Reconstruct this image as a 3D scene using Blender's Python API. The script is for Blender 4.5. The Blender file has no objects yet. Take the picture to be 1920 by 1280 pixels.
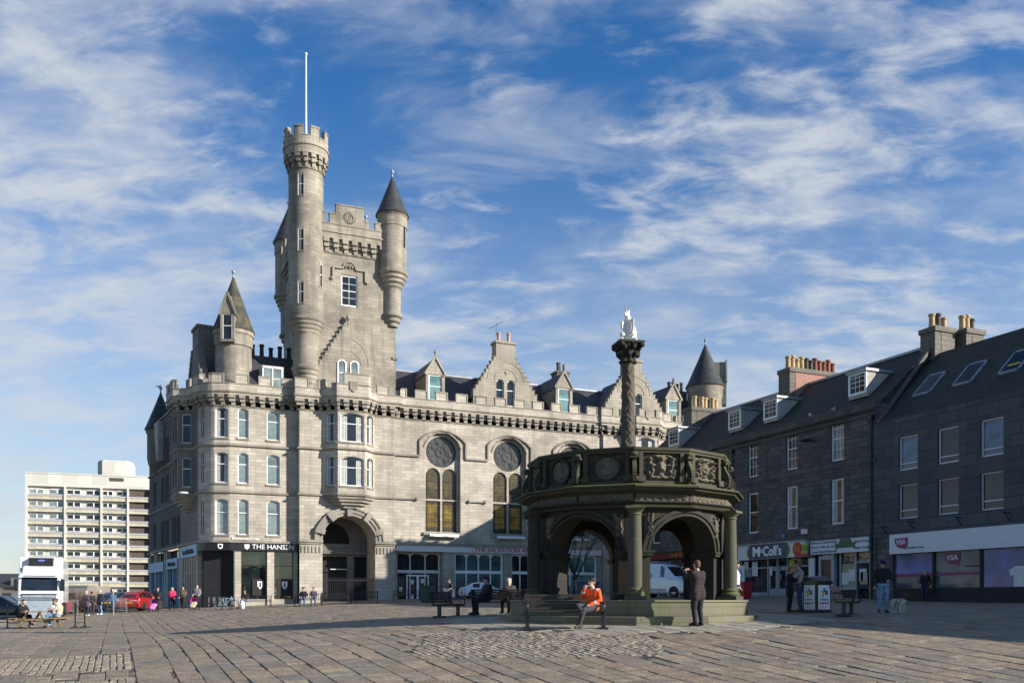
import bpy, bmesh, math, random
import numpy as np
from mathutils import Vector, Matrix, geometry
random.seed(7); np.random.seed(7)
sc = bpy.context.scene
COL = sc.collection
PI = math.pi
# ---------------------------------------------------------------- camera, sky, sun, exposure
CH = 1.6                      # camera height above the ground it stands on
F, CX, HV = 1705.0, 960.0, 1126.0   # focal length, centre column and horizon row at 1920 px
cam = bpy.data.cameras.new('camera'); camo = bpy.data.objects.new('camera', cam); COL.objects.link(camo)
camo.location = (0, 0, CH); camo.rotation_euler = (PI/2, 0, 0)
cam.sensor_width = 36; cam.lens = 36*F/1920; cam.shift_y = (HV-640)/1920; cam.clip_end = 6000; cam.clip_start = .1
sc.camera = camo
SUN_EL = math.radians(22.0)
SUN_V = Vector((1.0, -0.33, 0)).normalized()      # horizontal direction towards the sun
def setup_light():
    w = bpy.data.worlds.new("World"); sc.world = w; w.use_nodes = True
    nt = w.node_tree; nt.nodes.clear(); N = nt.nodes.new; L = nt.links.new
    out = N('ShaderNodeOutputWorld')
    sky = N('ShaderNodeTexSky'); sky.sky_type = 'NISHITA'; sky.sun_disc = False
    sky.sun_elevation = SUN_EL
    sky.sun_rotation = math.atan2(SUN_V.x, SUN_V.y)
    sky.air_density = 1.0; sky.dust_density = .35; sky.ozone_density = 2.5
    bg = N('ShaderNodeBackground'); bg.inputs[1].default_value = .098
    hs = N('ShaderNodeHueSaturation'); hs.inputs['Saturation'].default_value = 1.33; hs.inputs['Hue'].default_value = .507
    L(sky.outputs[0], hs.inputs['Color']); L(hs.outputs[0], bg.inputs[0])
    bc = N('ShaderNodeBackground'); bc.inputs[0].default_value = (.87, .925, 1.0, 1); bc.inputs[1].default_value = .45
    tc = N('ShaderNodeTexCoord'); sx = N('ShaderNodeSeparateXYZ'); L(tc.outputs['Generated'], sx.inputs[0])
    def m(op, a, b=None, clamp=False):
        n = N('ShaderNodeMath'); n.operation = op; n.use_clamp = clamp
        for i, v in enumerate((a, b)):
            if v is None: continue
            if isinstance(v, (int, float)): n.inputs[i].default_value = v
            else: L(v, n.inputs[i])
        return n.outputs[0]
    z = m('ADD', m('MAXIMUM', sx.outputs[2], 0.0), .26)
    px = m('DIVIDE', sx.outputs[0], z); py = m('DIVIDE', sx.outputs[1], z)
    cb = N('ShaderNodeCombineXYZ'); L(px, cb.inputs[0]); L(py, cb.inputs[1])
    def noise(scale, detail, rough, dist, rot, sxy, off=(0, 0, 0)):
        mp = N('ShaderNodeMapping'); mp.inputs['Rotation'].default_value = (0, 0, rot)
        mp.inputs['Scale'].default_value = (sxy[0], sxy[1], 1); mp.inputs['Location'].default_value = off
        L(cb.outputs[0], mp.inputs[0]); n = N('ShaderNodeTexNoise'); n.inputs['Scale'].default_value = scale
        n.inputs['Detail'].default_value = detail; n.inputs['Roughness'].default_value = rough; n.inputs['Distortion'].default_value = dist
        L(mp.outputs[0], n.inputs['Vector']); return n.outputs[0]
    def ramp(v, a, b):
        r = N('ShaderNodeMapRange'); r.interpolation_type = 'SMOOTHSTEP'; L(v, r.inputs[0])
        r.inputs[1].default_value = a; r.inputs[2].default_value = b; return r.outputs[0]
    big = noise(1.7, 5, .5, .4, .5, (.8, 1), (3.1, .4, 0))
    fine = noise(12.5, 9, .6, .3, .5, (.6, 1.1), (1.7, 5.2, 0))
    wisp = noise(4.2, 9, .6, .5, .45, (.6, 1.15), (4.2, 7.2, 0))
    c1 = ramp(m('ADD', m('MULTIPLY', fine, .72), m('MULTIPLY', big, .62)), .62, .88)
    c2 = m('MULTIPLY', ramp(wisp, .43, .74), .6)
    left = ramp(m('MULTIPLY', sx.outputs[0], -1.0), -.1, .55)     # cloud sheet is thicker to the left
    c3 = m('MULTIPLY', ramp(m('ADD', m('MULTIPLY', wisp, .55), m('MULTIPLY', big, .5)), .38, .72), m('MULTIPLY', left, .55))
    low = m('MULTIPLY', ramp(m('MULTIPLY', sx.outputs[2], -1.0), -.5, 0.0), .72)   # air thickens to the horizon
    def over(a, b):   # 1-(1-a)(1-b)
        return m('SUBTRACT', 1.0, m('MULTIPLY', m('SUBTRACT', 1.0, a), m('SUBTRACT', 1.0, b)))
    # unseen sky behind the camera kept clear to lessen fill on the facades
    back = m('ADD', m('MULTIPLY', ramp(sx.outputs[1], -.15, .35), .85), .15)
    cl = m('MULTIPLY', over(over(c1, c2), over(c3, low)), back)
    mx = N('ShaderNodeMixShader'); L(m('MULTIPLY', cl, .93), mx.inputs[0]); L(bg.outputs[0], mx.inputs[1]); L(bc.outputs[0], mx.inputs[2])
    L(mx.outputs[0], out.inputs[0])
    sd = bpy.data.lights.new('sun', 'SUN'); so = bpy.data.objects.new('sun', sd); COL.objects.link(so)
    sd.energy = 5.0; sd.angle = math.radians(.5); sd.color = (1, .94, .85)
    d = Vector((SUN_V.x*math.cos(SUN_EL), SUN_V.y*math.cos(SUN_EL), math.sin(SUN_EL)))
    so.rotation_euler = d.to_track_quat('Z', 'Y').to_euler(); so.location = (60, -10, 60)
    sc.view_settings.view_transform = 'Standard'; sc.view_settings.look = 'None'
    sc.view_settings.exposure = .72; sc.view_settings.gamma = 1
    sc.cycles.max_bounces = 6; sc.cycles.diffuse_bounces = 3; sc.cycles.glossy_bounces = 3; sc.cycles.transparent_max_bounces = 6
setup_light()

# ---------------------------------------------------------------- materials
MATS = {}
def nodes(name):
    m = bpy.data.materials.new(name); m.use_nodes = True; nt = m.node_tree
    return m, nt, nt.nodes.new, nt.links.new, nt.nodes['Principled BSDF']
def rgb(c): return (c[0], c[1], c[2], 1)
def mat(name, col, rough=.6, metal=0, var=.25, scale=3.0, bump=0.0, bscale=40, spec=.5, coat=0):
    """plain painted / cloth / metal material with a mottled base colour and fine bump"""
    if name in MATS: return MATS[name]
    m, nt, N, L, b = nodes(name)
    tc = N('ShaderNodeTexCoord'); n = N('ShaderNodeTexNoise'); n.inputs['Scale'].default_value = scale; n.inputs['Detail'].default_value = 6
    L(tc.outputs['Object'], n.inputs['Vector'])
    r = N('ShaderNodeValToRGB'); L(n.outputs[0], r.inputs[0])
    r.color_ramp.elements[0].position = .3; r.color_ramp.elements[1].position = .7
    r.color_ramp.elements[0].color = rgb([c*(1-var) for c in col]); r.color_ramp.elements[1].color = rgb([min(1, c*(1+var)) for c in col])
    L(r.outputs[0], b.inputs['Base Color']); b.inputs['Roughness'].default_value = rough; b.inputs['Metallic'].default_value = metal
    b.inputs['Specular IOR Level'].default_value = spec; b.inputs['Coat Weight'].default_value = coat
    if bump:
        n2 = N('ShaderNodeTexNoise'); n2.inputs['Scale'].default_value = bscale; n2.inputs['Detail'].default_value = 5
        L(tc.outputs['Object'], n2.inputs['Vector']); bp = N('ShaderNodeBump'); bp.inputs['Strength'].default_value = bump; bp.inputs['Distance'].default_value = .02
        L(n2.outputs[0], bp.inputs['Height']); L(bp.outputs[0], b.inputs['Normal'])
    MATS[name] = m; return m
def ashlar(name, col, bw=.8, bh=.3, mortar=.014, mcol=None, var=.12, stain=.5, stain_col=(.10, .10, .09), rough=.75, moss=None, streak=True, top=None):
    """coursed stone: brick pattern in metres on the UV map, weathering stains and runs of dirt"""
    m, nt, N, L, b = nodes(name)
    uv = N('ShaderNodeUVMap'); br = N('ShaderNodeTexBrick'); L(uv.outputs[0], br.inputs['Vector'])
    br.inputs['Scale'].default_value = 1; br.inputs['Brick Width'].default_value = bw; br.inputs['Row Height'].default_value = bh
    br.inputs['Mortar Size'].default_value = mortar; br.inputs['Mortar Smooth'].default_value = .3; br.inputs['Bias'].default_value = 0
    br.inputs['Color1'].default_value = rgb([c*(1-var) for c in col]); br.inputs['Color2'].default_value = rgb([min(1, c*(1+var)) for c in col])
    br.inputs['Mortar'].default_value = rgb(mcol or [c*.45 for c in col])
    tc = N('ShaderNodeTexCoord')
    def noise(scale, detail=6, sc3=(1, 1, 1), rough_=.6):
        mp = N('ShaderNodeMapping'); mp.inputs['Scale'].default_value = sc3; L(tc.outputs['Object'], mp.inputs[0])
        n = N('ShaderNodeTexNoise'); n.inputs['Scale'].default_value = scale; n.inputs['Detail'].default_value = detail; n.inputs['Roughness'].default_value = rough_
        L(mp.outputs[0], n.inputs['Vector']); return n.outputs[0]
    def mix(fac, a, b2, mode='MIX'):
        x = N('ShaderNodeMix'); x.data_type = 'RGBA'; x.blend_type = mode
        if isinstance(fac, float): x.inputs[0].default_value = fac
        else: L(fac, x.inputs[0])
        for i, v in ((6, a), (7, b2)):
            if isinstance(v, tuple): x.inputs[i].default_value = v
            else: L(v, x.inputs[i])
        return x.outputs[2]
    def mr(v, a, b2, c=0., d=1.):
        r = N('ShaderNodeMapRange'); L(v, r.inputs[0])
        for i, q in enumerate((a, b2, c, d)): r.inputs[i+1].default_value = q
        return r.outputs[0]
    c = br.outputs[0]
    c = mix(mr(noise(14, 4), .3, .7, 0, .28), c, rgb([q*.6 for q in col]))
    c = mix(mr(noise(.35, 6), .42, .72, 0, stain), c, rgb(stain_col))
    if streak: c = mix(mr(noise(1.6, 7, (1, 1, .08)), .50, .74, 0, stain*1.0), c, rgb(stain_col))
    if moss:
        c = mix(mr(noise(1.1, 7), .45, .6, 0, moss[1]), c, rgb(moss[0]))
    if top:   # lichen and dirt lying on upward faces
        g = N('ShaderNodeNewGeometry'); s = N('ShaderNodeSeparateXYZ'); L(g.outputs['True Normal'], s.inputs[0])
        c = mix(mr(s.outputs[2], .3, .8, 0, top[1]), c, rgb(top[0]))
    L(c, b.inputs['Base Color']); b.inputs['Roughness'].default_value = rough; b.inputs['Specular IOR Level'].default_value = .25
    bp = N('ShaderNodeBump'); bp.inputs['Strength'].default_value = .35; bp.inputs['Distance'].default_value = .02
    ma = N('ShaderNodeMath'); ma.operation = 'MULTIPLY_ADD'; L(noise(22, 5), ma.inputs[0]); ma.inputs[1].default_value = .6
    inv = N('ShaderNodeMath'); inv.operation = 'SUBTRACT'; inv.inputs[0].default_value = 1; L(br.outputs['Fac'], inv.inputs[1]); L(inv.outputs[0], ma.inputs[2])
    L(ma.outputs[0], bp.inputs['Height']); L(bp.outputs[0], b.inputs['Normal'])
    MATS[name] = m; return m
def glass(name, col, rough=.04, spec=.9, var=.4, sc_=.8):
    m, nt, N, L, b = nodes(name)
    tc = N('ShaderNodeTexCoord'); n = N('ShaderNodeTexNoise'); n.inputs['Scale'].default_value = sc_; n.inputs['Detail'].default_value = 3
    L(tc.outputs['Object'], n.inputs['Vector']); r = N('ShaderNodeValToRGB'); L(n.outputs[0], r.inputs[0])
    r.color_ramp.elements[0].position = .35; r.color_ramp.elements[1].position = .65
    r.color_ramp.elements[0].color = rgb([c*(1-var) for c in col]); r.color_ramp.elements[1].color = rgb([c*(1+var) for c in col])
    L(r.outputs[0], b.inputs['Base Color']); b.inputs['Roughness'].default_value = rough; b.inputs['Specular IOR Level'].default_value = spec
    bp = N('ShaderNodeBump'); bp.inputs['Strength'].default_value = .06; bp.inputs['Distance'].default_value = .05
    n2 = N('ShaderNodeTexNoise'); n2.inputs['Scale'].default_value = 1.6; L(tc.outputs['Object'], n2.inputs['Vector'])
    L(n2.outputs[0], bp.inputs['Height']); L(bp.outputs[0], b.inputs['Normal'])
    MATS[name] = m; return m
GR = ashlar('granite_pale', (.47, .425, .352), bw=.8, bh=.27, mortar=.014, mcol=(.27,.24,.195), var=.17, stain=.55, stain_col=(.17, .145, .115))
GRK = ashlar('granite_darkest', (.085, .083, .08), bw=.8, bh=.27, mortar=.012, var=.1, stain=.5, stain_col=(.035, .035, .035))  # much darker granite for the side-street wall behind the oriel
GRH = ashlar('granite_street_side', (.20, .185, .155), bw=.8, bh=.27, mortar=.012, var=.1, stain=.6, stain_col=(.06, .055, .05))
GRT = ashlar('granite_tower', (.345, .31, .25), bw=.75, bh=.28, mortar=.012, mcol=(.2,.18,.15), var=.15, stain=.8, stain_col=(.095, .088, .075))
GRG = ashlar('granite_gable', (.37, .335, .27), bw=.7, bh=.28, mortar=.014, mcol=(.2,.18,.15), var=.1, stain=.6, stain_col=(.12, .11, .09))
GRM = ashlar('granite_trim', (.335, .303, .247), bw=1.1, bh=5, mortar=.012, stain=.7, stain_col=(.11, .105, .09), top=((.16, .15, .12), .6))
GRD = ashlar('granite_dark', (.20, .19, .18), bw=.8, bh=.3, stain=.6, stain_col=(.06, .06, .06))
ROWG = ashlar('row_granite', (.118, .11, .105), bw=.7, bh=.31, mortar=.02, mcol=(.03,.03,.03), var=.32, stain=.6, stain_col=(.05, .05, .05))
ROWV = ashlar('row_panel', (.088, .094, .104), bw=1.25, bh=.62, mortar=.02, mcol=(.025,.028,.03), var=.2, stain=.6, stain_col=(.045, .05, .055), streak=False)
BRICK = ashlar('chimney_brick', (.36, .17, .12), bw=.22, bh=.075, mortar=.008, mcol=(.35, .28, .24), stain=.25)
STK = ashlar('chimney_stone', (.165, .148, .125), bw=.5, bh=.3, mortar=.02, stain=.5, stain_col=(.08, .08, .07))
SLATE = ashlar('slate', (.058, .056, .064), bw=.25, bh=.16, mortar=.01, mcol=(.03, .03, .035), var=.25, stain=.4, stain_col=(.05, .045, .05), rough=.55, streak=False)
SLATEG = ashlar('slate_mossy', (.04, .043, .038), bw=.3, bh=.2, mortar=.012, mcol=(.02, .02, .02), var=.3, stain=.4, stain_col=(.05, .06, .03), rough=.7, streak=False)
SLATEC = ashlar('slate_cone', (.05, .053, .058), bw=.28, bh=.18, mortar=.014, mcol=(.035, .035, .04), var=.35, stain=.4, stain_col=(.05, .05, .05), rough=.5, streak=False)
SLATEL = ashlar('slate_lichen', (.045, .045, .044), bw=.28, bh=.18, mortar=.014, mcol=(.03, .03, .03), var=.35, stain=.3, moss=((.15, .13, .05), .5), streak=False)
GLSK = glass('glass_skylight', (.02,.025,.03), rough=.12, spec=.15)
MERK = ashlar('column_stone', (.10,.09,.07), bw=2, bh=.8, mortar=.004, stain=.7, stain_col=(.045,.043,.033), moss=((.07,.078,.03), .35), top=((.12,.15,.03), .8))
SLATEP = ashlar('slate_pale', (.48, .45, .40), bw=.22, bh=.12, mortar=.008, var=.2, stain=.3, streak=False)
MERC = ashlar('mercat_stone', (.038, .033, .027), bw=1.3, bh=.6, mortar=.008, stain=.8, stain_col=(.02, .019, .017), moss=((.04, .042, .02), .3), top=((.08, .095, .03), .8))
MERG = ashlar('mercat_green', (.062, .056, .038), bw=1.5, bh=.9, mortar=.006, stain=.8, stain_col=(.035, .034, .024), moss=((.048, .052, .02), .45), top=((.13, .16, .035), .8))
MERP = ashlar('mercat_plinth', (.19, .172, .13), bw=1.9, bh=.22, mortar=.01, mcol=(.08, .075, .06), stain=.6, stain_col=(.09, .09, .06), moss=((.12, .15, .035), .4), top=((.2, .2, .13), .5))
MERR = ashlar('mercat_relief', (.16, .138, .105), bw=9, bh=9, mortar=.001, stain=.55, stain_col=(.05, .045, .038))
SHAFT = ashlar('carved_shaft', (.105, .087, .063), bw=9, bh=9, mortar=.001, stain=.5, stain_col=(.06, .05, .04))
WHITE = mat('white_paint', (.78, .79, .78), .45, var=.06)
OFFW = mat('offwhite', (.66, .64, .58), .6, var=.1)
LEAD = mat('lead', (.28, .30, .33), .45, metal=.2, var=.2)
BLACK = mat('black_paint', (.012, .012, .014), .35, var=.3)
BLACKM = mat('black_matt', (.015, .015, .016), .8, var=.3)
IRON = mat('iron', (.02, .021, .022), .45, metal=.3, var=.3)
POTY = mat('pot_buff', (.40, .29, .155), .8, var=.25, scale=2)
POTR = mat('pot_red', (.20, .075, .05), .8, var=.25, scale=2)
POTO = mat('pot_orange', (.50, .26, .15), .8, var=.25, scale=2)
POTB = mat('pot_sooty', (.06, .055, .045), .8, var=.3, scale=2)
GL = glass('glass_dark', (.018, .022, .026), spec=.5)
GLB = glass('glass_blind', (.17, .21, .205), rough=.05)
GLC = glass('glass_teal', (.13, .24, .23), rough=.06)
GLV = glass('glass_shop', (.012, .016, .018), rough=.03)
GLT = glass('glass_tint', (.05, .10, .11))
CURT = mat('curtain', (.45, .46, .44), .9, var=.2)

# ---------------------------------------------------------------- mesh builder
class MB:
    def __init__(s): s.v = []; s.f = []; s.mi = []; s.M = Matrix.Identity(4); s.m = 0
    def add(s, pts, faces):
        o = len(s.v); M = s.M
        s.v += [tuple(M @ Vector(p)) for p in pts]
        s.f += [tuple(i+o for i in f) for f in faces]; s.mi += [s.m]*len(faces); return s
    def box(s, x0, x1, y0, y1, z0, z1):
        if x0 > x1: x0, x1 = x1, x0
        if y0 > y1: y0, y1 = y1, y0
        return s.add([(x0,y0,z0),(x1,y0,z0),(x1,y1,z0),(x0,y1,z0),(x0,y0,z1),(x1,y0,z1),(x1,y1,z1),(x0,y1,z1)],
                     [(0,3,2,1),(4,5,6,7),(0,1,5,4),(1,2,6,5),(2,3,7,6),(3,0,4,7)])
    def bar(s, a, b, w, h=None, up=(0,0,1)):
        h = h or w; a = Vector(a); b = Vector(b); d = (b-a).normalized(); up = Vector(up)
        if abs(d.dot(up)) > .99: up = Vector((0,1,0))
        x = d.cross(up).normalized()*w/2; y = x.normalized().cross(d)*h/2
        p = [a-x-y, a+x-y, a+x+y, a-x+y, b-x-y, b+x-y, b+x+y, b-x+y]
        return s.add(p, [(0,3,2,1),(4,5,6,7),(0,1,5,4),(1,2,6,5),(2,3,7,6),(3,0,4,7)])
    def prism(s, poly, z0, z1):            # poly CCW in xy
        n = len(poly)
        return s.add([(p[0],p[1],z0) for p in poly]+[(p[0],p[1],z1) for p in poly],
                     [tuple(range(n-1,-1,-1)), tuple(range(n,2*n))]+[(i,(i+1)%n,n+(i+1)%n,n+i) for i in range(n)])
    def slab(s, poly, y0, y1):             # poly in xz (x right, z up, CCW seen from -y), thick in y
        n = len(poly)
        return s.add([(p[0],y0,p[1]) for p in poly]+[(p[0],y1,p[1]) for p in poly],
                     [tuple(range(n)), tuple(range(2*n-1,n-1,-1))]+[((i+1)%n,i,n+i,n+(i+1)%n) for i in range(n)])
    def slabx(s, poly, x0, x1):            # poly in yz, thick in x
        n = len(poly)
        return s.add([(x0,p[0],p[1]) for p in poly]+[(x1,p[0],p[1]) for p in poly],
                     [tuple(range(n-1,-1,-1)), tuple(range(n,2*n))]+[(i,(i+1)%n,n+(i+1)%n,n+i) for i in range(n)])
    def lathe(s, prof, c=(0,0), n=24, a0=0, a1=2*PI, fr=None, cap=True):
        """prof = [(r,z)...] bottom to top"""
        full = abs(a1-a0-2*PI) < 1e-6; k = n if full else n+1; pts = []
        for r, z in prof:
            for i in range(k):
                a = a0+(a1-a0)*i/n; rr = r*(fr(a, z) if fr else 1)
                pts.append((c[0]+rr*math.cos(a), c[1]+rr*math.sin(a), z))
        fs = []
        for j in range(len(prof)-1):
            for i in range(n if full else n):
                i2 = (i+1) % k; fs.append((j*k+i, j*k+i2, (j+1)*k+i2, (j+1)*k+i))
        if cap and full:
            fs.append(tuple(range(k-1,-1,-1))); t = (len(prof)-1)*k; fs.append(tuple(range(t,t+k)))
        return s.add(pts, fs)
    def tube(s, path, rad, n=8, cap=True):
        path = [Vector(p) for p in path]; rad = rad if isinstance(rad, (list, tuple)) else [rad]*len(path)
        pts = []; ref = None
        for i, p in enumerate(path):
            d = (path[min(i+1,len(path)-1)]-path[max(i-1,0)]).normalized()
            if ref is None: ref = Vector((1,0,0)) if abs(d.x) < .8 else Vector((0,1,0))
            x = (ref-d*ref.dot(d)).normalized(); y = d.cross(x); ref = x
            for j in range(n):
                a = 2*PI*j/n; pts.append(p+(x*math.cos(a)+y*math.sin(a))*rad[i])
        fs = [(i*n+j, i*n+(j+1)%n, (i+1)*n+(j+1)%n, (i+1)*n+j) for i in range(len(path)-1) for j in range(n)]
        if cap: fs += [tuple(range(n-1,-1,-1)), tuple(range((len(path)-1)*n, len(path)*n))]
        return s.add(pts, fs)
    def ball(s, c, r, n=12, m=8):
        rx, ry, rz = r if isinstance(r, (tuple, list)) else (r,r,r)
        pts = [(c[0]+rx*math.cos(2*PI*i/n)*math.sin(PI*j/m), c[1]+ry*math.sin(2*PI*i/n)*math.sin(PI*j/m), c[2]-rz*math.cos(PI*j/m)) for j in range(1,m) for i in range(n)]
        pts += [(c[0],c[1],c[2]-rz),(c[0],c[1],c[2]+rz)]; b = len(pts)-2
        fs = [(j*n+i,j*n+(i+1)%n,(j+1)*n+(i+1)%n,(j+1)*n+i) for j in range(m-2) for i in range(n)]
        fs += [((i+1)%n,i,b) for i in range(n)]+[((m-2)*n+i,(m-2)*n+(i+1)%n,b+1) for i in range(n)]
        return s.add(pts, fs)
    def panel(s, p0, p1, outer, holes=(), reveal=.3):
        """vertical wall from plan point p0 to p1 (left to right seen from outside); outer/holes in (s,z)"""
        p0 = Vector((p0[0],p0[1],0)); p1 = Vector((p1[0],p1[1],0)); d = (p1-p0).normalized(); inn = Vector((-d.y, d.x, 0))
        loops = [[Vector((a,b,0)) for a,b in outer]]+[[Vector((a,b,0)) for a,b in h] for h in holes]
        flat = [p for l in loops for p in l]
        tris = geometry.tessellate_polygon(loops)
        pts = [p0+d*p.x+Vector((0,0,p.y)) for p in flat]; fs = []
        for t in tris:
            a, b, c = (flat[i] for i in t)
            ar = (b.x-a.x)*(c.y-a.y)-(b.y-a.y)*(c.x-a.x)
            if abs(ar) < 1e-9: continue
            fs.append(tuple(t) if ar > 0 else tuple(reversed(t)))
        s.add(pts, fs)
        for h in holes:
            n = len(h); fr = [p0+d*a+Vector((0,0,b)) for a,b in h]
            s.add(fr+[q+inn*reveal for q in fr], [(i,n+i,n+(i+1)%n,(i+1)%n) for i in range(n)])
        return s
    def build(s, name, mats, parent=None, smooth=False, round_=None, kind=None, loc=None, rotz=None, bevel=0):
        if not isinstance(mats, (list, tuple)): mats = [mats]
        me = bpy.data.meshes.new(name); me.from_pydata(s.v, [], s.f)
        for m in mats: me.materials.append(m)
        me.polygons.foreach_set('material_index', s.mi)
        if smooth: me.polygons.foreach_set('use_smooth', [True]*len(s.f))
        make_uv(me, round_)
        me.update(); o = bpy.data.objects.new(name, me); COL.objects.link(o)
        if parent: o.parent = parent
        if kind: o['kind'] = kind
        if loc: o.location = loc
        if rotz is not None: o.rotation_euler = (0,0,rotz)
        if bevel:
            b = o.modifiers.new('bevel', 'BEVEL'); b.width = bevel; b.segments = 2; b.limit_method = 'ANGLE'
        return o
def components(mb):
    par = list(range(len(mb.v)))
    def fd(a):
        while par[a] != a: par[a] = par[par[a]]; a = par[a]
        return a
    for f in mb.f:
        r = fd(f[0])
        for i in f[1:]: par[fd(i)] = r
    g = {}
    for k, f in enumerate(mb.f): g.setdefault(fd(f[0]), []).append(k)
    out = []
    for ks in g.values():
        n = MB(); mp = {}
        for k in ks:
            for i in mb.f[k]:
                if i not in mp: mp[i] = len(n.v); n.v.append(mb.v[i])
            n.f.append(tuple(mp[i] for i in mb.f[k])); n.mi.append(mb.mi[k])
        out.append(n)
    return out
def build_each(mb, name, mats, parent):
    for c in components(mb): c.build(name, mats, parent)
def make_uv(me, round_=None):
    nl = len(me.loops); 
    if nl == 0: return
    co = np.empty(len(me.vertices)*3); me.vertices.foreach_get('co', co); co = co.reshape(-1,3)
    vi = np.empty(nl, dtype=np.int32); me.loops.foreach_get('vertex_index', vi)
    npol = len(me.polygons); nr = np.empty(npol*3); me.polygons.foreach_get('normal', nr); nr = nr.reshape(-1,3)
    tot = np.empty(npol, dtype=np.int32); me.polygons.foreach_get('loop_total', tot)
    n = np.repeat(nr, tot, axis=0); p = co[vi]
    h = np.hypot(n[:,0], n[:,1]); hs = np.where(h < 1e-6, 1, h)
    tx, ty = -n[:,1]/hs, n[:,0]/hs
    u = np.where(h > .25, tx*p[:,0]+ty*p[:,1], p[:,0])
    slope = np.where(h > .05, p[:,2]/np.maximum(h, .3), 0)
    v = np.where(h > .25, slope, p[:,1])
    if round_:
        cx, cy, r = round_; a = np.arctan2(p[:,1]-cy, p[:,0]-cx)
        # keep each face on one side of the seam
        st = np.repeat(np.cumsum(tot)-tot, tot); ref = a[st]; a = np.where(a-ref > PI, a-2*PI, np.where(a-ref < -PI, a+2*PI, a))
        u = a*r; v = p[:,2]
    uv = me.uv_layers.new(name='UVMap'); uv.data.foreach_set('uv', np.stack([u, v], 1).ravel())
def tag(o, label=None, cat=None, group=None, kind=None):
    if label: o['label'] = label
    if cat: o['category'] = cat
    if group: o['group'] = group
    if kind: o['kind'] = kind
    return o
def thing(name, label, cat, loc=(0,0,0), rotz=0, group=None):
    o = bpy.data.objects.new(name, None); COL.objects.link(o); o.empty_display_size = .3
    o.location = loc; o.rotation_euler = (0,0,rotz); return tag(o, label, cat, group)
def kids(o): return [c for c in o.children]
def copy_tree(o, loc=None, rotz=None, label=None, group=None, parent=None):
    c = o.copy(); COL.objects.link(c)
    if parent is not None: c.parent = parent
    if loc is not None: c.location = loc
    if rotz is not None: c.rotation_euler = (0,0,rotz)
    if label: c['label'] = label
    if group: c['group'] = group
    for ch in list(o.children):
        if ch.parent == o: copy_tree(ch, parent=c)
    return c
def text_mesh(name, body, size, m, parent, loc, rotz=0, depth=.01, align='CENTER', width=None, tilt=PI/2, offset=0.0):
    cu = bpy.data.curves.new(name, 'FONT'); cu.body = body; cu.size = size; cu.extrude = depth; cu.align_x = align; cu.align_y = 'CENTER'; cu.offset = offset
    cu.resolution_u = 3
    to = bpy.data.objects.new(name, cu); COL.objects.link(to)
    dg = bpy.context.evaluated_depsgraph_get(); me = bpy.data.meshes.new_from_object(to.evaluated_get(dg))
    bpy.data.objects.remove(to); bpy.data.curves.remove(cu)
    me.materials.clear(); me.materials.append(m)
    o = bpy.data.objects.new(name, me); COL.objects.link(o); o.parent = parent; o.location = loc; o.rotation_euler = (tilt, 0, rotz)
    if width:
        xs = [v.co.x for v in me.vertices]; w = max(xs)-min(xs); o.scale.x = width/w
    return o
# ---------------------------------------------------------------- measuring frames
class Frame:
    """a vertical facade frame: x along the wall (left to right), y into the building, z world height"""
    def __init__(s, ox, oy, dx, dy):
        l = math.hypot(dx, dy); s.o = (ox, oy); s.ax = (dx/l, dy/l); s.ay = (-dy/l, dx/l); s.rot = math.atan2(dy, dx)
    def w(s, x, y): return (s.o[0]+x*s.ax[0]+y*s.ay[0], s.o[1]+x*s.ax[1]+y*s.ay[1])
    def x(s, u, y=0):
        k = (u-CX)/F; return (k*(s.o[1]+y*s.ay[1])-s.o[0]-y*s.ay[0])/(s.ax[0]-k*s.ax[1])
    def z(s, u, v, y=0):
        return (HV-v)/F*s.w(s.x(u, y), y)[1]+CH
def at(u, Y):  return ((u-CX)/F*Y, Y)
# ---------------------------------------------------------------- ground surface
E = Vector((-.401, .916)); A = Vector((.916, .401))      # paving runs along E
GP = [(-22,42.6,-1.2),(-29,63,-1.0),(-24,68,-.56),(-15,66,-.31),(-8,66,-.19),(-3,73,.28),(5,25.8,-.6),(0,27,-.62),(7,31,-.5),(12.3,30,-.39),
      (20,48,-.12),(22,53,.06),(17,58,.3),(12,70,.4),(1.3,22.7,-.84),(0,16.5,-1.5),(9,16.5,-1.5),(-9,16.5,-1.5),(-34,67,-.98),(-20,74,-.3),
      (-10,30,-1.08),(-12.6,35.8,-1.2),(-18,31,-1.25),(-9,23,-1.15),(10,22,-.9),(0,0,-1.6),(-60,30,-1.5),(60,30,.4),(-60,130,-1.4),(0,130,.6),(60,130,.9),(-40,10,-1.9),(30,10,-1.4),(-14,75,.0),(2,82,.4),(-3,40,-.45),(-1,50,-.3),(20,32,-.3)]
def _tps(r2): return np.where(r2 > 1e-9, r2*np.log(np.maximum(r2, 1e-9)), 0)
_P = np.array(GP, float); _X = _P[:,:2]; _n = len(_X)
_K = _tps(((_X[:,None]-_X[None])**2).sum(-1))+np.eye(_n)*30.0
_Q = np.hstack([np.ones((_n,1)), _X]); _A = np.vstack([np.hstack([_K,_Q]), np.hstack([_Q.T, np.zeros((3,3))])])
_w = np.linalg.solve(_A, np.concatenate([_P[:,2], np.zeros(3)]))
def gz(x, y):
    """ground height (world z), arrays allowed"""
    x = np.asarray(x, float); y = np.asarray(y, float); sh = x.shape
    p = np.stack([x.ravel(), y.ravel()], 1); k = _tps(((p[:,None]-_X[None])**2).sum(-1))
    z = k@_w[:_n]+_w[_n]+p@_w[_n+1:]
    r = np.hypot(p[:,0], p[:,1]-50); w = np.clip((150-r)/70, 0, 1); w = w*w*(3-2*w)
    z = w*z+(1-w)*(-1.0)
    return (z+CH).reshape(sh) if sh else float(z[0]+CH)
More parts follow.
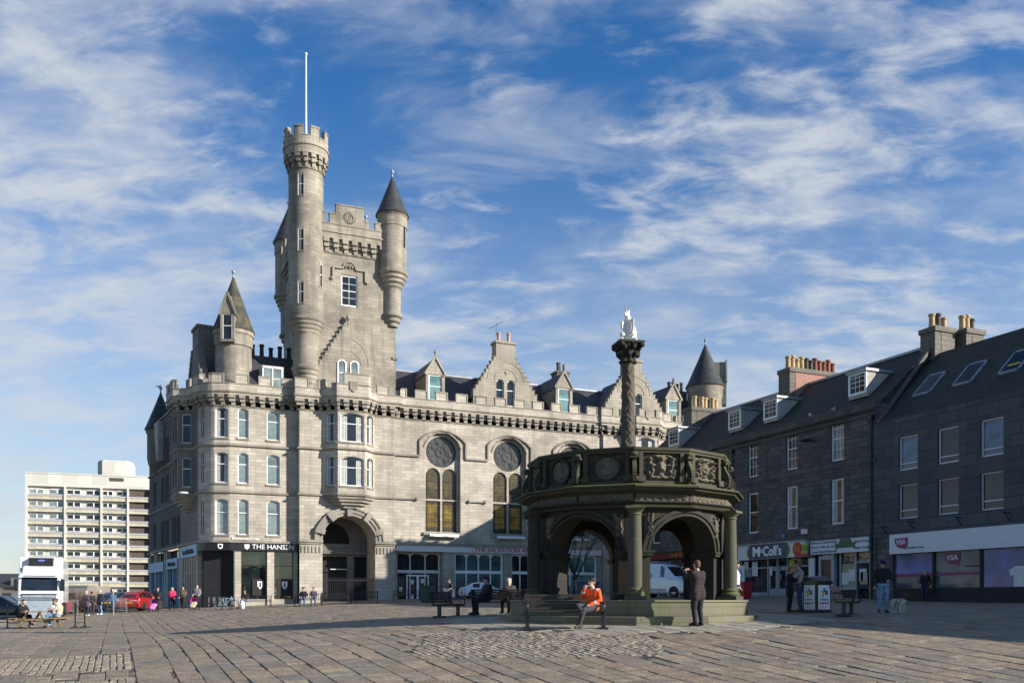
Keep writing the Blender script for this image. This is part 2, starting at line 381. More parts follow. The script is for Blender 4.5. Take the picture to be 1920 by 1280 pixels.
# ================================================================ SETTING: ground
def joint_mat():
    m, nt, N, L, b = nodes('joint_earth'); tc = N('ShaderNodeTexCoord'); n = N('ShaderNodeTexNoise'); n.inputs['Scale'].default_value = 2.2; n.inputs['Detail'].default_value = 7; n.inputs['Roughness'].default_value = .75
    L(tc.outputs['Object'], n.inputs['Vector']); r = N('ShaderNodeValToRGB'); L(n.outputs[0], r.inputs[0]); e = r.color_ramp.elements
    e[0].position = .44; e[0].color = (.012,.010,.008,1); e[1].position = .60; e[1].color = (.25,.21,.15,1); x = e.new(.52); x.color = (.12,.10,.07,1)
    L(r.outputs[0], b.inputs['Base Color']); b.inputs['Roughness'].default_value = .95; return m
JOINT = joint_mat()
def stone_mat(name, pal, stain=(.12, .115, .10)):
    m, nt, N, L, b = nodes(name)
    g = N('ShaderNodeNewGeometry'); r = N('ShaderNodeValToRGB'); L(g.outputs['Random Per Island'], r.inputs[0]); r.color_ramp.interpolation = 'LINEAR'
    els = r.color_ramp.elements
    while len(els) < len(pal): els.new(.5)
    for i, c in enumerate(pal): els[i].position = i/(len(pal)-1); els[i].color = rgb(c)
    tc = N('ShaderNodeTexCoord'); n = N('ShaderNodeTexNoise'); n.inputs['Scale'].default_value = 2.6; n.inputs['Detail'].default_value = 10; n.inputs['Roughness'].default_value = .78
    L(tc.outputs['Object'], n.inputs['Vector'])
    mr = N('ShaderNodeMapRange'); L(n.outputs[0], mr.inputs[0]); mr.inputs[1].default_value = .40; mr.inputs[2].default_value = .66; mr.inputs[4].default_value = .85
    x = N('ShaderNodeMix'); x.data_type = 'RGBA'; L(mr.outputs[0], x.inputs[0]); L(r.outputs[0], x.inputs[6]); x.inputs[7].default_value = rgb(stain)
    n3 = N('ShaderNodeTexNoise'); n3.inputs['Scale'].default_value = 28; n3.inputs['Detail'].default_value = 3; L(tc.outputs['Object'], n3.inputs['Vector'])
    mr3 = N('ShaderNodeMapRange'); L(n3.outputs[0], mr3.inputs[0]); mr3.inputs[1].default_value = .3; mr3.inputs[2].default_value = .7; mr3.inputs[3].default_value = .5; mr3.inputs[4].default_value = 1.45
    y = N('ShaderNodeMix'); y.data_type = 'RGBA'; y.blend_type = 'MULTIPLY'; y.inputs[0].default_value = 1; L(x.outputs[2], y.inputs[6]); L(mr3.outputs[0], y.inputs[7])
    L(y.outputs[2], b.inputs['Base Color']); b.inputs['Roughness'].default_value = .75; b.inputs['Specular IOR Level'].default_value = .25
    n2 = N('ShaderNodeTexNoise'); n2.inputs['Scale'].default_value = 11; n2.inputs['Detail'].default_value = 9; n2.inputs['Roughness'].default_value = .75
    L(tc.outputs['Object'], n2.inputs['Vector']); bp = N('ShaderNodeBump'); bp.inputs['Strength'].default_value = .6; bp.inputs['Distance'].default_value = .02
    L(n2.outputs[0], bp.inputs['Height']); L(bp.outputs[0], b.inputs['Normal']); MATS[name] = m; return m
FLAG = stone_mat('flagstone', [(.31,.25,.175),(.22,.19,.145),(.35,.285,.205),(.195,.182,.155),(.30,.225,.165),(.26,.21,.145),(.21,.203,.185),(.34,.27,.18),(.24,.195,.15)], (.12,.097,.07))
SETT = stone_mat('sett_stone', [(.36,.30,.215),(.30,.25,.185),(.40,.33,.24),(.27,.24,.205)], (.17,.145,.11))
SLABM = stone_mat('pavement_slab', [(.34,.315,.25),(.30,.275,.22),(.37,.335,.265),(.32,.295,.245)], (.21,.19,.15))
def ground_sheet():
    xs = np.concatenate([[-3000,-1200,-500,-260,-150], np.arange(-100,100.1,1.25), [150,260,500,1200,3000]])
    ys = np.concatenate([[-300,-80,-20], np.arange(0,130.1,1.25), [150,180,240,400,900,3500]])
    X, Y = np.meshgrid(xs, ys); Z = gz(X, Y)-.017
    nx, ny = len(xs), len(ys); v = np.stack([X,Y,Z], -1).reshape(-1,3)
    i = np.arange(nx*ny).reshape(ny,nx); f = np.stack([i[:-1,:-1], i[:-1,1:], i[1:,1:], i[1:,:-1]], -1).reshape(-1,4)
    me = bpy.data.meshes.new('ground'); me.from_pydata(v.tolist(), [], f.tolist())
    me.polygons.foreach_set('use_smooth', [True]*len(f)); me.materials.append(JOINT)
    o = bpy.data.objects.new('ground', me); COL.objects.link(o); o['kind'] = 'structure'
ground_sheet()
def in_view(x, y, mar=2.5): return y > 12.5 and abs(x) < .5632*y+mar
MC = (3.70, 29.0); MZ = CH-.6          # mercat cross centre and ground height there
def stones(name, cells, m, gap_a, gap_b, bev=.018, jit=.012, top=0.0, wob=.02, vary=0):
    """cells: list of (a0,a1,b0,b1) in paving axes -> one mesh of separately laid, worn stones"""
    c = np.array(cells, float); n = len(c)
    j = lambda s: (np.random.rand(n)-.5)*s
    ga = gap_a+vary*np.random.rand(n)**3.5
    a0 = c[:,0]+gap_a/2; a1 = c[:,1]-ga; b0 = c[:,2]+gap_b/2; b1 = c[:,3]-gap_b/2
    # outline of 8 points, slightly irregular
    ta = [0,.33,.7,1,1,1,1,.66,.3,0,0,0]; tb = [0,0,0,0,.3,.7,1,1,1,1,.66,.35]; K = 12
    base = np.zeros((n,K,2))
    for k in range(K):
        base[:,k,0] = a0+(a1-a0)*ta[k]+j(wob); base[:,k,1] = b0+(b1-b0)*tb[k]+j(wob)
    cen = base.mean(1, keepdims=True)
    sz = np.stack([(a1-a0), (b1-b0)], 1)[:,None,:]
    inner = cen+(base-cen)*(1-2*bev*1.6/sz)
    hh = j(jit*2); tl = np.stack([j(jit*1.6), j(jit*1.6)], 1)
    def w(P, dz):
        x = P[...,0]*A.x+P[...,1]*E.x; y = P[...,0]*A.y+P[...,1]*E.y
        rel = (P-cen)/sz*2
        z = gz(x, y)+dz+hh[:,None]+rel[...,0]*tl[:,:1]+rel[...,1]*tl[:,1:]
        return np.stack([x,y,z], -1)
    V = np.concatenate([w(base, -.06+top), w(base, -bev+top), w(inner, top), w(cen, top)], 1)   # K,K,K,1
    per = 3*K+1; V = V.reshape(-1,3)
    fs = []; k = np.arange(K); k2 = (k+1) % K
    q = np.concatenate([np.stack([k,k2,K+k2,K+k],1), np.stack([K+k,K+k2,2*K+k2,2*K+k],1)])
    t = np.stack([2*K+k,2*K+k2,np.full(K,3*K)],1)
    off = (np.arange(n)*per)[:,None,None]
    Q = (q[None]+off).reshape(-1,4); T = (t[None]+off).reshape(-1,3)
    me = bpy.data.meshes.new(name); me.vertices.add(len(V)); me.vertices.foreach_set('co', V.ravel())
    nl = Q.size+T.size; me.loops.add(nl); me.loops.foreach_set('vertex_index', np.concatenate([Q.ravel(),T.ravel()]))
    me.polygons.add(len(Q)+len(T))
    ls = np.concatenate([np.arange(len(Q))*4, Q.size+np.arange(len(T))*3]); me.polygons.foreach_set('loop_start', ls)
    me.update(calc_edges=True); me.validate(); me.materials.append(m); me.polygons.foreach_set('use_smooth', [False]*len(me.polygons))
    o = bpy.data.objects.new(name, me); COL.objects.link(o); o['kind'] = 'structure'; return o
def zone(a, b):
    """which paving lies at (a,b) of the paving axes"""
    x = a*A.x+b*E.x; y = a*A.y+b*E.y
    if not in_view(x, y) or y > 82: return None
    r = math.hypot(x-MC[0], y-MC[1])
    if r < 3.6: return None
    if r < 5.9: return 'slab'
    if y < 24.6 and y > 19.6 and -2.2 < x < 3.4: return 'sett'
    if a < .3:
        if b < 18.6: return 'sett'
        if b < 20.1: return 'flagw'
        if b < 23.4: return 'sett'
        if b > 33 and a < -5: return 'sett2'
    return 'flag'
def lay():
    out = {'flag': [], 'flagw': [], 'sett': [], 'sett2': [], 'slab': []}
    rnd = random.Random(3)
    def strips(kind, w0, w1, l0, l1, amin, amax, bmin, bmax, across=False):
        if across:
            b = bmin
            while b < bmax:
                w = rnd.uniform(w0, w1); a = amin-rnd.uniform(0, l1)
                while a < amax:
                    l = rnd.uniform(l0, l1)
                    if zone(a+l/2, b+w/2) == kind: out[kind].append((a, a+l, b, b+w))
                    a += l
                b += w
            return
        a = amin
        while a < amax:
            w = rnd.uniform(w0, w1); b = bmin-rnd.uniform(0, l1)
            while b < bmax:
                l = rnd.uniform(l0, l1)
                if zone(a+w/2, b+l/2) == kind: out[kind].append((a, a+w, b, b+l))
                b += l
            a += w
    strips('flag', .3, .72, .42, 1.25, -42, 62, 8, 95)
    strips('flagw', .4, .52, 1.4, 1.55, -30, .3, 18.6, 20.2)
    strips('sett', .13, .17, .2, .34, -16, 13, 8, 30)
    strips('sett2', .3, .4, .5, .9, -40, .3, 32, 95)
    strips('slab', .5, .62, .9, 1.5, -6, 22, 15, 36)
    stones('paving', out['flag'], FLAG, .008, .01, bev=.006, jit=.004, vary=.085, wob=.016)
    stones('paving_band', out['flagw'], FLAG, .012, .012, bev=.005, jit=.0018, vary=.06, wob=.009)
    stones('cobbles', out['sett'], SETT, .014, .012, bev=.008, jit=.007, wob=.01, vary=.035)
    stones('cobbles_far', out['sett2'], SETT, .02, .012, jit=.003, bev=.008, vary=.03, wob=.01)
    stones('pavement', out['slab'], SLABM, .014, .012, bev=.008, jit=.003, top=.0, wob=.004)
lay()

# ---------------------------------------------------------------- shared building pieces
def arch(w, h, rise, n=8, z0=0, x0=0):
    """opening outline: flat sill, cambered or round head, CCW from bottom left"""
    if rise <= 0: return [(x0-w/2,z0),(x0+w/2,z0),(x0+w/2,z0+h),(x0-w/2,z0+h)]
    R = (w*w/4+rise*rise)/(2*rise); c = z0+h-R; a = math.asin(min(1, w/2/R)) if rise < w/2-1e-6 else PI/2
    pts = [(x0-w/2,z0),(x0+w/2,z0)]
    return pts+[(x0+R*math.sin(a-2*a*i/n), c+R*math.cos(a-2*a*i/n)) for i in range(n+1)]
def ring(mb, o, i, y0, y1):
    """flat frame between two outlines with the same point count"""
    n = len(o); p = [(a,y0,b) for a,b in o]+[(a,y0,b) for a,b in i]+[(a,y1,b) for a,b in o]+[(a,y1,b) for a,b in i]; fs = []
    for k in range(n):
        q = (k+1) % n
        fs += [(k,q,n+q,n+k),(n+k,n+q,3*n+q,3*n+k),(q,k,2*n+k,2*n+q)]
    mb.add(p, fs)
WIN = {}
def window(parent, p, rotz, w, h, rise=0, fw=.07, rail=.5, cols=1, rows=(0,0), gm=None, fm=None, name='window', label=None, depth=.06, curtain=False):
    """sash window: the frame is the part, its pane a sub-part; p = bottom centre at the glass plane"""
    gm = gm or GL; fm = fm or WHITE
    key = (round(w,3), round(h,3), rise, fw, rail, cols, rows, gm.name, fm.name, name, curtain)
    if key in WIN:
        o0, g0 = WIN[key]; o = o0.copy(); COL.objects.link(o); g = g0.copy(); COL.objects.link(g)
    else:
        mb = MB(); n = 6 if rise else 0; o_ = arch(w, h, rise, 6); i_ = arch(w-2*fw, h-2*fw, rise*(1-2*fw/w), 6, fw)
        ring(mb, o_, i_, -depth, .02)
        zr = h*rail
        if rail: mb.box(-w/2+fw*.5, w/2-fw*.5, -depth*.8, 0, zr-.03, zr+.03)
        for c in range(1, cols):
            x = -w/2+fw+(w-2*fw)*c/cols; mb.box(x-.014, x+.014, -depth*.6, 0, fw*.6, h-fw*.6-(rise*.3))
        for part, (z0, z1) in ((0, (fw, zr)), (1, (zr, h-fw))):
            for r in range(1, rows[part]):
                z = z0+(z1-z0)*r/rows[part]; mb.box(-w/2+fw*.6, w/2-fw*.6, -depth*.55, 0, z-.014, z+.014)
        o = mb.build(name, fm)
        gb = MB(); pl = arch(w-fw, h-fw, rise*(1-fw/w), 6, fw/2); gb.add([(a,.0,b) for a,b in pl], [tuple(range(len(pl)))])
        if curtain:
            gb.m = 1
            for sgn in (-1, 1):
                x0 = sgn*(w/2-fw); x1 = sgn*(w/2-fw-.28*w)
                for k in range(4):
                    xa = x0+(x1-x0)*k/4; xb = x0+(x1-x0)*(k+.8)/4
                    gb.add([(min(xa,xb),-.004,fw),(max(xa,xb),-.004,fw),(max(xa,xb),-.004,h-fw-rise),(min(xa,xb),-.004,h-fw-rise)], [(0,1,2,3)])
        g = gb.build('glass', [gm, CURT])
        WIN[key] = (o, g)
    o.parent = parent; o.location = p; o.rotation_euler = (0,0,rotz); g.parent = o
    if label: o['label'] = label
    return o
def rot_of(p0, p1): return math.atan2(p1[1]-p0[1], p1[0]-p0[0])
class Path:
    """plan polyline, left to right seen from outside"""
    def __init__(s, pts): s.p = [Vector(q) for q in pts]; s.s = [0]; [s.s.append(s.s[-1]+(b-a).length) for a, b in zip(s.p, s.p[1:])]; s.L = s.s[-1]
    def edge(s, t):
        i = 0
        while i < len(s.p)-2 and s.s[i+1] < t-1e-6: i += 1
        return i
    def pt(s, t):
        i = s.edge(t); d = (s.p[i+1]-s.p[i]).normalized(); return s.p[i]+d*(t-s.s[i]), d
    def sub(s, t0, t1):
        a, _ = s.pt(t0+1e-5); b, _ = s.pt(t1); return [a]+[s.p[i] for i in range(len(s.p)) if t0+1e-4 < s.s[i] < t1-1e-4]+[b]
def sweep(mb, pts, prof, caps=True, closed=False):
    """prof = closed outline [(out,z)...]; out is measured outwards of the wall line; mitred"""
    pts = [Vector(p) for p in pts]; n = len(pts); k = len(prof); V = []
    for i in range(n):
        d1 = (pts[i]-pts[i-1]).normalized() if i else None; d2 = (pts[i+1]-pts[i]).normalized() if i < n-1 else None
        if not caps and (pts[0]-pts[-1]).length < 1e-4:
            if i == 0: d1 = (pts[-1]-pts[-2]).normalized()
            if i == n-1: d2 = (pts[1]-pts[0]).normalized()
        n1 = Vector((d1.y,-d1.x)) if d1 else None; n2 = Vector((d2.y,-d2.x)) if d2 else None
        if n1 is None: m = n2
        elif n2 is None: m = n1
        else:
            m = n1+n2; m = m/max(m.length_squared/2, .35) if m.length > 1e-6 else n1
        for o, z in prof: V.append((pts[i].x+m.x*o, pts[i].y+m.y*o, z))
    fs = [(i*k+j, (i+1)*k+j, (i+1)*k+(j+1)%k, i*k+(j+1)%k) for i in range(n-1) for j in range(k)]
    if caps: fs += [tuple(range(k)), tuple((n-1)*k+j for j in range(k-1,-1,-1))]
    mb.add(V, fs)
def rect(o0, o1, z0, z1): return [(o0,z0),(o1,z0),(o1,z1),(o0,z1)]
def corbels(mb, path, t0, t1, z0, z1, pitch=.92, out=.42):
    """three stepped rows of corbel stones, each row jutting farther and set off sideways"""
    n = max(1, int(round((t1-t0)/pitch))); p = (t1-t0)/n; h = (z1-z0)/3
    for i in range(n):
        for r in range(3):
            wd = (.42, .52, .62)[r]*p; sh = (.10, 0, -.06)[r]*p
            c = t0+(i+.5)*p+sh; a = max(t0+.001, c-wd/2); b = min(t1-.001, c+wd/2)
            if b-a < .05: continue
            sweep(mb, path.sub(a, b), rect(0, out*(r+1)/3, z0+h*r+.03, z0+h*(r+1)))
    sweep(mb, path.sub(t0, t1), rect(0, out/3*.6, z0-.05, z0+.02))
    sweep(mb, path.sub(t0, t1), rect(0, out*.45, z0+h*1.55, z1))
def battlement(mw, mc, path, t0, t1, zb, zc, zm, out, th=.32, pitch=1.75, frac=.55, start=.4, cop=.07):
    """mw walls, mc copings; zb parapet base, zc crenel, zm merlon top"""
    sweep(mw, path.sub(t0, t1), rect(out-th, out, zb, zc-cop))
    sweep(mc, path.sub(t0, t1), rect(out-th-.04, out+.05, zc-cop, zc))
    t = t0+start
    while t < t1-.3:
        b = min(t+pitch*frac, t1-.02)
        if b-t > .3:
            sweep(mw, path.sub(t, b), rect(out-th, out-.002, zc-.001, zm-cop))
            sweep(mc, path.sub(max(t-.04,t0), min(b+.04,t1)), rect(out-th-.04, out+.05, zm-cop, zm))
            for e in (t, b):      # upright coping returns
                if t0 < e-.05 and e+.05 < t1: sweep(mc, path.sub(e-.045, e+.045), rect(out-.1, out+.045, zc, zm-cop))
        t += pitch
def wall_along(mb, path, t0, t1, z0, z1, opens=(), reveal=.3):
    """opens: list of (t, outline in (dx,z))"""
    pts = path.sub(t0, t1); t = t0
    for a, b in zip(pts, pts[1:]):
        L = (b-a).length; hs = [[(c-t+dx, z) for dx, z in o] for c, o in opens if t <= c < t+L]
        if L > 1e-4: mb.panel(a, b, [(0,z0),(L,z0),(L,z1),(0,z1)], hs, reveal)
        t += L
def turret(parent, c, levels, cone, roofm, wallm, n=28, name='turret', windows=(), finial=True, label=None):
    """levels = wall profile bottom to top; cone = (r_eave, z_eave, z_apex)"""
    mb = MB(); mb.lathe(levels, c, n); r = max(l[0] for l in levels)
    t = mb.build(name, wallm, parent, smooth=False, round_=(c[0], c[1], r))
    sm(t, 40)
    if label: t['label'] = label
    if cone:
        re_, ze, za = cone; k = MB()
        k.lathe([(re_-.02, ze-.06), (re_, ze), (re_*.86, ze+(za-ze)*.12), (re_*.66, ze+(za-ze)*.33), (re_*.34, ze+(za-ze)*.66), (.035, za)], c, n)
        ro = k.build('turret_roof', roofm, t, round_=(c[0], c[1], re_*.6)); sm(ro, 40)
        if finial:
            f = MB(); f.lathe([(.05,za-.15),(.09,za-.02),(.06,za+.08),(.05,za+.18),(.13,za+.26),(.16,za+.36),(.12,za+.47),(.04,za+.54),(.02,za+.62)], c, 10); f.build('finial', LEAD, t, smooth=True)
    return t
def rings(r0, z0, r1, z1, n):
    """n rolls stepping from radius r0 to r1"""
    out = []
    for i in range(n):
        za = z0+(z1-z0)*i/n; zb = z0+(z1-z0)*(i+1)/n; r = r0+(r1-r0)*(i+1)/n; h = zb-za
        out += [(r-(r1-r0)/n*.9, za+h*.02), (r-.02, za+h*.25), (r, za+h*.55), (r-.025, za+h*.9)]
    return out
def sm(o, deg=35):
    me = o.data; me.polygons.foreach_set('use_smooth', [True]*len(me.polygons))
    try: me.set_sharp_from_angle(angle=math.radians(deg))
    except Exception: pass
def crowsteps(x0, x1, xc0, xc1, z0, z1, n):
    """outline of a crow-stepped gable from feet (x0,x1) to a flat top (xc0,xc1)"""
    L = []; R = []
    for i in range(n):
        xa = x0+(xc0-x0)*i/n; za = z0+(z1-z0)*i/n; zb = z0+(z1-z0)*(i+1)/n
        L += [(xa, za), (xa, zb)]; xr = x1+(xc1-x1)*i/n; R += [(xr, za), (xr, zb)]
    return [R[0]]+R[1:]+[(xc1, z1), (xc0, z1)]+L[::-1]
def pots(parent, pts, z0, h, r, mats_, name='chimney_pot'):
    for i, (x, y) in enumerate(pts):
        mb = MB(); hh = h*(1+.12*math.sin(i*2.3))
        mb.lathe([(r*1.1,z0),(r*1.1,z0+.1*hh),(r*.92,z0+.14*hh),(r*.82,z0+.8*hh),(r*1.05,z0+.84*hh),(r*1.08,z0+.95*hh),(r*.85,z0+hh)], (x,y), 12)
        o = mb.build(name, mats_[i % len(mats_)], parent); sm(o)
# ================================================================ THE CASTLE-LIKE GRANITE BUILDING
CF = Frame(-22.6, 70, .916, .402)
def SP(L, inn=0):          # point on the side-street wall, L metres back from the corner, inn metres inwards
    d = (-.133, .991); return (-1.09+d[0]*L+.991*inn, d[1]*L+.133*inn)
def stained(name, c1, c2, emit=0.0, sc_=9):
    m, nt, N, L, b = nodes(name)
    uv = N('ShaderNodeUVMap'); br = N('ShaderNodeTexBrick'); L(uv.outputs[0], br.inputs['Vector']); br.offset = 0
    br.inputs['Scale'].default_value = 1; br.inputs['Brick Width'].default_value = .14; br.inputs['Row Height'].default_value = .14; br.inputs['Mortar Size'].default_value = .012
    br.inputs['Color1'].default_value = rgb(c1); br.inputs['Color2'].default_value = rgb(c2); br.inputs['Mortar'].default_value = (.01,.01,.012,1)
    tc = N('ShaderNodeTexCoord'); n = N('ShaderNodeTexNoise'); n.inputs['Scale'].default_value = 1.1; L(tc.outputs['Object'], n.inputs['Vector'])
    mr = N('ShaderNodeMapRange'); L(n.outputs[0], mr.inputs[0]); mr.inputs[1].default_value = .35; mr.inputs[2].default_value = .65; mr.inputs[3].default_value = .5; mr.inputs[4].default_value = 1.1
    x = N('ShaderNodeMix'); x.data_type = 'RGBA'; x.blend_type = 'MULTIPLY'; x.inputs[0].default_value = 1; L(br.outputs[0], x.inputs[6]); L(mr.outputs[0], x.inputs[7])
    L(x.outputs[2], b.inputs['Base Color']); b.inputs['Roughness'].default_value = .25
    if emit: L(x.outputs[2], b.inputs['Emission Color']); b.inputs['Emission Strength'].default_value = emit
    MATS[name] = m; return m
STG = stained('stained_grey', (.10,.11,.11), (.14,.13,.10)); STY = stained('stained_yellow', (.16,.125,.045), (.10,.085,.045)); STL = stained('stained_lit', (.26,.18,.03), (.19,.13,.025), .12)
BLUEF = mat('blue_fascia', (.19,.36,.5), .5, var=.06); WFAS = mat('white_fascia', (.62,.62,.60), .5, var=.06); RED = mat('red_letters', (.45,.03,.03), .5, var=.1)
WHT = mat('white_letters', (.85,.85,.85), .5, var=.02); DARK = mat('dark_interior', (.012,.013,.014), .9, var=.3); STEP = ashlar('step_stone', (.30,.28,.25), bw=1.2, bh=5, stain=.4)

def castle():
    root = thing('castle_hall', 'large pale granite castle-like building with a tall round stair turret and crow-stepped gables', 'building', (CF.o[0], CF.o[1], 0), CF.rot)
    R_ = 2.286; cc = (.91, 2.286)
    arc = [(cc[0]+R_*math.cos(math.radians(a)), cc[1]+R_*math.sin(math.radians(a))) for a in (-172.4,-167,-160,-142,-135,-128,-122,-92,-90)]
    tail = [(33.4,-.55),(33.4,-.8),(41.2,-.8),(41.2,0),(45.5,0),(46.6,.5),(47.3,1.5),(47.6,3),(48.3,14)]
    PL = Path([SP(23.1)]+arc+[(6.03,0),(6.03,-.8),(13.8,-.8),(13.8,-.55)]+tail)
    sor = [SP(6.9), SP(6.2,-1.1), SP(3.9,-1.1), SP(3.2)]
    o2 = 37.3
    PU = Path([SP(23.1)]+sor+arc+[(6.03,0),(6.03,-.8),(7.85,-.8),(8.85,-1.8),(11.05,-1.8),(12.1,-.8),(13.8,-.8),(13.8,-.55)]+
              [(33.4,-.55),(33.4,-.8),(o2-2.1,-.8),(o2-1.1,-1.8),(o2+1.1,-1.8),(o2+2.1,-.8),(41.2,-.8),(41.2,0),(45.5,0),(46.6,.5),(47.3,1.5),(47.6,3),(48.3,14)])
    def par(path, x, y):
        best = (9e9, 0)
        for i, (a, b) in enumerate(zip(path.p, path.p[1:])):
            d = b-a; l = d.length; t = max(0, min(l, (Vector((x,y))-a).dot(d)/l)); q = a+d*(t/l); e = (q-Vector((x,y))).length
            if e < best[0]: best = (e, path.s[i]+t)
        return best[1]
    def wins(path, specs, mb, z0, z1, t0, t1, recess=.2, extra=()):
        """specs (t, zbottom, w, h, rise, style)"""
        op = [(t, arch(w, h, ri, 6, zb)) for t, zb, w, h, ri, st in specs]+list(extra)
        wall_along(mb, path, t0, t1, z0, z1, op, reveal=.32)
        for t, zb, w, h, ri, st in specs:
            p, d = path.pt(t); q = (p.x-d.y*recess, p.y+d.x*recess, zb)
            window(root, q, math.atan2(d.y, d.x), w+.02, h+.01, ri, fw=min(.08, w*.1), rail=.62, gm=st[0], curtain=len(st) > 1)
            sweep(trim, path.sub(t-w/2-.08, t+w/2+.08), rect(-.15, .07, zb-.14, zb-.01)) if w > .5 and len(st) < 3 else None
    wall = MB(); trim = MB(); wk = MB(); wh = MB()
    z1_, z2_, zc0, zc1, zp, zcr, zm = 10.0, 13.7, 16.7, 17.5, 17.75, 18.4, 19.1
    tSide0 = 0; tA = par(PU, *SP(2.0)); tAend = par(PU, 6.03, 0)
    # --- upper walls (above string 1)
    lv = [(14.25, 2.32), (10.75, 2.35)]
    sp = []
    cw = par(PU, cc[0]+R_*math.cos(math.radians(-107)), cc[1]+R_*math.sin(math.radians(-107)))
    cn = par(PU, cc[0]+R_*.985*math.cos(math.radians(-151)), cc[1]+R_*.985*math.sin(math.radians(-151)))
    blinds = [GLB, GL, GLB, GLB, GL, GLB]
    for k, (zb, h) in enumerate(lv):
        sp += [(cw, zb, .98, h, .16, (GL, 1)), (cn, zb, .42, h, .08, (GL,)), (par(PU,1.85,0), zb, .8, h, .14, (GLB if k else GLB,)), (par(PU,4.14,0), zb, 1.0, h, .16, (GLB,))]
        for ox in (10.0, o2):
            g = GL
            sp += [(par(PU, ox-1.6, -1.3), zb+.0, .88, h, .12, (g,1)), (par(PU, ox-.0, -1.8), zb+.0, 1.9, h, .22, (g,1)), (par(PU, ox+1.6, -1.3), zb+.0, .88, h, .12, (g,1))]
        # side oriel
        q0 = par(PU, *SP(6.55,-.55)); q1 = par(PU, *SP(5.05,-1.1)); q2 = par(PU, *SP(3.55,-.55))
        sp += [(q0, zb-.1, .75, h, .1, (GL,)), (q1+.45, zb-.1, .8, h, .12, (GL,)), (q1-.45, zb-.1, .8, h, .12, (GL,)), (q2, zb-.1, .75, h, .1, (GL,))]
    # plain side wall: narrow lights in threes
    for L in (9.3, 11.1, 14.2, 16.2, 20.2):
        for dx in (-.55, 0, .55):
            for zb in (14.0, 10.6): sp.append((par(PU, *SP(L+dx)), zb, .36, 2.3, 0, (GL, 1, 1)))
    sp.sort(key=lambda q: q[0])
    ex = []
    for xc in (18.05, 24.2, 30.5): ex.append((par(PU, xc, -.55), None))
    # big window recesses cut straight through strings: build wall of segment C separately
    tC0 = par(PU, 13.8, -.55); tC1 = par(PU, 33.4, -.55)
    tk = par(PU, *SP(8.4)); th_ = par(PU, *SP(1.9))
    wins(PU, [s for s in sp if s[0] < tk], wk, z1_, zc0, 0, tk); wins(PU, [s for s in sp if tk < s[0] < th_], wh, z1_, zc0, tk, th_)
    wins(PU, [s for s in sp if th_ < s[0] < tC0], wall, z1_, zc0, th_, tC0)
    wins(PU, [s for s in sp if s[0] > tC1], wall, z1_, zc0, tC1, PU.L)
    # segment C wall 6.3 .. zc0 with three tall recesses
    def recess_outline(xc, w=3.2, z0=7.35, top=15.75, sh=14.6):
        n = 10; return [(xc-w/2,z0),(xc+w/2,z0),(xc+w/2,sh)]+[(xc+w/2*math.cos(PI*i/n), sh+(top-sh)*math.sin(PI*i/n)**.8) for i in range(1,n)]+[(xc-w/2,sh)]
    XC = [18.05-13.8, 24.2-13.8, 30.5-13.8]; LC = 33.4-13.8
    wall.panel((13.8,-.55), (33.4,-.55), [(0,6.3),(LC,6.3),(LC,zc0),(0,zc0)], [recess_outline(x) for x in XC], .38)
    for x in XC:
        cir = [(x+1.36*math.cos(2*PI*i/28), 14.2+1.3*math.sin(2*PI*i/28)) for i in range(28)]
        la = [arch(1.3, 12.82-10.2, .65, 8, 10.2, x+s*.74) for s in (-1,1)]+[arch(1.3, 2.6, 0, 8, 7.45, x+s*.74) for s in (-1,1)]
        wall.panel((13.8,-.17), (33.4,-.17), recess_outline(x), [cir]+la, .16)
        X = 13.8+x; y = -.03
        g = MB(); g.add([(X+1.4*math.cos(2*PI*i/28), y, 14.2+1.34*math.sin(2*PI*i/28)) for i in range(28)], [tuple(range(28))])
        wn = g.build('rose_window', STG, root)
        l = MB()
        for r in (.42, .5, 1.24, 1.32):
            for i in range(28):
                a, b = 2*PI*i/28, 2*PI*(i+1)/28; l.bar((X+r*math.cos(a), y-.02, 14.2+r*.96*math.sin(a)), (X+r*math.cos(b), y-.02, 14.2+r*.96*math.sin(b)), .035)
        for i in range(8):
            a = PI/8+2*PI*i/8; l.bar((X+.5*math.cos(a), y-.02, 14.2+.48*math.sin(a)), (X+1.32*math.cos(a), y-.02, 14.2+1.27*math.sin(a)), .045)
            a = 2*PI*i/8
            for k in range(8):
                b, c = 2*PI*k/8, 2*PI*(k+1)/8; q = (X+.87*math.cos(a), 14.2+.83*math.sin(a))
                l.bar((q[0]+.24*math.cos(b), y-.015, q[1]+.24*math.sin(b)), (q[0]+.24*math.cos(c), y-.015, q[1]+.24*math.sin(c)), .02)
            l.bar((X, y-.015, 14.2), (X+.42*math.cos(a), y-.015, 14.2+.4*math.sin(a)), .02)
        l.build('tracery', IRON, wn)
        for s in (-1, 1):
            g = MB(); pl = arch(1.34, 12.86-10.15, .67, 8, 10.15, X+s*.74); g.add([(a,y,b) for a,b in pl], [tuple(range(len(pl)))]); u = g.build('stained_window', STY, root)
            l = MB(); cxx = X+s*.74
            for dx in (-.62,-.47,.47,.62): l.box(cxx+dx-.02, cxx+dx+.02, y-.03, y-.005, 10.15, 12.3)
            for zz in (10.35, 11.0, 11.7, 12.3): l.box(cxx-.65, cxx+.65, y-.03, y-.006, zz, zz+.03)
            l.build('leading', IRON, u)
            g = MB(); g.add([(cxx-.67,y,7.4),(cxx+.67,y,7.4),(cxx+.67,y,10.1),(cxx-.67,y,10.1)], [(0,1,2,3)]); g.m = 1
            g.add([(cxx-.44,y-.004,7.9),(cxx+.44,y-.004,7.9),(cxx+.44,y-.004,9.75),(cxx-.44,y-.004,9.75)], [(0,1,2,3)]); u = g.build('stained_window', [STY, STL], root)
            l = MB()
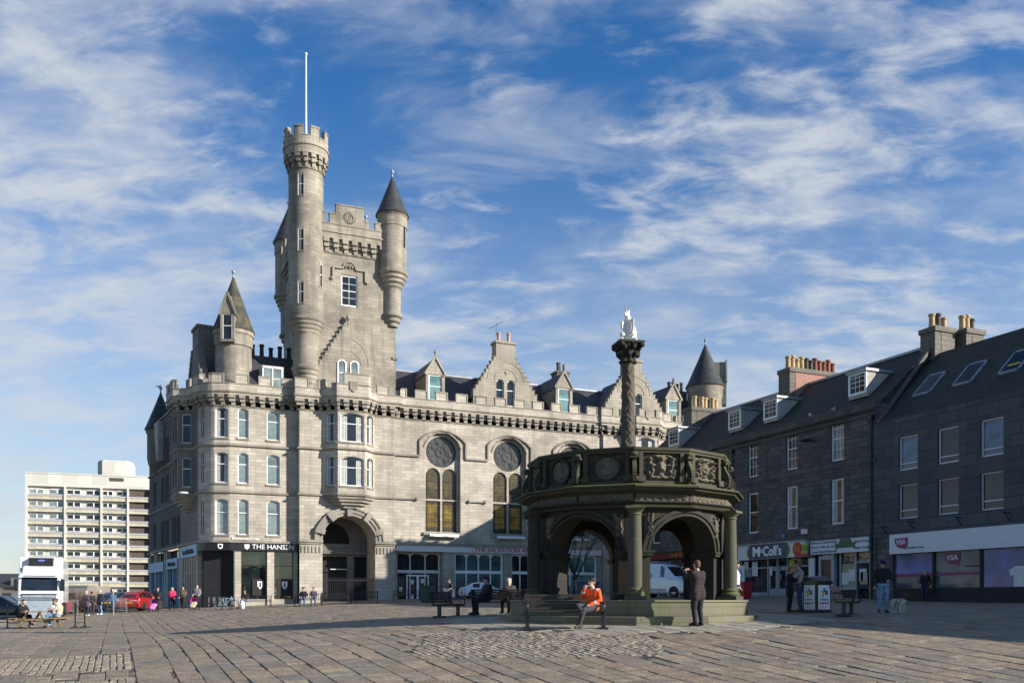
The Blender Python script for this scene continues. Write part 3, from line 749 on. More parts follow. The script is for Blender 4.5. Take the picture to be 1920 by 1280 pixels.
            for dx in (-.62,-.47,.47,.62): l.box(cxx+dx-.02, cxx+dx+.02, y-.03, y-.008, 7.45, 10.05)
            for zz in (7.65, 8.3, 8.9, 9.5, 9.85): l.box(cxx-.65, cxx+.65, y-.03, y-.009, zz, zz+.03)
            l.build('leading', IRON, u)
        sl = MB(); sl.box(X-1.75, X+1.7, -.75, -.2, 7.12, 7.35); sl.build('sill', GRM, root)
        t = MB(); t.box(X-1.3, X+1.3, -1.05, -.76, 6.98, 7.2); t.build('light_trough', WHITE, root)
        # hood mould: rises from string 2 around the recess
        n = 14; pr = [(X-2.05, 13.7), (X-2.05, 15.0)]+[(X-2.05+4.1*i/n, 15.0+.98*math.sin(PI*i/n)**.75) for i in range(1,n)]+[(X+2.05, 15.0), (X+2.05, 13.7)]
        for a, b in zip(pr, pr[1:]): trim.bar((a[0], -.62, a[1]), (b[0], -.62, b[1]), .15, .17, up=(0,1,0))
        pr2 = [(X-1.66, 14.5)]+[(X-1.66+3.32*i/n, 14.7+1.18*math.sin(PI*i/n)**.8) for i in range(1,n)]+[(X+1.66, 14.5)]
        for a, b in zip(pr2, pr2[1:]): trim.bar((a[0], -.57, a[1]), (b[0], -.57, b[1]), .10, .1, up=(0,1,0))
    # strings on segment C, broken at the hoods / windows
    edges = [13.8]; 
    for x in XC: edges += [13.8+x-2.05, 13.8+x+2.05]
    edges.append(33.4)
    for a, b in zip(edges[::2], edges[1::2]): trim.box(a, b, -.72, -.551, 13.6, 13.76)
    e2 = [13.8]
    for x in XC: e2 += [13.8+x-2.35, 13.8+x+2.35]
    e2.append(33.4)
    for i, (a, b) in enumerate(zip(e2[::2], e2[1::2])):
        trim.box(a, b, -.70, -.551, 10.0, 10.14)
        for q in ((b,) if i < 3 else ())+((a,) if i else ()): trim.ball((q, -.65, 10.07), .16, 8, 6)
    # --- strings and cornices elsewhere
    for a, b in ((0, tC0-.3), (tC1+.3, PU.L-.5)):
        sweep(trim, PU.sub(a, b), [(0,13.55),(.16,13.62),(.16,13.72),(.03,13.8),(0,13.8)])
        sweep(trim, PU.sub(a, b), [(0,9.9),(.14,9.96),(.14,10.08),(.02,10.14),(0,10.14)])
    # --- corbel table and battlements
    sideb = par(PU, *SP(8.2))
    corbels(trim, PU, sideb, PU.L-10, zc0, zc1, pitch=.74)
    sweep(wall, PU.sub(sideb, PU.L-10), rect(-.2, .40, zc1, zp))
    sweep(trim, PU.sub(sideb, PU.L-10), [(.38,zp-.1),(.5,zp-.06),(.5,zp+.06),(.38,zp+.1)])
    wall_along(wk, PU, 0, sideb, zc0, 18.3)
    tor0 = par(PU, 8.4,-1.3); tor1 = par(PU, 11.5,-1.4)
    battlement(wall, trim, PU, sideb, tor0+.35, zp, zcr, zm, .42, start=.5)
    battlement(wall, trim, PU, tor1-.35, PU.L-10, zp, zcr, zm, .42, start=1.3, pitch=1.79)
    battlement(wall, trim, PU, tor0+.35, tor1-.35, zp, 18.75, 19.6, .42, start=.75, pitch=3.0, frac=.66)
    sweep(trim, PU.sub(0, sideb), rect(-.3,.1,18.3,18.45))
    # shield on the oriel parapet
    for ox in (10.0, o2):
        s = MB(); s.slab([(ox-.3,18.35),(ox,18.1),(ox+.3,18.35),(ox+.32,18.95),(ox-.32,18.95)], -2.3, -2.21); s.build('shield', GRM, root)
    # --- lower walls
    tl = lambda x, y: par(PL, x, y)
    spl = [(tl(cc[0]+R_*math.cos(math.radians(-107)), cc[1]+R_*math.sin(math.radians(-107))), 6.75, 1.0, 2.75, .18, (GLB, 1)),
           (tl(1.85,0), 6.75, .8, 2.75, .15, (GLB,)), (tl(4.14,0), 6.75, 1.02, 2.75, .17, (GLB,)),
           (tl(cc[0]+R_*.985*math.cos(math.radians(-151)), cc[1]+R_*.985*math.sin(math.radians(-151))), 6.75, .42, 2.6, .08, (GL,))]
    for L in (9.3, 11.1, 14.2, 16.2, 20.2):
        for dx in (-.55, 0, .55): spl.append((tl(*SP(L+dx)), 6.6, .36, 2.3, 0, (GL, 1, 1)))
    spl.sort(key=lambda q: q[0])
    tB0 = tl(6.03,-.8)
    lk = tl(*SP(8.4)); lh = tl(*SP(1.9))
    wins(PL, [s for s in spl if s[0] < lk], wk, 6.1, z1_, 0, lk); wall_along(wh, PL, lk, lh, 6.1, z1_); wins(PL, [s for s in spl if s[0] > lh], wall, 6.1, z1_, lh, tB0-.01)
    wall_along(wall, PL, tl(33.4,-.6), PL.L, .3, z1_)
    # segment B with the great arch
    ac = 10.0-6.03; AW = 4.3; sprg = 6.45
    ao = [(ac-AW/2, .4), (ac+AW/2, .4)]+[(ac+AW/2*math.cos(PI*i/18), sprg+2.0*math.sin(PI*i/18)) for i in range(19)]
    wall.panel((6.03,-.8), (13.8,-.8), [(0,.3),(7.77,.3),(7.77,z1_),(0,z1_)], [ao], 2.6)
    wall.panel((13.8,-.8), (13.8,-.55), [(0,.3),(.25,.3),(.25,z1_),(0,z1_)])
    wall.build('wall', GR, root); wk.build('wall', GRK, root)['label'] = 'very dark side street wall'; wh.build('wall', GRH, root)['label'] = 'brown-grey side street wall with oriel'
    # oriel undersides
    for poly in ([(7.85,-.8),(8.85,-1.8),(11.05,-1.8),(12.1,-.8)], [(o2-2.1,-.8),(o2-1.1,-1.8),(o2+1.1,-1.8),(o2+2.1,-.8)], sor):
        c = ((poly[0][0]+poly[-1][0])/2, (poly[0][1]+poly[-1][1])/2); ob = MB()
        for k in range(6):
            s = 1-.13*k-.015*k*k; z = z1_-.02-.24*k
            pp = [(c[0]+(x-c[0])*s, c[1]+(y-c[1])*s) for x, y in poly]; ob.prism(pp, z-.24, z-.03); pp2 = [(c[0]+(x-c[0])*(s+.04), c[1]+(y-c[1])*(s+.04)) for x, y in poly]; ob.prism(pp2, z-.08, z-.001)
        ob.build('oriel_base', GRM, root)
    # archivolt, imposts, keystones
    X0 = 10.0; n = 24
    for r0, r1, out in ((2.16, 2.42, .10), (2.42, 2.72, .18), (2.72, 2.85, .26)):
        for i in range(n):
            a, b = PI*i/n, PI*(i+1)/n; f = 2.0/2.15
            q = [(X0+r0*math.cos(a), sprg+r0*f*math.sin(a)), (X0+r1*math.cos(a), sprg+r1*f*math.sin(a)), (X0+r1*math.cos(b), sprg+r1*f*math.sin(b)), (X0+r0*math.cos(b), sprg+r0*f*math.sin(b))]
            trim.slab(q[::1], -.8-out, -.78)
    for a in (18, 54, 90, 126, 162):
        a = math.radians(a); f = .93; ca, sa = math.cos(a), math.sin(a); t = .24
        q = [(X0+2.1*ca+t*.8*sa, sprg+2.1*f*sa-t*.8*ca), (X0+2.9*ca+t*sa, sprg+2.9*f*sa-t*ca), (X0+2.9*ca-t*sa, sprg+2.9*f*sa+t*ca), (X0+2.1*ca-t*.8*sa, sprg+2.1*f*sa+t*.8*ca)]
        trim.slab(q, -1.16, -.8)
    for a, b in ((6.0, 7.87), (12.13, 13.85)):
        trim.box(a, b, -1.0, -.79, 6.25, 6.45); trim.box(a+.05, b-.05, -.9, -.79, 6.1, 6.25)
        for k in range(6): trim.box(a+.14+k*.29, a+.27+k*.29, -.87, -.79, 5.45, 5.95)
    # porch interior
    ph = MB()
    ph.panel((7.0,1.8), (13.0,1.8), [(0,.3),(6,.3),(6,9),(0,9)], [arch(3.0, 1.7, 1.45, 12, 6.35, 2.2), arch(2.6, 4.1, 0, 8, 1.2, 2.2), arch(1.1, 4.1, 0, 8, 1.2, 4.6)], .3)
    ph.box(7.85, 12.15, -.7, 1.79, .5, 1.42)
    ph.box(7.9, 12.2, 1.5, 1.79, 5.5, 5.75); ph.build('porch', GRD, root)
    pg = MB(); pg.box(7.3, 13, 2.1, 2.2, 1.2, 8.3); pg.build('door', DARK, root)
    gt = MB()
    for k in range(29): gt.bar((8.0+k*.143, -.55, 1.45), (8.0+k*.143, -.55, 3.5+.0), .028)
    for z in (1.55, 3.25): gt.box(7.87, 12.12, -.58, -.52, z, z+.06)
    gt.build('gate', IRON, root)
    ps = MB(); ps.box(9.0, 10.4, 1.62, 1.66, 4.2, 4.26); ps.build('name_strip', OFFW, root)
    # --- corner shop
    sh = MB()
    for u0, u1 in ((440,452),(501,514)):
        sh.box(CF.x(u0), CF.x(u1), -.02, .4, .9, 5.5)
    sh.box(5.75, 6.03, -.0, .5, .9, 6.1)
    sh.box(CF.x(452), 5.75, .12, .5, .9, 1.75); 
    for L in (2.2, 3.1, 4.0, 4.9, 5.8, 6.7, 7.6):
        a = SP(L); b = SP(L+.38); sh.prism([b, a, SP(L,.4), SP(L+.38,.4)], .3, 6.1)
    sh.prism([SP(9.2), SP(8.0), SP(8.0,.4), SP(9.2,.4)], .3, 6.1)
    for L in (14.3, 15.2, 19.5, 22.6): sh.prism([SP(L+.5), SP(L), SP(L,.4), SP(L+.5,.4)], .3, 6.1)
    build_each(sh, 'shop_pillar', GR, root)
    sg = MB()
    sg.box(CF.x(452)-.1, 5.8, .42, .46, .9, 5.6)
    dk = MB(); dk.add([(-1.0,1.3,.9),(CF.x(440),.5,.9),(CF.x(440),.5,5.6),(-1.0,1.3,5.6)], [(0,1,2,3)]); dk.build('doorway', DARK, root)
    sg.prism([SP(23.0,.45), SP(2.0,.45), SP(2.0,.6), SP(23.0,.6)], .3, 6.1)
    sg.build('shop_glass', GLV, root)
    tr = MB()
    for z in (4.35, 2.9): tr.box(CF.x(452), 5.76, .36, .41, z, z+.05)
    tr.box(CF.x(452)+.02, CF.x(452)+.09, .35, .41, 1.75, 5.5)
    tr.box(CF.x(440)-.02, -.25, .38, .46, .9, 1.6); tr.build('shop_frame', BLACK, root)
    # stair rail and posters seen through the glass
    for u in (489, 565-12):
        xx = CF.x(u) if u < 500 else CF.x(535)
        po = MB(); po.box(xx-.6, xx+.6, .33, .35, 2.0, 3.35); po = po.build('poster', BLACKM, root)
        cr = MB(); cr.slab([(xx-.2,2.75),(xx,2.52),(xx+.2,2.75),(xx+.22,3.15),(xx-.22,3.15)], .31, .328); cr.slab([(xx-.11,2.8),(xx+.11,2.8),(xx+.11,2.9),(xx-.11,2.9)], .305, .31); cr.build('crest', WHITE, po)
        cr = MB(); cr.box(xx-.06, xx+.06, .30, .309, 2.68, 3.05); cr.build('crest_stroke', BLACKM, po)
    rl = MB()
    for k in range(3): rl.bar((CF.x(512)+1.0, .40, 3.15+k*.3), (CF.x(545), .40, 3.15+k*.3), .035)
    for x in (CF.x(512)+1.0, CF.x(545)): rl.bar((x,.40,2.2), (x,.40,4.0), .05)
    rl.bar((CF.x(516),.4,2.3), (CF.x(512)+1.0,.40,3.75), .04); rl.bar((CF.x(516),.4,2.0), (CF.x(512)+1.0,.40,3.45), .04); rl.build('stair_rail', LEAD, root)
    fa = MB(); sweep(fa, PL.sub(tl(*SP(.0))-1.3, tl(6.0,0)-.02), rect(.02, .12, 5.5, 6.12))
    fas = fa.build('fascia', BLACK, root)
    x0, x1 = CF.x(473,-.13), CF.x(551,-.13)
    text_mesh('lettering', 'THE HANSEN', .52, WHT, fas, ((x0+x1)/2, -.13, 5.82), width=x1-x0)
    for xc, dark in ((CF.x(463,-.13), 0), (CF.x(411,-.13)+.1, 1)):
        y = -.13 if not dark else .06
        cr = MB(); cr.slab([(xc-.17,5.72),(xc,5.6),(xc+.17,5.72),(xc+.19,6.0),(xc-.19,6.0)], y-.03, y); cr.build('crest', WHT, fas)
        if dark: cr = MB(); cr.slab([(xc-.1,5.76),(xc,5.69),(xc+.1,5.76),(xc+.1,5.93),(xc-.1,5.93)], y-.05, y-.031); cr.build('crest_field', BLACK, fas)
    sweep(trim, PL.sub(tl(*SP(22.9)), tl(6.0,0)-.02), rect(0, .2, 6.12, 6.3))
    st = MB(); st.box(1.0, 3.0, -.06, .0, 6.36, 6.52); so_ = st.build('street_name_plate', OFFW, root)
    text_mesh('lettering', 'CASTLE STREET', .13, BLACK, so_, (2.0, -.066, 6.44), width=1.7, depth=.004)
    # blue fascias in the side street
    for L0, L1, z0, z1, words in ((1.9, 7.9, 5.15, 6.05, 1), (9.3, 14.2, 4.4, 5.3, 1), (15.5, 22.9, 4.3, 5.2, 0)):
        f = MB(); a = SP(L1,-.12); b = SP(L0,-.12); f.prism([a, b, SP(L0,-.0), SP(L1,-.0)], z0, z1); f = f.build('fascia', BLUEF, root)
        if words:
            rnd = random.Random(L0); k = MB(); L = L1-1.0
            d = Vector(b)-Vector(a); d.normalize(); nn = Vector((d.y,-d.x))
            while L > L0+.8:
                w = rnd.uniform(.14,.3); p = Vector(SP(L,-.13)); q = Vector(SP(L-w,-.13)); zz = z0+.25; h = rnd.uniform(.25,.4)
                k.prism([p+nn*.03, q+nn*.03, q, p], zz, zz+h*.35); k.prism([p+nn*.03, p+d*.05+nn*.03, p+d*.05, p], zz, zz+h)
                L -= w+.09
            k.build('scrollwork', BLACKM, f)
    bf = MB()
    for L in (9.6, 11.6, 13.8, 16, 18, 20, 22): bf.prism([SP(L+.16,-.03), SP(L,-.03), SP(L,.3), SP(L+.16,.3)], .4, 4.4)
    build_each(bf, 'shop_frame', BLUEF, root)
    # --- shops under the tall windows
    gnd = 1.3
    fx = MB(); fx.box(13.95, 33.3, -.72, -.5, 5.72, 6.22); fx = fx.build('fascia', WFAS, root)
    xl = CF.x(889, -.73); tm = text_mesh('lettering', 'THE SALVATION ARMY', .5, RED, fx, (xl+3.0, -.735, 5.97), width=6.0, offset=.008)
    ln = MB(); ln.box(CF.x(885,-.73), CF.x(885,-.73)+.05, -.735, -.72, 5.73, 6.21); ln.build('seam', LEAD, fx)
    trim.box(13.8, 33.4, -.8, -.5, 6.22, 6.42)
    piers = [(13.8,14.0)]; bays = []
    xs = [(744,830),(852,944),(958,1030)]
    for a, b in xs: bays.append((CF.x(a,-.5)+.05, CF.x(b,-.5)))
    bays.append((27.6, 33.3-.35)); 
    pr = MB(); prev = 13.81
    for a, b in bays:
        if a-prev > .05: pr.box(prev, a, -.50, .2, .4, 5.74)
        prev = b
    pr.box(prev, 33.4, -.50, .2, .4, 5.74); build_each(pr, 'shop_pillar', GR, root)
    for i, (a, b) in enumerate(bays):
        g = MB(); y = -.2; lit = (i == 3)
        if i == 0: y = .3
        g.box(a, b, y+.03, y+.06, gnd, 5.74); g.build('shop_glass', GLC if lit else GLT if i == 1 else GLV, root)
        f = MB(); n = 4 if i else 3
        f.box(a, b, y-.08, y+.02, 3.95, 4.2); f.box(a, b, y-.07, y+.02, 5.55, 5.73); f.box(a, b, y-.08, y+.02, gnd, gnd+.12)
        for k in range(n+1):
            x = a+(b-a)*k/n; w = .07 if k in (0,n) else .045; x = min(max(x, a+w), b-w)
            f.box(x-w, x+w, y-.07, y+.02, 4.2, 5.55); 
            if not (lit and k in (1,3)): f.box(x-w, x+w, y-.07, y+.02, gnd+.12, 3.95)
            if k < n:      # spandrels of the arched upper lights
                xa, xb = a+(b-a)*k/n, a+(b-a)*(k+1)/n; r = (xb-xa)/2; m = (xa+xb)/2
                for sgn in (-1,1): f.slab([(m+sgn*r,5.56),(m+sgn*r*.45,5.56),(m+sgn*r*.8,5.42),(m+sgn*r,5.15)][::(1 if sgn < 0 else -1)][::-1], y-.065, y+.015)
        f.build('shop_frame', WHITE if i else OFFW, root)
        if i == 0:
            d = MB(); xm = a+(b-a)*.5
            for q in (-1, 1):
                x0_ = xm-.02 if q > 0 else xm-1.0; d.box(x0_, x0_+.12, y-.12, y-.081, gnd, 3.8); d.box(x0_+.9, x0_+1.0, y-.12, y-.081, gnd, 3.8); d.box(x0_+.1, x0_+.92, y-.12, y-.081, 3.68, 3.8); d.box(x0_+.1, x0_+.92, y-.12, y-.081, gnd, gnd+.3)
            d.build('door', WHITE, root)
            d = MB()
            for q, zz in ((-.5,3.0),(.4,3.1),(.45,1.9),(-.5,1.8),(1.5,2.0),(-1.5,2.4)): d.box(xm+q-.15, xm+q+.15, y-.14, y-.121, zz, zz+.38)
            d.build('notice', OFFW, root)
            s = MB(); s.box(a, b, -.8, y, .5, gnd); s.build('doorstep', STEP, root)
    # =========================== roofs
    rf = MB()
    a = Path([SP(23.0), SP(3.4)]); sweep(rf, a.p, [(-.5,18.3),(-4.2,21.6),(-8,21.6),(-8,18.2)])
    sweep(rf, [(.4,.0),(6.9,.0)], [(-.9,18.2),(-3.6,21.7),(-9,21.7),(-9,18.2)])
    rf.build('roof', SLATE, root)
    rf = MB(); sweep(rf, [(13.9,0),(47.4,0)], [(-.35,17.9),(-5.6,22.2),(-10.6,17.9)]); rf.build('roof', SLATE, root)
    rd = MB(); rd.box(13.9, 47.4, 5.45, 5.75, 22.15, 22.3); rd.build('ridge', LEAD, root)
    fl = MB(); fl.prism([(x, y) for x, y in [SP(22,.5), SP(1.5,.8), (1.2,.5), (47,.6), (47,11), (3,11), SP(22,10)]], 17.6, 17.8); fl.build('roof_deck', LEAD, root)
    bk = MB(); bk.box(3, 48, 11, 11.4, .3, 18); bk.build('rear_wall', GRD, root)
    # flat dormer and chimney pots left of the tower
    dm = MB(); dx0, dx1 = CF.x(492, 1.2), CF.x(530, 1.2); dm.box(dx0-.1, dx1+.1, 1.3, 3.6, 18.2, 20.4); dm = dm.build('dormer', LEAD, root)
    f = MB(); zb = 18.6; w = dx1-dx0
    for q in (0, .47, .94): f.box(dx0+w*q, dx0+w*q+.1, 1.2, 1.3, zb, 20.35)
    f.box(dx0, dx1+.04, 1.2, 1.3, 20.2, 20.38); f.box(dx0, dx1, 1.21, 1.3, 19.35, 19.42); f.box(dx0+.1, dx1-.05, 1.27, 1.29, zb, 20.2); f.m = 0
    f.build('dormer_window', [OFFW], dm)
    g = MB(); g.box(dx0+.12, dx1-.05, 1.245, 1.26, zb, 19.3); g.box(dx0+.12, dx1-.05, 1.245, 1.26, 19.45, 20.18); g.build('glass', GLB, dm)
    ck = MB(); ck.box(2.9, 6.6, 5.0, 6.0, 18, 22.1); ck = ck.build('chimney', STK, root)
    pots(ck, [(3.3+.75*i, 5.5) for i in range(5)], 22.1, 1.0, .2, [POTB])
    # side gable with tall chimney, seen edge-on
    sg_ = MB(); a = Vector(SP(8.2,.45)); b = Vector(SP(2.3,.45)); Lg = (b-a).length
    sg_.panel(a, b, [(0,18)]+[(Lg,18)]+[q for q in crowsteps(0,Lg,Lg*.36,Lg*.64,18.6,22.2,8)[0:0]]+[(Lg,18.5),(Lg*.64,22.2),(Lg*.36,22.2),(0,18.5)])
    a2 = SP(8.2,.9); b2 = SP(2.3,.9)
    sg_.panel(b2, a2, [(0,18),(Lg,18),(Lg,18.5),(Lg*.64,22.2),(Lg*.36,22.2),(0,18.5)])
    for i in range(9):
        z0 = 18.3+.42*i; o_ = Lg*(.03+.036*i)
        for l0, l1 in ((8.25-o_, 8.25-o_-.45), (2.25+o_, 2.25+o_+.45)):
            sg_.prism([SP(max(l0,l1),.38), SP(min(l0,l1),.38), SP(min(l0,l1),1.0), SP(max(l0,l1),1.0)], z0, z0+.55)
    sg_.build('gable', GRD, root)
    ck = MB(); ck.prism([SP(6.2,.5), SP(4.2,.5), SP(4.2,2.1), SP(6.2,2.1)], 18, 23.7); ck.prism([SP(6.3,.4), SP(4.1,.4), SP(4.1,2.2), SP(6.3,2.2)], 23.7, 23.95); ck.build('chimney', GRD, root)
    # lit crow-stepped skew and turret on the far side wing
    sk = MB()
    for i in range(9):
        z0 = 14.4+.4*i; k = .3*i
        sk.prism([SP(16.6+k*.5,-.5), SP(15.9+k*.0,-.5), SP(15.9,.6), SP(16.6+k*.5,.6)], z0, z0+.4)
    sk.build('skew', GR, root)
    turret(root, SP(18.9,.3), [(.6,13.6),(.9,14.0),(1.1,14.4),(1.2,14.9),(1.2,17.2),(1.32,17.4),(1.32,17.7)], (1.45, 17.7, 21.3), SLATEC, GRD)
    # =========================== gables over windows 2 and the far oriel
    def gable(xc, zfoot, zcap, half, cap, ypl, chz, windows=True, chim=True, pts=0):
        out = crowsteps(xc-half, xc+half, xc-cap, xc+cap, zfoot, zcap, 9)
        o = [(a-xc+half, b) for a, b in out]; o = [(2*half,17.9)]+o+[(0,17.9)]
        ho = [(arch(.74, 2.3, .3, 6, 18.75, half+s*.52)) for s in (-1,1)] if windows else []
        g = MB(); g.panel((xc-half,ypl), (xc+half,ypl), o[::-1][::-1], ho, .3)
        # thickness: step tops and returns
        n = 9
        for i in range(n):
            za = zfoot+(zcap-zfoot)*i/n; zb_ = zfoot+(zcap-zfoot)*(i+1)/n; w = (half-cap)/n
            for s in (-1, 1):
                xo = half-w*i; xi = xo-w-.02
                g.box(xc+s*xo, xc+s*xi, ypl+.01, ypl+.5, za-.2, zb_-.004)
                g.box(xc+s*(xo+.03), xc+s*(xi-.01), ypl-.04, ypl+.52, zb_-.06, zb_+.004)
        g.box(xc-half+.05, xc+half-.05, ypl+.4, ypl+.5, 17.9, zfoot+.1)
        gb = g.build('gable', GRG, root)
        rr = MB(); zr = zfoot+(zcap-zfoot)*.98; rr.add([(xc-half,ypl+.4,zfoot-.3),(xc,ypl+.4,zcap-.2),(xc+half,ypl+.4,zfoot-.3),(xc-half,6,zfoot-.3),(xc,6,zcap-.2),(xc+half,6,zfoot-.3)], [(0,1,4,3),(1,2,5,4),(0,2,1)][:2]); rr.build('gable_roof', SLATE, gb)
        for s in (-1, 1):
            if windows: 
                w = window(root, (xc+s*.52, ypl+.2, 18.75), 0, .76, 2.3, .3, fw=.07, rail=.6, gm=GL)
        # relieving arch lines
        tr_ = MB(); 
        for i in range(14):
            a, b = PI*i/14, PI*(i+1)/14
            for r in (1.08, 1.75): tr_.bar((xc+r*math.cos(a), ypl-.005, 20.95+r*.95*math.sin(a)), (xc+r*math.cos(b), ypl-.005, 20.95+r*.95*math.sin(b)), .035, .05, up=(0,1,0))
        tr_.bar((xc+.1,ypl-.03,21.5), (xc-.06,ypl-.03,21.75), .06); tr_.bar((xc-.06,ypl-.03,21.75), (xc+.1,ypl-.03,21.6), .06); tr_.build('relieving_arch', GRM, gb)
        if chim:
            c = MB(); c.box(xc-cap, xc+cap, ypl-.001, ypl+1.0, zcap-.3, chz-.2); c.box(xc-cap-.1, xc+cap+.1, ypl-.1, ypl+1.1, chz-.2, chz); c = c.build('chimney', GRM, root)
            if pts: pots(c, [(xc-.45, ypl+.5), (xc+.5, ypl+.5)], chz, .85, .17, [POTO])
        return gb
    gable(24.2, 20.3, 22.5, 3.0, .88, .25, 24.2, pts=1) if False else None
    gable(24.2, 19.6, 23.0, 3.05, .9, .3, 24.4, pts=1)
    gable(o2, 19.6, 23.0, 3.05, .9, .3, 24.2)
    # dormers
    for xc in (17.85, 30.2, 42.0):
        d = MB(); y0 = .75
        d.panel((xc-.85,y0), (xc+.85,y0), [(0,18),(1.7,18),(1.7,21.0),(.85,22.4),(0,21.0)], [arch(1.22, 2.2, 0, 8, 18.75, .85)], .25)
        for s in (-1, 1):
            d.bar((xc+s*.95, y0-.02, 20.95), (xc, y0-.02, 22.5), .16, .18, up=(0,1,0)); d.box(xc+s*.72, xc+s*.9, y0-.08, y0, 20.85, 21.0)
            d.add([(xc+s*.85,y0,18),(xc+s*.85,4.2,18),(xc+s*.85,4.2,21.0),(xc+s*.85,y0,21.0)], [(0,1,2,3)])
        d = d.build('dormer', GRG, root)
        r = MB(); r.add([(xc-.95,y0+.05,20.9),(xc,y0+.05,22.42),(xc+.95,y0+.05,20.9),(xc-.95,5.5,20.9),(xc,5.5,22.42),(xc+.95,5.5,20.9)], [(0,1,4,3),(1,2,5,4)]); r.build('dormer_roof', SLATE, d)
        r = MB(); r.lathe([(.05,22.45),(.08,22.6),(.05,22.7),(.13,22.8),(.13,22.95),(.05,23.05),(.03,23.15)], (xc,y0), 8); r.build('finial', GRM, d, smooth=True)
        w = window(root, (xc, y0+.15, 18.75), 0, 1.22, 2.2, 0, fw=.1, rail=.55, gm=GLC)
    ck = MB(); ck.box(31.2, 32.5, 4.2, 5.4, 20, 23.3); ck.box(31.1, 32.6, 4.1, 5.5, 23.3, 23.45); ck = ck.build('chimney', STK, root)
    pots(ck, [(31.5,4.6),(31.8,5.0),(32.2,4.7)], 23.45, .9, .17, [POTB, POTB, POTR])
    ck = MB(); ck.box(39.6, 41.2, 4.8, 5.8, 20, 22.4); ck = ck.build('chimney', STK, root); pots(ck, [(39.9,5.2),(40.4,5.2),(40.9,5.2)], 22.4, .8, .17, [POTR, POTO])
    ck = MB(); ck.box(44.2, 46.4, 4.9, 6.3, 20, 23.0); ck = ck.build('chimney', GRD, root); pots(ck, [(44.6,5.5),(45.1,5.5),(45.6,5.5),(46.1,5.5)], 23.0, .95, .17, [POTR, POTO])
    ae = MB(); ae.bar((23.55,.9,24.9),(23.55,.9,26.2),.03); ae.bar((22.9,.9,25.55),(24.3,.9,26.35),.03)
    for k in range(5): ae.bar((23.0+.25*k,.65,25.6+.143*k),(23.0+.25*k,1.15,25.6+.143*k),.02)
    tag(ae.build('tv_aerial', IRON, root), None)
    # =========================== corner turret with its dormer
    ct = turret(root, (1.45,2.9), [(1.42,17.8),(1.42,21.9),(1.52,21.92),(1.52,22.8),(1.6,22.82),(1.62,23.05),(1.6,23.2)], (1.68,23.2,27.7), SLATEL, GRT)
    th = math.radians(-112); px, py = 1.45+1.46*math.cos(th), 2.9+1.46*math.sin(th); dd = Vector((math.cos(th), math.sin(th))); tt = Vector((-dd.y, dd.x))
    d = MB(); d.M = Matrix.Translation((px,py,0)) @ Matrix.Rotation(th+PI/2, 4, 'Z')
    d.box(-.55,-.38,-.25,.6,22.1,24.2); d.box(.38,.55,-.25,.6,22.1,24.2); d.box(-.55,.55,-.25,.6,22.0,22.2); d.box(-.5,.5,-.2,.6,24.1,24.25)
    d.slab([(-.5,24.2),(.5,24.2),(0,25.7)], -.2, .5); d.bar((-.68,-.22,24.1),(0,-.22,25.9),.16,.16,up=(0,1,0)); d.bar((.68,-.22,24.1),(0,-.22,25.9),.16,.16,up=(0,1,0))
    d.add([(-.66,-.2,24.1),(0,-.2,25.85),(0,1.6,25.85),(-.66,1.2,24.1),(.66,-.2,24.1),(.66,1.2,24.1)], [(0,1,2,3),(1,4,5,2)])
    d.build('dormer', GRM, ct)
    g = MB(); g.M = d.M; g.box(-.38,.38,-.2,-.18,22.2,24.1); g.build('glass', GL, ct); g = MB(); g.M = d.M
    g.box(-.38,.38,-.24,-.2,23.2,23.27); g.box(-.38,-.32,-.24,-.2,22.2,24.1); g.box(.32,.38,-.24,-.2,22.2,24.1); g.build('window_frame', OFFW, ct)
    # far turret
    ft = turret(root, (47.3,3.0), [(1.7,17),(1.7,21.8),(1.8,22.0),(1.8,22.6),(1.88,22.8),(1.88,23.1)], (2.0,23.1,27.5), SLATEC, GRT)
    th = math.radians(-35); px, py = 47.3+1.75*math.cos(th), 3+1.75*math.sin(th)
    d = MB(); d.M = Matrix.Translation((px,py,0)) @ Matrix.Rotation(th+PI/2, 4, 'Z')
    d.box(-.6,.6,-.3,.6,21.2,23.6); d.slab([(-.6,23.6),(.6,23.6),(0,25.6)], -.25, 1.2); d.bar((-.72,-.3,23.4),(0,-.3,25.8),.16,.16,up=(0,1,0)); d.bar((.72,-.3,23.4),(0,-.3,25.8),.16,.16,up=(0,1,0)); d.build('dormer', GRM, ft)
    # =========================== THE TOWER
    tx0, tx1, ty0, ty1 = 6.75, 14.4, .95, 10.6
    tw = MB(); wz0, wz1 = 25.9, 28.45; wx = CF.x(655, ty0); wc = wx-tx0; W = tx1-tx0
    tw.panel((tx0,ty0), (tx1,ty0), [(0,17.8),(W,17.8),(W,30.9),(0,30.9)], [arch(1.36, wz1-wz0, 0, 6, wz0, wc)], .3)
    tw.panel((tx0,ty1), (tx0,ty0), [(0,17.8),(ty1-ty0,17.8),(ty1-ty0,30.9),(0,30.9)])
    tw.panel((tx1,ty0), (tx1,ty1), [(0,17.8),(ty1-ty0,17.8),(ty1-ty0,30.9),(0,30.9)])
    tw.panel((tx1,ty1), (tx0,ty1), [(0,17.8),(W,17.8),(W,30.9),(0,30.9)])
    tw.prism([(tx0,ty0),(tx1,ty0),(tx1,ty1),(tx0,ty1)], 30.7, 30.88)
    tw.box(tx1-.3, tx1+.12, ty0-.1, ty0+.5, 21.9, 22.1)
    tp = MB()
    TP = Path([(tx0,ty1),(tx0,ty0),(tx1,ty0),(tx1,ty1),(tx0,ty1)])
    corbels(tp, TP, 0, TP.L, 30.1, 31.15, pitch=.78)
    sweep(tw, TP.p, rect(-.1, .42, 31.15, 31.6), caps=False)
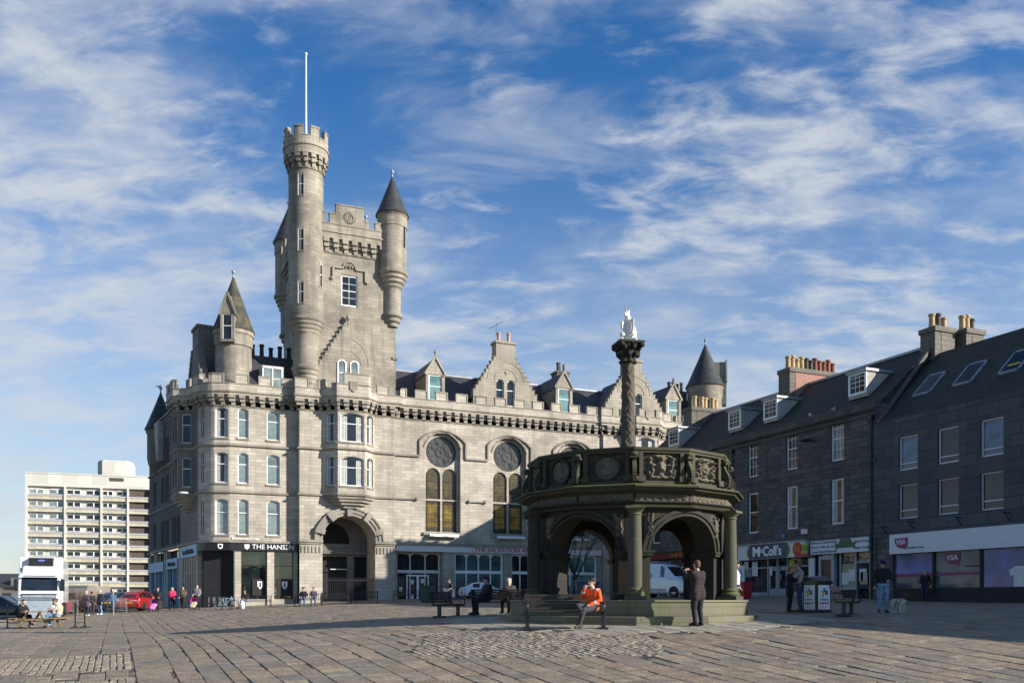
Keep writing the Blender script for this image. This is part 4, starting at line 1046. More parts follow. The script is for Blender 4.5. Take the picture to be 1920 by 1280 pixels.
    sweep(tp, TP.p, [(.4,31.55),(.5,31.6),(.5,31.72),(.4,31.78)], caps=False)
    D = ty1-ty0
    for t0, t1 in ((0, D+.4), (D+W-.4, TP.L)): battlement(tw, tp, TP, t0, t1, 31.6, 32.35, 33.1, .42, pitch=1.9)
    y0, y1 = ty0-.42, ty0-.05
    tw.box(tx0+.4, tx1, y0, y1, 31.6, 32.28); tp.box(tx0+.4, tx1, y0-.05, y1+.05, 32.28, 32.35)
    X = lambda u: CF.x(u, y0)
    for u0, u1, z in ((600,610,33.2),(618,630,33.2),(630,682,34.0),(682,692,32.95),(704,718,33.0)):
        tw.box(X(u0), X(u1), y0+.002, y1, 32.2, z-.08); tp.box(X(u0)-.04, X(u1)+.04, y0-.05, y1+.05, z-.08, z)
    ro_ = MB(); cxr = X(656)
    for k in range(20):
        a = 2*PI*k/20; ro_.bar((cxr+.34*math.cos(a), y0-.04, 33.0+.34*math.sin(a)), (cxr+.5*math.cos(a), y0-.04, 33.0+.5*math.sin(a)), .07, .06, up=(0,1,0))
    for k in range(16):
        a, b = 2*PI*k/16, 2*PI*(k+1)/16; ro_.bar((cxr+.3*math.cos(a), y0-.04, 33.0+.3*math.sin(a)), (cxr+.3*math.cos(b), y0-.04, 33.0+.3*math.sin(b)), .06, .06, up=(0,1,0))
    for z in (32.88, 33.0, 33.12): ro_.bar((cxr-.1,y0-.03,z),(cxr+.12,y0-.03,z+.03),.05)
    # hood ornament over the tower window
    hx = wx
    for a, b in (((-1.35,28.0),(-1.35,28.95)),((-1.35,28.95),(-.5,28.95)),((.5,28.95),(1.35,28.95)),((1.35,28.95),(1.35,28.0))): ro_.bar((hx+a[0],ty0-.06,a[1]),(hx+b[0],ty0-.06,b[1]),.15,.16,up=(0,1,0))
    for k in range(10):
        a, b = PI*k/10, PI*(k+1)/10
        for r in (.52,.3): ro_.bar((hx+r*math.cos(a),ty0-.06,29.0+r*math.sin(a)),(hx+r*math.cos(b),ty0-.06,29.0+r*math.sin(b)),.11,.14,up=(0,1,0))
    for s in (-1,1): ro_.ball((hx+s*1.45,ty0-.05,28.0), .15, 8, 6)
    ro_.ball((hx,ty0-.03,29.1), .14, 8, 6)
    # low crow-stepped gable on the tower front
    gx, gz0, gz1, n = CF.x(653,.6), 19.3, 24.2, 13; half = gx-CF.x(578,.6)
    for i in range(n):
        w = (half-.25)/n; xo = half-w*i; z0 = gz0+(gz1-gz0)*i/n; z1 = gz0+(gz1-gz0)*(i+1)/n
        tw.box(gx-xo, gx+min(xo, tx1-gx-.05), .68, ty0+.1, z0-.07*(i>0), z1-.07); tp.box(gx-xo-.03, gx-xo+w+.06, .64, ty0+.1, z1-.07, z1); 
    tw.box(gx-half, tx1-.06, .684, ty0+.1, 17.8, gz0)
    tp.lathe([(.07,24.2),(.1,24.4),(.06,24.5),(.2,24.75),(.17,24.95),(.05,25.1),(.03,25.2)], (gx,.6), 8)
    for i in range(14):
        a, b = PI*i/14, PI*(i+1)/14
        for r, e in ((1.1,1.0),(1.72,1.25)): ro_.bar((gx+r*math.cos(a), .68, 21.0+r*e*math.sin(a)), (gx+r*math.cos(b), .68, 21.0+r*e*math.sin(b)), .04, .05, up=(0,1,0))
    for s in (-1,1): window(root, (gx+s*.52, .66, 19.2), 0, .74, 2.15, .25, fw=.09, rail=.5, gm=GLB)
    tw.build('tower', GRT, root); tp.build('tower_battlement', GRM, root); ro_.build('carving', GRM, root)
    window(root, (wx, ty0+.16, wz0), 0, 1.38, wz1-wz0, 0, fw=.12, rail=.5, cols=2, rows=(2,2), gm=GL)
    # great stair turret
    c = (6.95,1.3); q_ = lambda z: CH+(z-CH)*.979
    st = turret(root, c, [(r_, q_(z_)) for r_, z_ in [(.78,17.8),(.8,19.4)]+rings(.8,19.45,1.2,20.95,4)+[(1.05,20.97),(1.05,23.5)]+rings(1.05,23.55,1.5,24.9,4)+[(1.39,24.92),(1.39,36.4)]],
                None, None, GRT, 36, label='tall round stair turret with battlements and a flagpole')
    cp = Path([(c[0]+1.39*math.cos(2*PI*i/36), c[1]+1.39*math.sin(2*PI*i/36)) for i in range(37)])
    tb = MB(); tbt = MB(); tb.lathe([(r_,z_-.78) for r_,z_ in [(1.39,36.3),(1.43,36.5),(1.38,36.7),(1.38,38.3),(1.0,38.3)]], c, 36, cap=False)
    corbels(tbt, cp, .01, cp.L-.01, 36.22, 37.32, pitch=.55, out=.36)
    sweep(tb, cp.p, rect(-.1,.38,37.27, 37.92), caps=False); sweep(tbt, cp.p, rect(.3,.46,37.92, 38.07), caps=False); sweep(tb, cp.p, rect(.1,.38,38.07, 38.62), caps=False)
    k = 8
    for i in range(k):
        a0 = cp.L*i/k; a1 = a0+cp.L/k*.56; sweep(tb, cp.sub(a0+.01,a1), rect(.1,.38,38.61, 39.32)); sweep(tbt, cp.sub(a0+.01-.0,a1+.03), rect(.06,.43,39.32, 39.42)); sweep(tbt, cp.sub(a1+.03,min(a0+cp.L/k-.03,cp.L-.01)), rect(.06,.43,38.60, 38.68))
    b1 = tb.build('turret_parapet', GRT, st); tbt.build('turret_corbels', GRM, st)
    fp = MB(); fp.tube([(c[0],c[1],38.3),(c[0],c[1],46.0)], [.09,.05], 8); fp.ball((c[0],c[1],46.05), .12, 8, 6); fp.build('flagpole', WHITE, st)
    for ang, z0, h, w in ((-118,34.0,1.7,.42),(-118,29.6,1.7,.42),(-45,27.0,1.8,.3),(-118,25.4,1.7,.42)):
        a = math.radians(ang); q = (c[0]+1.37*math.cos(a), c[1]+1.37*math.sin(a))
        m = MB(); m.M = Matrix.Translation((q[0],q[1],z0)) @ Matrix.Rotation(a+PI/2,4,'Z'); m.box(-w/2-.07,w/2+.07,-.05,.2,-.1,0); m.box(-w/2-.07,-w/2,-.05,.2,0,h); m.box(w/2,w/2+.07,-.05,.2,0,h); m.box(-w/2-.07,w/2+.07,-.05,.2,h,h+.1); m.build('window_surround', GRM, st)
        m = MB(); m.M = Matrix.Translation((q[0],q[1],z0)) @ Matrix.Rotation(a+PI/2,4,'Z'); m.box(-w/2,w/2,-.015,.1,0,h); m.build('glass', GL, st)
        m = MB(); m.M = Matrix.Translation((q[0],q[1],z0)) @ Matrix.Rotation(a+PI/2,4,'Z'); m.box(-w/2,-w/2+.05,-.035,-.016,0,h); m.box(-w/2,w/2,-.035,-.016,h*.5,h*.5+.05); m.box(-w/2,w/2,-.035,-.016,h-.05,h); m.build('window_frame', WHITE, st)
    # corner turrets of the tower
    def ctur(c):
        return turret(root, c, [(.1,24.5)]+rings(.3,24.55,.86,25.75,3)+[(.72,25.77),(.72,27.75)]+rings(.72,27.8,1.32,29.25,4)+[(1.2,29.27),(1.2,32.9),(1.26,32.92),(1.26,33.8),(1.32,33.82),(1.32,34.0)], (1.42,34.0,37.4), SLATEC, GRT)
    t1 = ctur((14.15,1.15)); ctur((7.2,10.7)); ctur((14.4,10.8))
    m = MB(); a = math.radians(-48); q = (14.15+1.19*math.cos(a), 1.15+1.19*math.sin(a)); m.M = Matrix.Translation((q[0],q[1],31.2)) @ Matrix.Rotation(a+PI/2,4,'Z'); m.box(-.14,.14,-.02,.1,0,1.7); m.build('glass', GL, t1)
    trim.build('stone_trim', GRM, root)
castle()
# ================================================================ THE DARK TERRACE ON THE RIGHT
RF = Frame(21.5, 53.6, .401, -.916)
NAVY = mat('navy_sign', (.03,.05,.11), .45, var=.1); GREENS = mat('green_stripe', (.28,.42,.03), .5, var=.1); REDS = mat('red_sign', (.45,.02,.03), .5, var=.1)
WSIGN = mat('white_sign', (.58,.60,.64), .45, var=.05); MAG = mat('magenta_sign', (.20,.03,.11), .5, var=.1); BLUEP = mat('blue_poster', (.10,.14,.42), .35, var=.25, scale=1.2)
GREYP = mat('grey_poster', (.14,.17,.19), .3, var=.3, scale=1); BROWND = mat('brown_door', (.10,.045,.025), .5, var=.3); YEL = mat('yellow_paint', (.6,.42,.03), .6, var=.1)
GREYD = mat('grey_door', (.30,.33,.36), .5, var=.1); CREAMW = mat('cream_wall', (.34,.31,.2), .8, var=.15); PAPER = mat('paper', (.6,.6,.58), .8, var=.1)
def terrace():
    x, z = RF.x, RF.z
    # ---------------- older house with small-paned sashes
    h = thing('terrace_house', 'long dark stone terrace with white sash windows and four white roof dormers', 'building', (RF.o[0], RF.o[1], 0), RF.rot)
    x0 = -26.6; ze = 13.3; zu0, zu1 = z(1570,863), z(1570,780); zl0, zl1 = z(1570,982), z(1570,897)
    cs = [x(1570), x(1485), x(1412)]; sp = (cs[0]-cs[2])/2
    cs += [cs[2]-sp-.3-sp*i for i in range(4)]; cs = [c for c in cs if c > x0+1]
    w = MB(); op = [arch(1.12, zu1-zu0, 0, 6, zu0, c-x0) for c in cs]+[arch(1.12, zl1-zl0, 0, 6, zl0, c-x0) for c in cs]
    w.panel((x0,0), (0,0), [(0,5.55),(-x0,5.55),(-x0,ze),(0,ze)], op, .28)
    w.panel((x0,9.2), (x0,0), [(0,.5),(9.2,.5),(9.2,ze),(4.6,17.1),(0,ze)]); w.panel((0,0), (0,9.2), [(0,.5),(9.2,.5),(9.2,ze),(4.6,17.1),(0,ze)]); w.panel((0,9.2), (x0,9.2), [(0,.5),(-x0,.5),(-x0,ze),(0,ze)])
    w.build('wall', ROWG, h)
    t = MB(); sweep(t, [(x0,0),(-.02,0)], [(0,ze-.75),(.1,ze-.72),(.1,ze-.5),(.28,ze-.4),(.3,ze-.25),(.12,ze-.2),(.12,ze+.12),(-.3,ze+.12),(-.3,ze-.7)])
    sweep(t, [(x0,0),(-.02,0)], rect(0,.06,zu0-.5,zu0-.32)); t.build('cornice', ROWG, h)
    r = MB(); sweep(r, [(x0,0),(0,0)], [(-.25,ze+.05),(-4.6,17.15),(-9.3,ze+.05)]); r.build('roof', SLATEG, h)
    rg = MB(); rg.box(x0,0,4.45,4.75,17.1,17.25); rg.build('ridge', LEAD, h)
    for i, c in enumerate(cs):
        window(h, (c,.17,zu0), 0, 1.12, zu1-zu0, 0, fw=.09, rail=.5, cols=3, rows=(2,2), gm=GLB if i == 0 else GL)
        window(h, (c,.17,zl0), 0, 1.12, zl1-zl0, 0, fw=.09, rail=.52, gm=GL, curtain=(i in (0,1)))
    zd0, zd1 = z(1607,740,.95), z(1607,699,.95)
    for u, zb in ((1607,zd0+.3),(1444,zd0+.3),(1377,zd0+.3),(1263,zd0+.3)):
        c = x(u, .95); d = MB(); W = .74; y0 = .95; hh = zd1-zb
        d.box(c-W,c+W,y0+.06,3.0,zb-.5,zb+hh-.03); d = d.build('dormer', SLATEP, h)
        f = MB(); f.box(c-W,c-W+.15,y0,y0+.07,zb-.3,zb+hh); f.box(c+W-.15,c+W,y0,y0+.07,zb-.3,zb+hh); f.box(c-W+.15,c+W-.15,y0,y0+.07,zb+hh-.13,zb+hh); f.box(c-W+.15,c+W-.15,y0,y0+.07,zb-.3,zb-.15)
        for q in (-.16,.16): f.box(c+q-.018,c+q+.018,y0+.03,y0+.06,zb-.15,zb+hh-.12)
        for q in (.25,.5,.75): f.box(c-W+.15,c+W-.15,y0+.03,y0+.058,zb-.1+q*1.15,zb-.06+q*1.15)
        f.build('window_frame', WHITE, d)
        g = MB(); g.box(c-W+.12,c+W-.12,y0+.045,y0+.065,zb-.2,zb+hh-.1); g.build('glass', GL, d)
        l = MB(); l.box(c-W-.1,c+W+.12,y0-.12,3.4,zb+hh,zb+hh+.14); l.build('dormer_roof', LEAD, d)
    def stack(parent, xa, xb, ya, yb, zb, zt, m1, m2, n, pm, ph=.95):
        c = MB(); c.box(xa,xb,ya,yb,zb,zt-.3); c.m = 1; c.box(xb-.002,xb+.02,ya+.5,yb-.05,zb,zt-.32); c.m = 0; c.box(xa-.08,xb+.1,ya-.08,yb+.08,zt-.3,zt)
        c = c.build('chimney', [m1, m2], parent); pots(c, [((xa+xb)/2, ya+.35+(yb-ya-.7)*i/(n-1)) for i in range(n)], zt, ph, .2, pm)
    xb_ = x(1481,2.8); stack(h, xb_-1.2, xb_, 2.8, 7.6, 13.6, 18.2, STK, BRICK, 11, [POTY,POTY,POTY,POTY,POTB,POTB,POTR,POTR,POTR,POTR,POTR])
    xb_ = x(1297,2.4); stack(h, xb_-1.2, xb_, 2.4, 5.6, 12.5, 17.6, STK, STK, 8, [POTB,POTY,POTB,POTY,POTY,POTB,POTY,POTY])
    for xa in (x(1375), x0+.3, -.35):
        p = MB(); p.tube([(xa,-.08,.8),(xa,-.08,12.6)], .055, 8); p.box(xa-.16,xa+.16,-.24,-.01,12.3,12.6); p.build('downpipe', IRON, h)
    # ---- ground floor
    gb = MB(); zg = 1.0; zs = 5.55
    xm0, xm1 = x(1391), x(1517); xs0, xs1 = x(1524), x(1633)
    for a, b in ((x(1372), xm0-.0), (xm1, xs0+.15), (x(1610)+.9, -.0), (x0,x0+.6)):
        if b > a: gb.box(a,b,.0,.5,.3,zs)
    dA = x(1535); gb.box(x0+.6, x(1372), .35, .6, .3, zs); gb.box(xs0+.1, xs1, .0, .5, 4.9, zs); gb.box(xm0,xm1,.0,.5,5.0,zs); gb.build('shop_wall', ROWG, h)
    # convenience shop
    zt, zb = z(1450,1019), z(1450,1047)
    f = MB(); f.box(xm0,xm1,-.35,-.0,zb,zt); f = f.build('shop_sign', WSIGN, h)
    f2 = MB(); f2.box(xm0-.05,xm1+.05,-.45,-.0,zt,zt+.07); f2.build('sign_canopy', LEAD, f)
    n1, n2 = x(1402,-.36), x(1479,-.36); nv = MB(); zc = (zb+zt)/2; hh = (zt-zb)/2-.02
    pl = [(n1+.25-.25*math.sin(PI*i/8), zt-.02-2*hh*i/8) for i in range(9)]+[(n2-.25+.25*math.sin(PI*i/8), zb+.02+2*hh*i/8) for i in range(9)]
    nv.slab(pl, -.37, -.351); nv.build('sign_panel', NAVY, f)
    gs = MB()
    for s, e in ((-1, n1), (1, n2)):
        q = [(e-s*.25+s*.25*math.sin(PI*i/8), zb+.02+2*hh*i/8) for i in range(9)]; q2 = [(a+s*.14, b) for a, b in q]
        gs.slab((q+q2[::-1])[::-s] if s > 0 else q+q2[::-1], -.365, -.352)
    gs.build('sign_stripe', GREENS, f)
    for tx_, ua, ub, sz, dz in (('M',1411.5,1425,.92,0),('c',1426,1430,.5,.12),("Coll's",1431,1465,.92,0)):
        a, b = x(ua,-.38), x(ub,-.38); text_mesh('lettering', tx_, sz, WHT, f, ((a+b)/2,-.38,zc-.02+dz), width=b-a, offset=.02)
    cr = MB(); cx_ = x(1495,-.36); cr.M = Matrix.Translation((cx_,-.352,zc+.02)) @ Matrix.Rotation(PI/2,4,'X'); cr.lathe([(.44,0),(.44,.03)], (0,0), 24); cr.build('round_sign', REDS, f)
    text_mesh('lettering', 'POST\nOFFICE', .2, YEL, f, (cx_,-.39,zc+.02), width=.62)
    q = MB(); q.box(x(1504,-.36),x(1514,-.36),-.365,-.351,zc-.3,zc+.3); q.build('sign_square', GREENS, f); text_mesh('lettering', '10', .42, BLACK, f, (x(1509,-.37),-.37,zc), width=.42)
    q = MB(); q.box(x(1490,-.36),x(1515,-.36),-.365,-.351,zb+.02,zb+.2); q.build('sign_band', REDS, f)
    g = MB(); g.box(xm0,xm1,.3,.34,zg+.2,5.0); g.build('shop_glass', GLV, h)
    wf = MB()
    for u in (1391,1435,1453,1472,1516): wf.box(x(u)-.05,x(u)+.05,.2,.3,zg+.15,4.95)
    wf.box(xm0,xm1,.2,.29,3.85,3.95); wf.build('shop_frame', GREYD, h)
    dd = MB(); 
    for a, b in ((x(1436)+.06,x(1453)-.06),(x(1453)+.06,x(1472)-.06)):
        dd.box(a,b,.22,.27,zg+.5,1.9+.55); dd.box(a,a+.13,.22,.27,2.4,3.84); dd.box(b-.13,b,.22,.27,2.4,3.84); dd.box(a+.13,b-.13,.22,.27,3.68,3.84)
    dd.build('shop_door', GREYD, h)
    sb = MB(); sb.box(xm0,x(1434),.15,.29,zg+.2,2.2); sb.box(x(1474),xm1,.15,.29,zg+.2,2.2); sb.build('stall_riser', GREYD, h)
    for i, (u, v, w_, h_, m_) in enumerate(((1400,1060,.45,.6,PAPER),(1416,1066,.6,1.0,PAPER),(1404,1075,.7,.5,GREYP),(1446,1070,.3,.6,PAPER),(1461,1066,.35,.4,GREYP),(1480,1080,.3,.8,REDS),(1485,1055,.5,.4,GREENS),(1463,1081,.3,.3,GREYP))):
        p = MB(); xx = x(u,.2); zz = z(u,v,.2); p.box(xx-w_/2,xx+w_/2,.17,.19,zz-h_/2,zz+h_/2); p.build('notice', m_, h)
    # take-away shop
    zt, zb = z(1580,1010), z(1580,1036); s = MB(); s.box(xs0,xs1,-.2,-.0,zb,zt); s = s.build('shop_sign', WSIGN, h)
    e = MB(); c = x(1585,-.21); zc = (zt+zb)/2; e.slab([(c-.9,zc-.22),(c-.55,zc-.12),(c+.55,zc-.12),(c+.9,zc-.22),(c+.75,zc),(c+.95,zc+.22),(c+.6,zc+.14),(c+.4,zc+.42),(c-.4,zc+.42),(c-.6,zc+.14),(c-.95,zc+.22),(c-.75,zc)], -.225, -.201); e.build('emblem', mat('emblem_green', (.04,.09,.04), .5), s)
    for (u, dz, tx, wd) in ((1545,.3,'Bakery & Sandwiches',2.3),(1545,.02,'Hot rolls & pies',2.3),(1545,-.28,'Soups Baked Potatoes',2.2),(1616,.2,'Hot Food',1.2),(1616,-.18,'Take Away',1.3)):
        text_mesh('lettering', tx, .22, NAVY, s, (x(u,-.21),-.21,zc+dz), width=wd)
    g = MB(); g.box(xs0+.15,xs1,.25,.3,zg,4.9); g.build('shop_glass', GLV, h)
    df = MB(); a, b = x(1535), x(1562); df.box(a,a+.2,-.02,.24,zg,4.45); df.box(b-.16,b+.1,-.02,.24,zg,4.9); df.box(a+.2,b-.16,-.02,.24,4.2,4.45); df.build('door_surround', GREYD, h)
    d = MB(); d.box(a+.2,b-.16,.1,.2,zg,4.2); d = d.build('door', BROWND, h)
    fr = MB()
    for u in (1572,1601,1628): fr.box(x(u)-.05,x(u)+.05,.14,.24,zg,4.9)
    fr.box(x(1601),x(1628),.15,.23,3.9,4.0); fr.box(x(1572),x(1601),.15,.23,2.3,2.4); fr.build('shop_frame', GREYD, h)
    bl = MB(); bl.box(x(1574),x(1600),.235,.245,2.4,3.9); bl.build('window_backing', CREAMW, h)
    for u, zz, m_ in ((1580,3.0,PAPER),(1592,3.2,PAPER),(1615,3.0,CREAMW),(1613,3.2,PAPER)):
        p = MB(); p.box(x(u)-.28,x(u)+.28,.2,.23,zz-.4,zz+.35); p.build('notice', m_, h)
    rs = MB(); rs.box(x(1572),x(1601),.05,.24,zg,2.3); rs.build('stall_riser', BLACKM, h)
    for u, v, w_, h_, m_ in ((1510,996,.55,.32,PAPER),(1471,1004,.3,.3,BLUEP),(1524,1065,.5,1.3,PAPER)):
        p = MB(); p.box(x(u)-w_/2,x(u)+w_/2,-.12,-.02,z(u,v)-h_/2,z(u,v)+h_/2); p.build('wall_sign', m_, h)
    # inn front with red fascia and arched openings
    ca, cb = x0+2.0, x(1340); f = MB(); f.box(ca,cb,-.15,.34,5.0,5.5); f = f.build('fascia', mat('maroon', (.16,.02,.015), .5), h)
    text_mesh('lettering', 'THE CARLTON', .42, mat('gilt', (.42,.22,.04), .5), f, (x(1285,-.16),-.16,5.25), width=4.4)
    for i in range(5):
        c = ca+1.3+i*(cb-ca-2.6)/4; p = MB(); ring(p, arch(1.5,2.5,.75,10,1.9,c), arch(1.3,2.3,.65,10,2.0,c), .3, .35); p.build('arched_window', OFFW, h)
        g = MB(); pl = arch(1.32,2.32,.66,10,1.99,c); g.add([(a_,.33,b_) for a_,b_ in pl], [tuple(range(len(pl)))]); g.build('glass', GLV, h)
    pp = MB(); hx = x(1527,-.2); pp.bar((x(1526)-.0,-.02,z(1526,826)),(x(1526),-.5,z(1526,826)),.06); pp.lathe([(.02,z(1526,826)-.1),(.42,z(1526,826)-.05),(.42,z(1526,826)),(.1,z(1526,826)+.12)], (x(1526),-.6), 12); pp.build('wall_lamp', IRON, h)
    # ---------------- newer block with plain windows
    v_ = thing('office_block', 'dark blue-grey slab-faced block with plain windows, skylights and a long white shop sign', 'building', (RF.o[0], RF.o[1], 0), RF.rot)
    x1 = 46.0; ze = 12.05
    w = MB(); cx = [x(1704), x(1779), x(1861)]; sp = cx[2]-cx[1]; 
    while cx[-1]+sp < x1-2: cx.append(cx[-1]+sp)
    zu0, zu1, zl0, zl1 = z(1704,880), z(1704,816), z(1704,971), z(1704,907)
    op = [arch(1.35,zu1-zu0,0,6,zu0,c) for c in cx]+[arch(1.35,zl1-zl0,0,6,zl0,c) for c in cx]
    w.panel((.03,-.06),(x1,-.06),[(0,5.3),(x1,5.3),(x1,ze),(0,ze)],[[(a-.03,b) for a,b in o] for o in op],.3)
    w.panel((x1,-.06),(x1,9.2),[(0,.3),(9.26,.3),(9.26,ze),(4.7,16.5),(0,ze)]); w.panel((x1,9.2),(.03,9.2),[(0,.3),(x1,.3),(x1,ze),(0,ze)])
    w.panel((.03,0),(.03,-.06),[(0,.5),(.06,.5),(.06,ze),(0,ze)])
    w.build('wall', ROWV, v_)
    dp = MB()
    for c in cx: dp.box(c-.68,c+.68,-.064,-.05,zl1+.02,zu0-.02); 
    build_each(dp, 'spandrel', mat('spandrel_dark', (.03,.034,.04), .5, var=.15), v_)
    for i, c in enumerate(cx):
        window(v_, (c,.12,zu0), 0, 1.35, zu1-zu0, 0, fw=.09, rail=.2, gm=(GLB2,GL,GLB2)[i%3], fm=mat('grey_frame', (.60,.60,.62), .5, var=.05)); window(v_, (c,.12,zl0), 0, 1.35, zl1-zl0, 0, fw=.07, rail=.24, gm=GL, fm=MATS['grey_frame'])
    r = MB(); sweep(r, [(.03,0),(x1,0)], [(.02,ze-.02),(.02,ze+.03),(-4.6,16.6),(-9.3,ze)]); r.build('roof', SLATEG, v_)
    sl = (16.6-ze)/4.6; sk = MB(); 
    sk.add([(-.18,.0,ze-.1),(.18,.0,ze-.1),(.18,4.6,17.2),(-.18,4.6,17.2),(-.18,.0,ze+.2),(.18,.0,ze+.2),(.18,4.5,17.35),(-.18,4.5,17.35)], [(0,1,5,4),(4,5,6,7),(0,4,7,3),(1,2,6,5)]); sk.build('skew', STK, v_)
    for i, (ua, ub, va, vb) in enumerate(((1722,1765,750,716),(1796,1843,733,695),(1880,1935,714,670))):
        y0, y1 = 1.35, 2.75; c = x((ua+ub)/2, 2.05); ww = .62
        o = MB(); 
        def P_(xx, yy, up): return (xx, yy-up*math.sin(math.atan(sl)), ze+sl*yy+up*math.cos(math.atan(sl)))
        for (xa,xb,ya,yb) in ((c-ww,c-ww+.1,y0,y1),(c+ww-.1,c+ww,y0,y1),(c-ww,c+ww,y0,y0+.1),(c-ww,c+ww,y1-.1,y1)):
            o.add([P_(xa,ya,.0),P_(xb,ya,.0),P_(xb,yb,.0),P_(xa,yb,.0),P_(xa,ya,.12),P_(xb,ya,.12),P_(xb,yb,.12),P_(xa,yb,.12)], [(0,3,2,1),(4,5,6,7),(0,1,5,4),(1,2,6,5),(2,3,7,6),(3,0,4,7)])
        o = o.build('skylight', LEAD, v_); g = MB(); g.add([P_(c-ww+.08,y0+.08,.1),P_(c+ww-.08,y0+.08,.1),P_(c+ww-.08,y1-.08,.1),P_(c-ww+.08,y1-.08,.1)], [(0,1,2,3)]); g.build('glass', GLSK, o)
        if i == 2: g = MB(); g.add([P_(c-.3,y0+.4,.115),P_(c+.4,y0+.4,.115),P_(c+.4,y0+.52,.115),P_(c-.3,y0+.52,.115)], [(0,1,2,3)]); g.build('blind_edge', YEL, o)
    stack(v_, -.65, .45, 4.2, 5.9, 15, 18.2, STK, STK, 3, [POTY,POTB,POTY], .9); stack(v_, -.3, .9, 6.3, 7.8, 13, 18.2, STK, STK, 3, [POTY,POTY,POTB], .95)
    # shop front
    xa = x(1670,-.2); zt, zb = z(1670,1003), z(1670,1039); f = MB(); f.box(xa,x1-2,-.3,-.06,zb,zt); f = f.build('shop_sign', WSIGN, v_)
    def blob(name, parent, c, zc, s, y, m_):
        b = MB(); b.slab([(c-1.0*s,zc+.55*s),(c-.95*s,zc-.05*s),(c-.5*s,zc-.55*s),(c+.2*s,zc-.7*s),(c+.55*s,zc-.72*s),(c+.8*s,zc-.85*s),(c+.72*s,zc-.6*s),(c+.95*s,zc-.35*s),(c+1.0*s,zc+.6*s)], y-.02, y); b = b.build(name, m_, parent)
        text_mesh('lettering', 'VSA', .8*s, WSIGN, parent, (c,y-.03,zc+.05*s), width=1.5*s, offset=.01)
    zc = (zt+zb)/2+.05; blob('logo', f, x(1690,-.3), zc, .47, -.3, MAG); text_mesh('lettering', 'The heart of care', .17, BLACK, f, (x(1716,-.31),-.31,zc-.3), width=1.15)
    gw = MB(); gw.box(.06,xa,-.02,.3,.5,5.3); gw.box(.06,x1,.0,.3,zt+.0,5.301) ; gw.build('shop_wall', ROWG, v_)
    zb2 = z(1670,1103,.1); st = MB(); st.box(xa,x1-1,-.02,.3,.4,zb2); st.build('stall_riser', BLACKM, v_)
    us = [1667,1749,1838]; pan = [x(us[0]),x(us[1]),x(us[2])]; d_ = pan[2]-pan[1]
    while pan[-1]+d_ < x1-1: pan.append(pan[-1]+d_)
    for i, (a, b) in enumerate(zip(pan, pan[1:])):
        g = MB(); 
        if i == 0:
            g.m = 0; g.box(a+.08,b-.08,.12,.15,3.15,zb-.02); g.m = 1; g.box(a+.08,b-.08,.12,.15,zb2,2.95); g.m = 2; g.box(a+.08,b-.08,.115,.15,2.95,3.15)
        elif i == 1:
            g.m = 1; g.box(a+.08,b-.08,.12,.15,zb2,zb-.02); g.m = 2; g.box(a+.08,b-.08,.115,.119,2.98,3.14)
        else: g.box(a+.08,b-.08,.12,.15,zb2,zb-.02)
        g = g.build('shop_window', [GLPB, GLPG, MAG], v_)
        if i == 1: blob('logo', g, (a+b)/2-.3, 3.9, .5, .11, MAG); text_mesh('lettering', 'the heart of care', .15, BLACK, g, ((a+b)/2+1.0,.1,3.45), width=1.0)
        if i == 2:
            s = MB(); c = a+2.2; s.slab([(c-.35,2.3),(c+.35,2.3),(c+.38,2.9),(c+.6,2.85),(c+.62,3.15),(c+.3,3.35),(c-.3,3.35),(c-.62,3.15),(c-.55,2.85),(c-.38,2.9)], .1, .118); s.build('shirt_graphic', PAPER, g)
        if i > 0 or True:
            m = MB(); m.box(b-.08,b+.08,.05,.2,zb2,zb); m.build('mullion', BLACKM, v_)
    for u in (1715,1665,1805,1895):
        m = MB(); c = x(u); zz = z(u, {1665:988,1715:978,1805:970,1895:960}[u]); m.bar((c,-.06,zz),(c,-.6,zz),.05); m.bar((c,-.06,zz-.4),(c,-.45,zz-.02),.04); m.build('bracket', IRON, v_)
GLB2 = glass('glass_reflected_sky', (.07,.11,.19), rough=.06, spec=.6, sc_=1.5)  # blue sky reflection put into the pane colour
GLPB = glass('glass_blueposter', (.06,.08,.27), rough=.08, spec=.35); GLPG = glass('glass_greyposter', (.07,.09,.105), rough=.08, spec=.35)
terrace()
# ================================================================ MERCAT CROSS
def bend(mb, name, mats_, parent, fn, step, lo, hi):
    me = bpy.data.meshes.new('t'); me.from_pydata(mb.v, [], mb.f); bm = bmesh.new(); bm.from_mesh(me); bpy.data.meshes.remove(me)
    bmesh.ops.remove_doubles(bm, verts=bm.verts, dist=1e-5)
    x = lo+step
    while x < hi:
        bmesh.ops.bisect_plane(bm, geom=bm.verts[:]+bm.edges[:]+bm.faces[:], plane_co=(x,0,0), plane_no=(1,0,0)); x += step
    for v in bm.verts: v.co = Vector(fn(v.co))
    bmesh.ops.triangulate(bm, faces=[f for f in bm.faces if len(f.verts) > 4])
    bm.normal_update(); me = bpy.data.meshes.new(name); bm.to_mesh(me); bm.free()
    for m in (mats_ if isinstance(mats_, (list,tuple)) else [mats_]): me.materials.append(m)
    make_uv(me); o = bpy.data.objects.new(name, me); COL.objects.link(o); o.parent = parent; return o
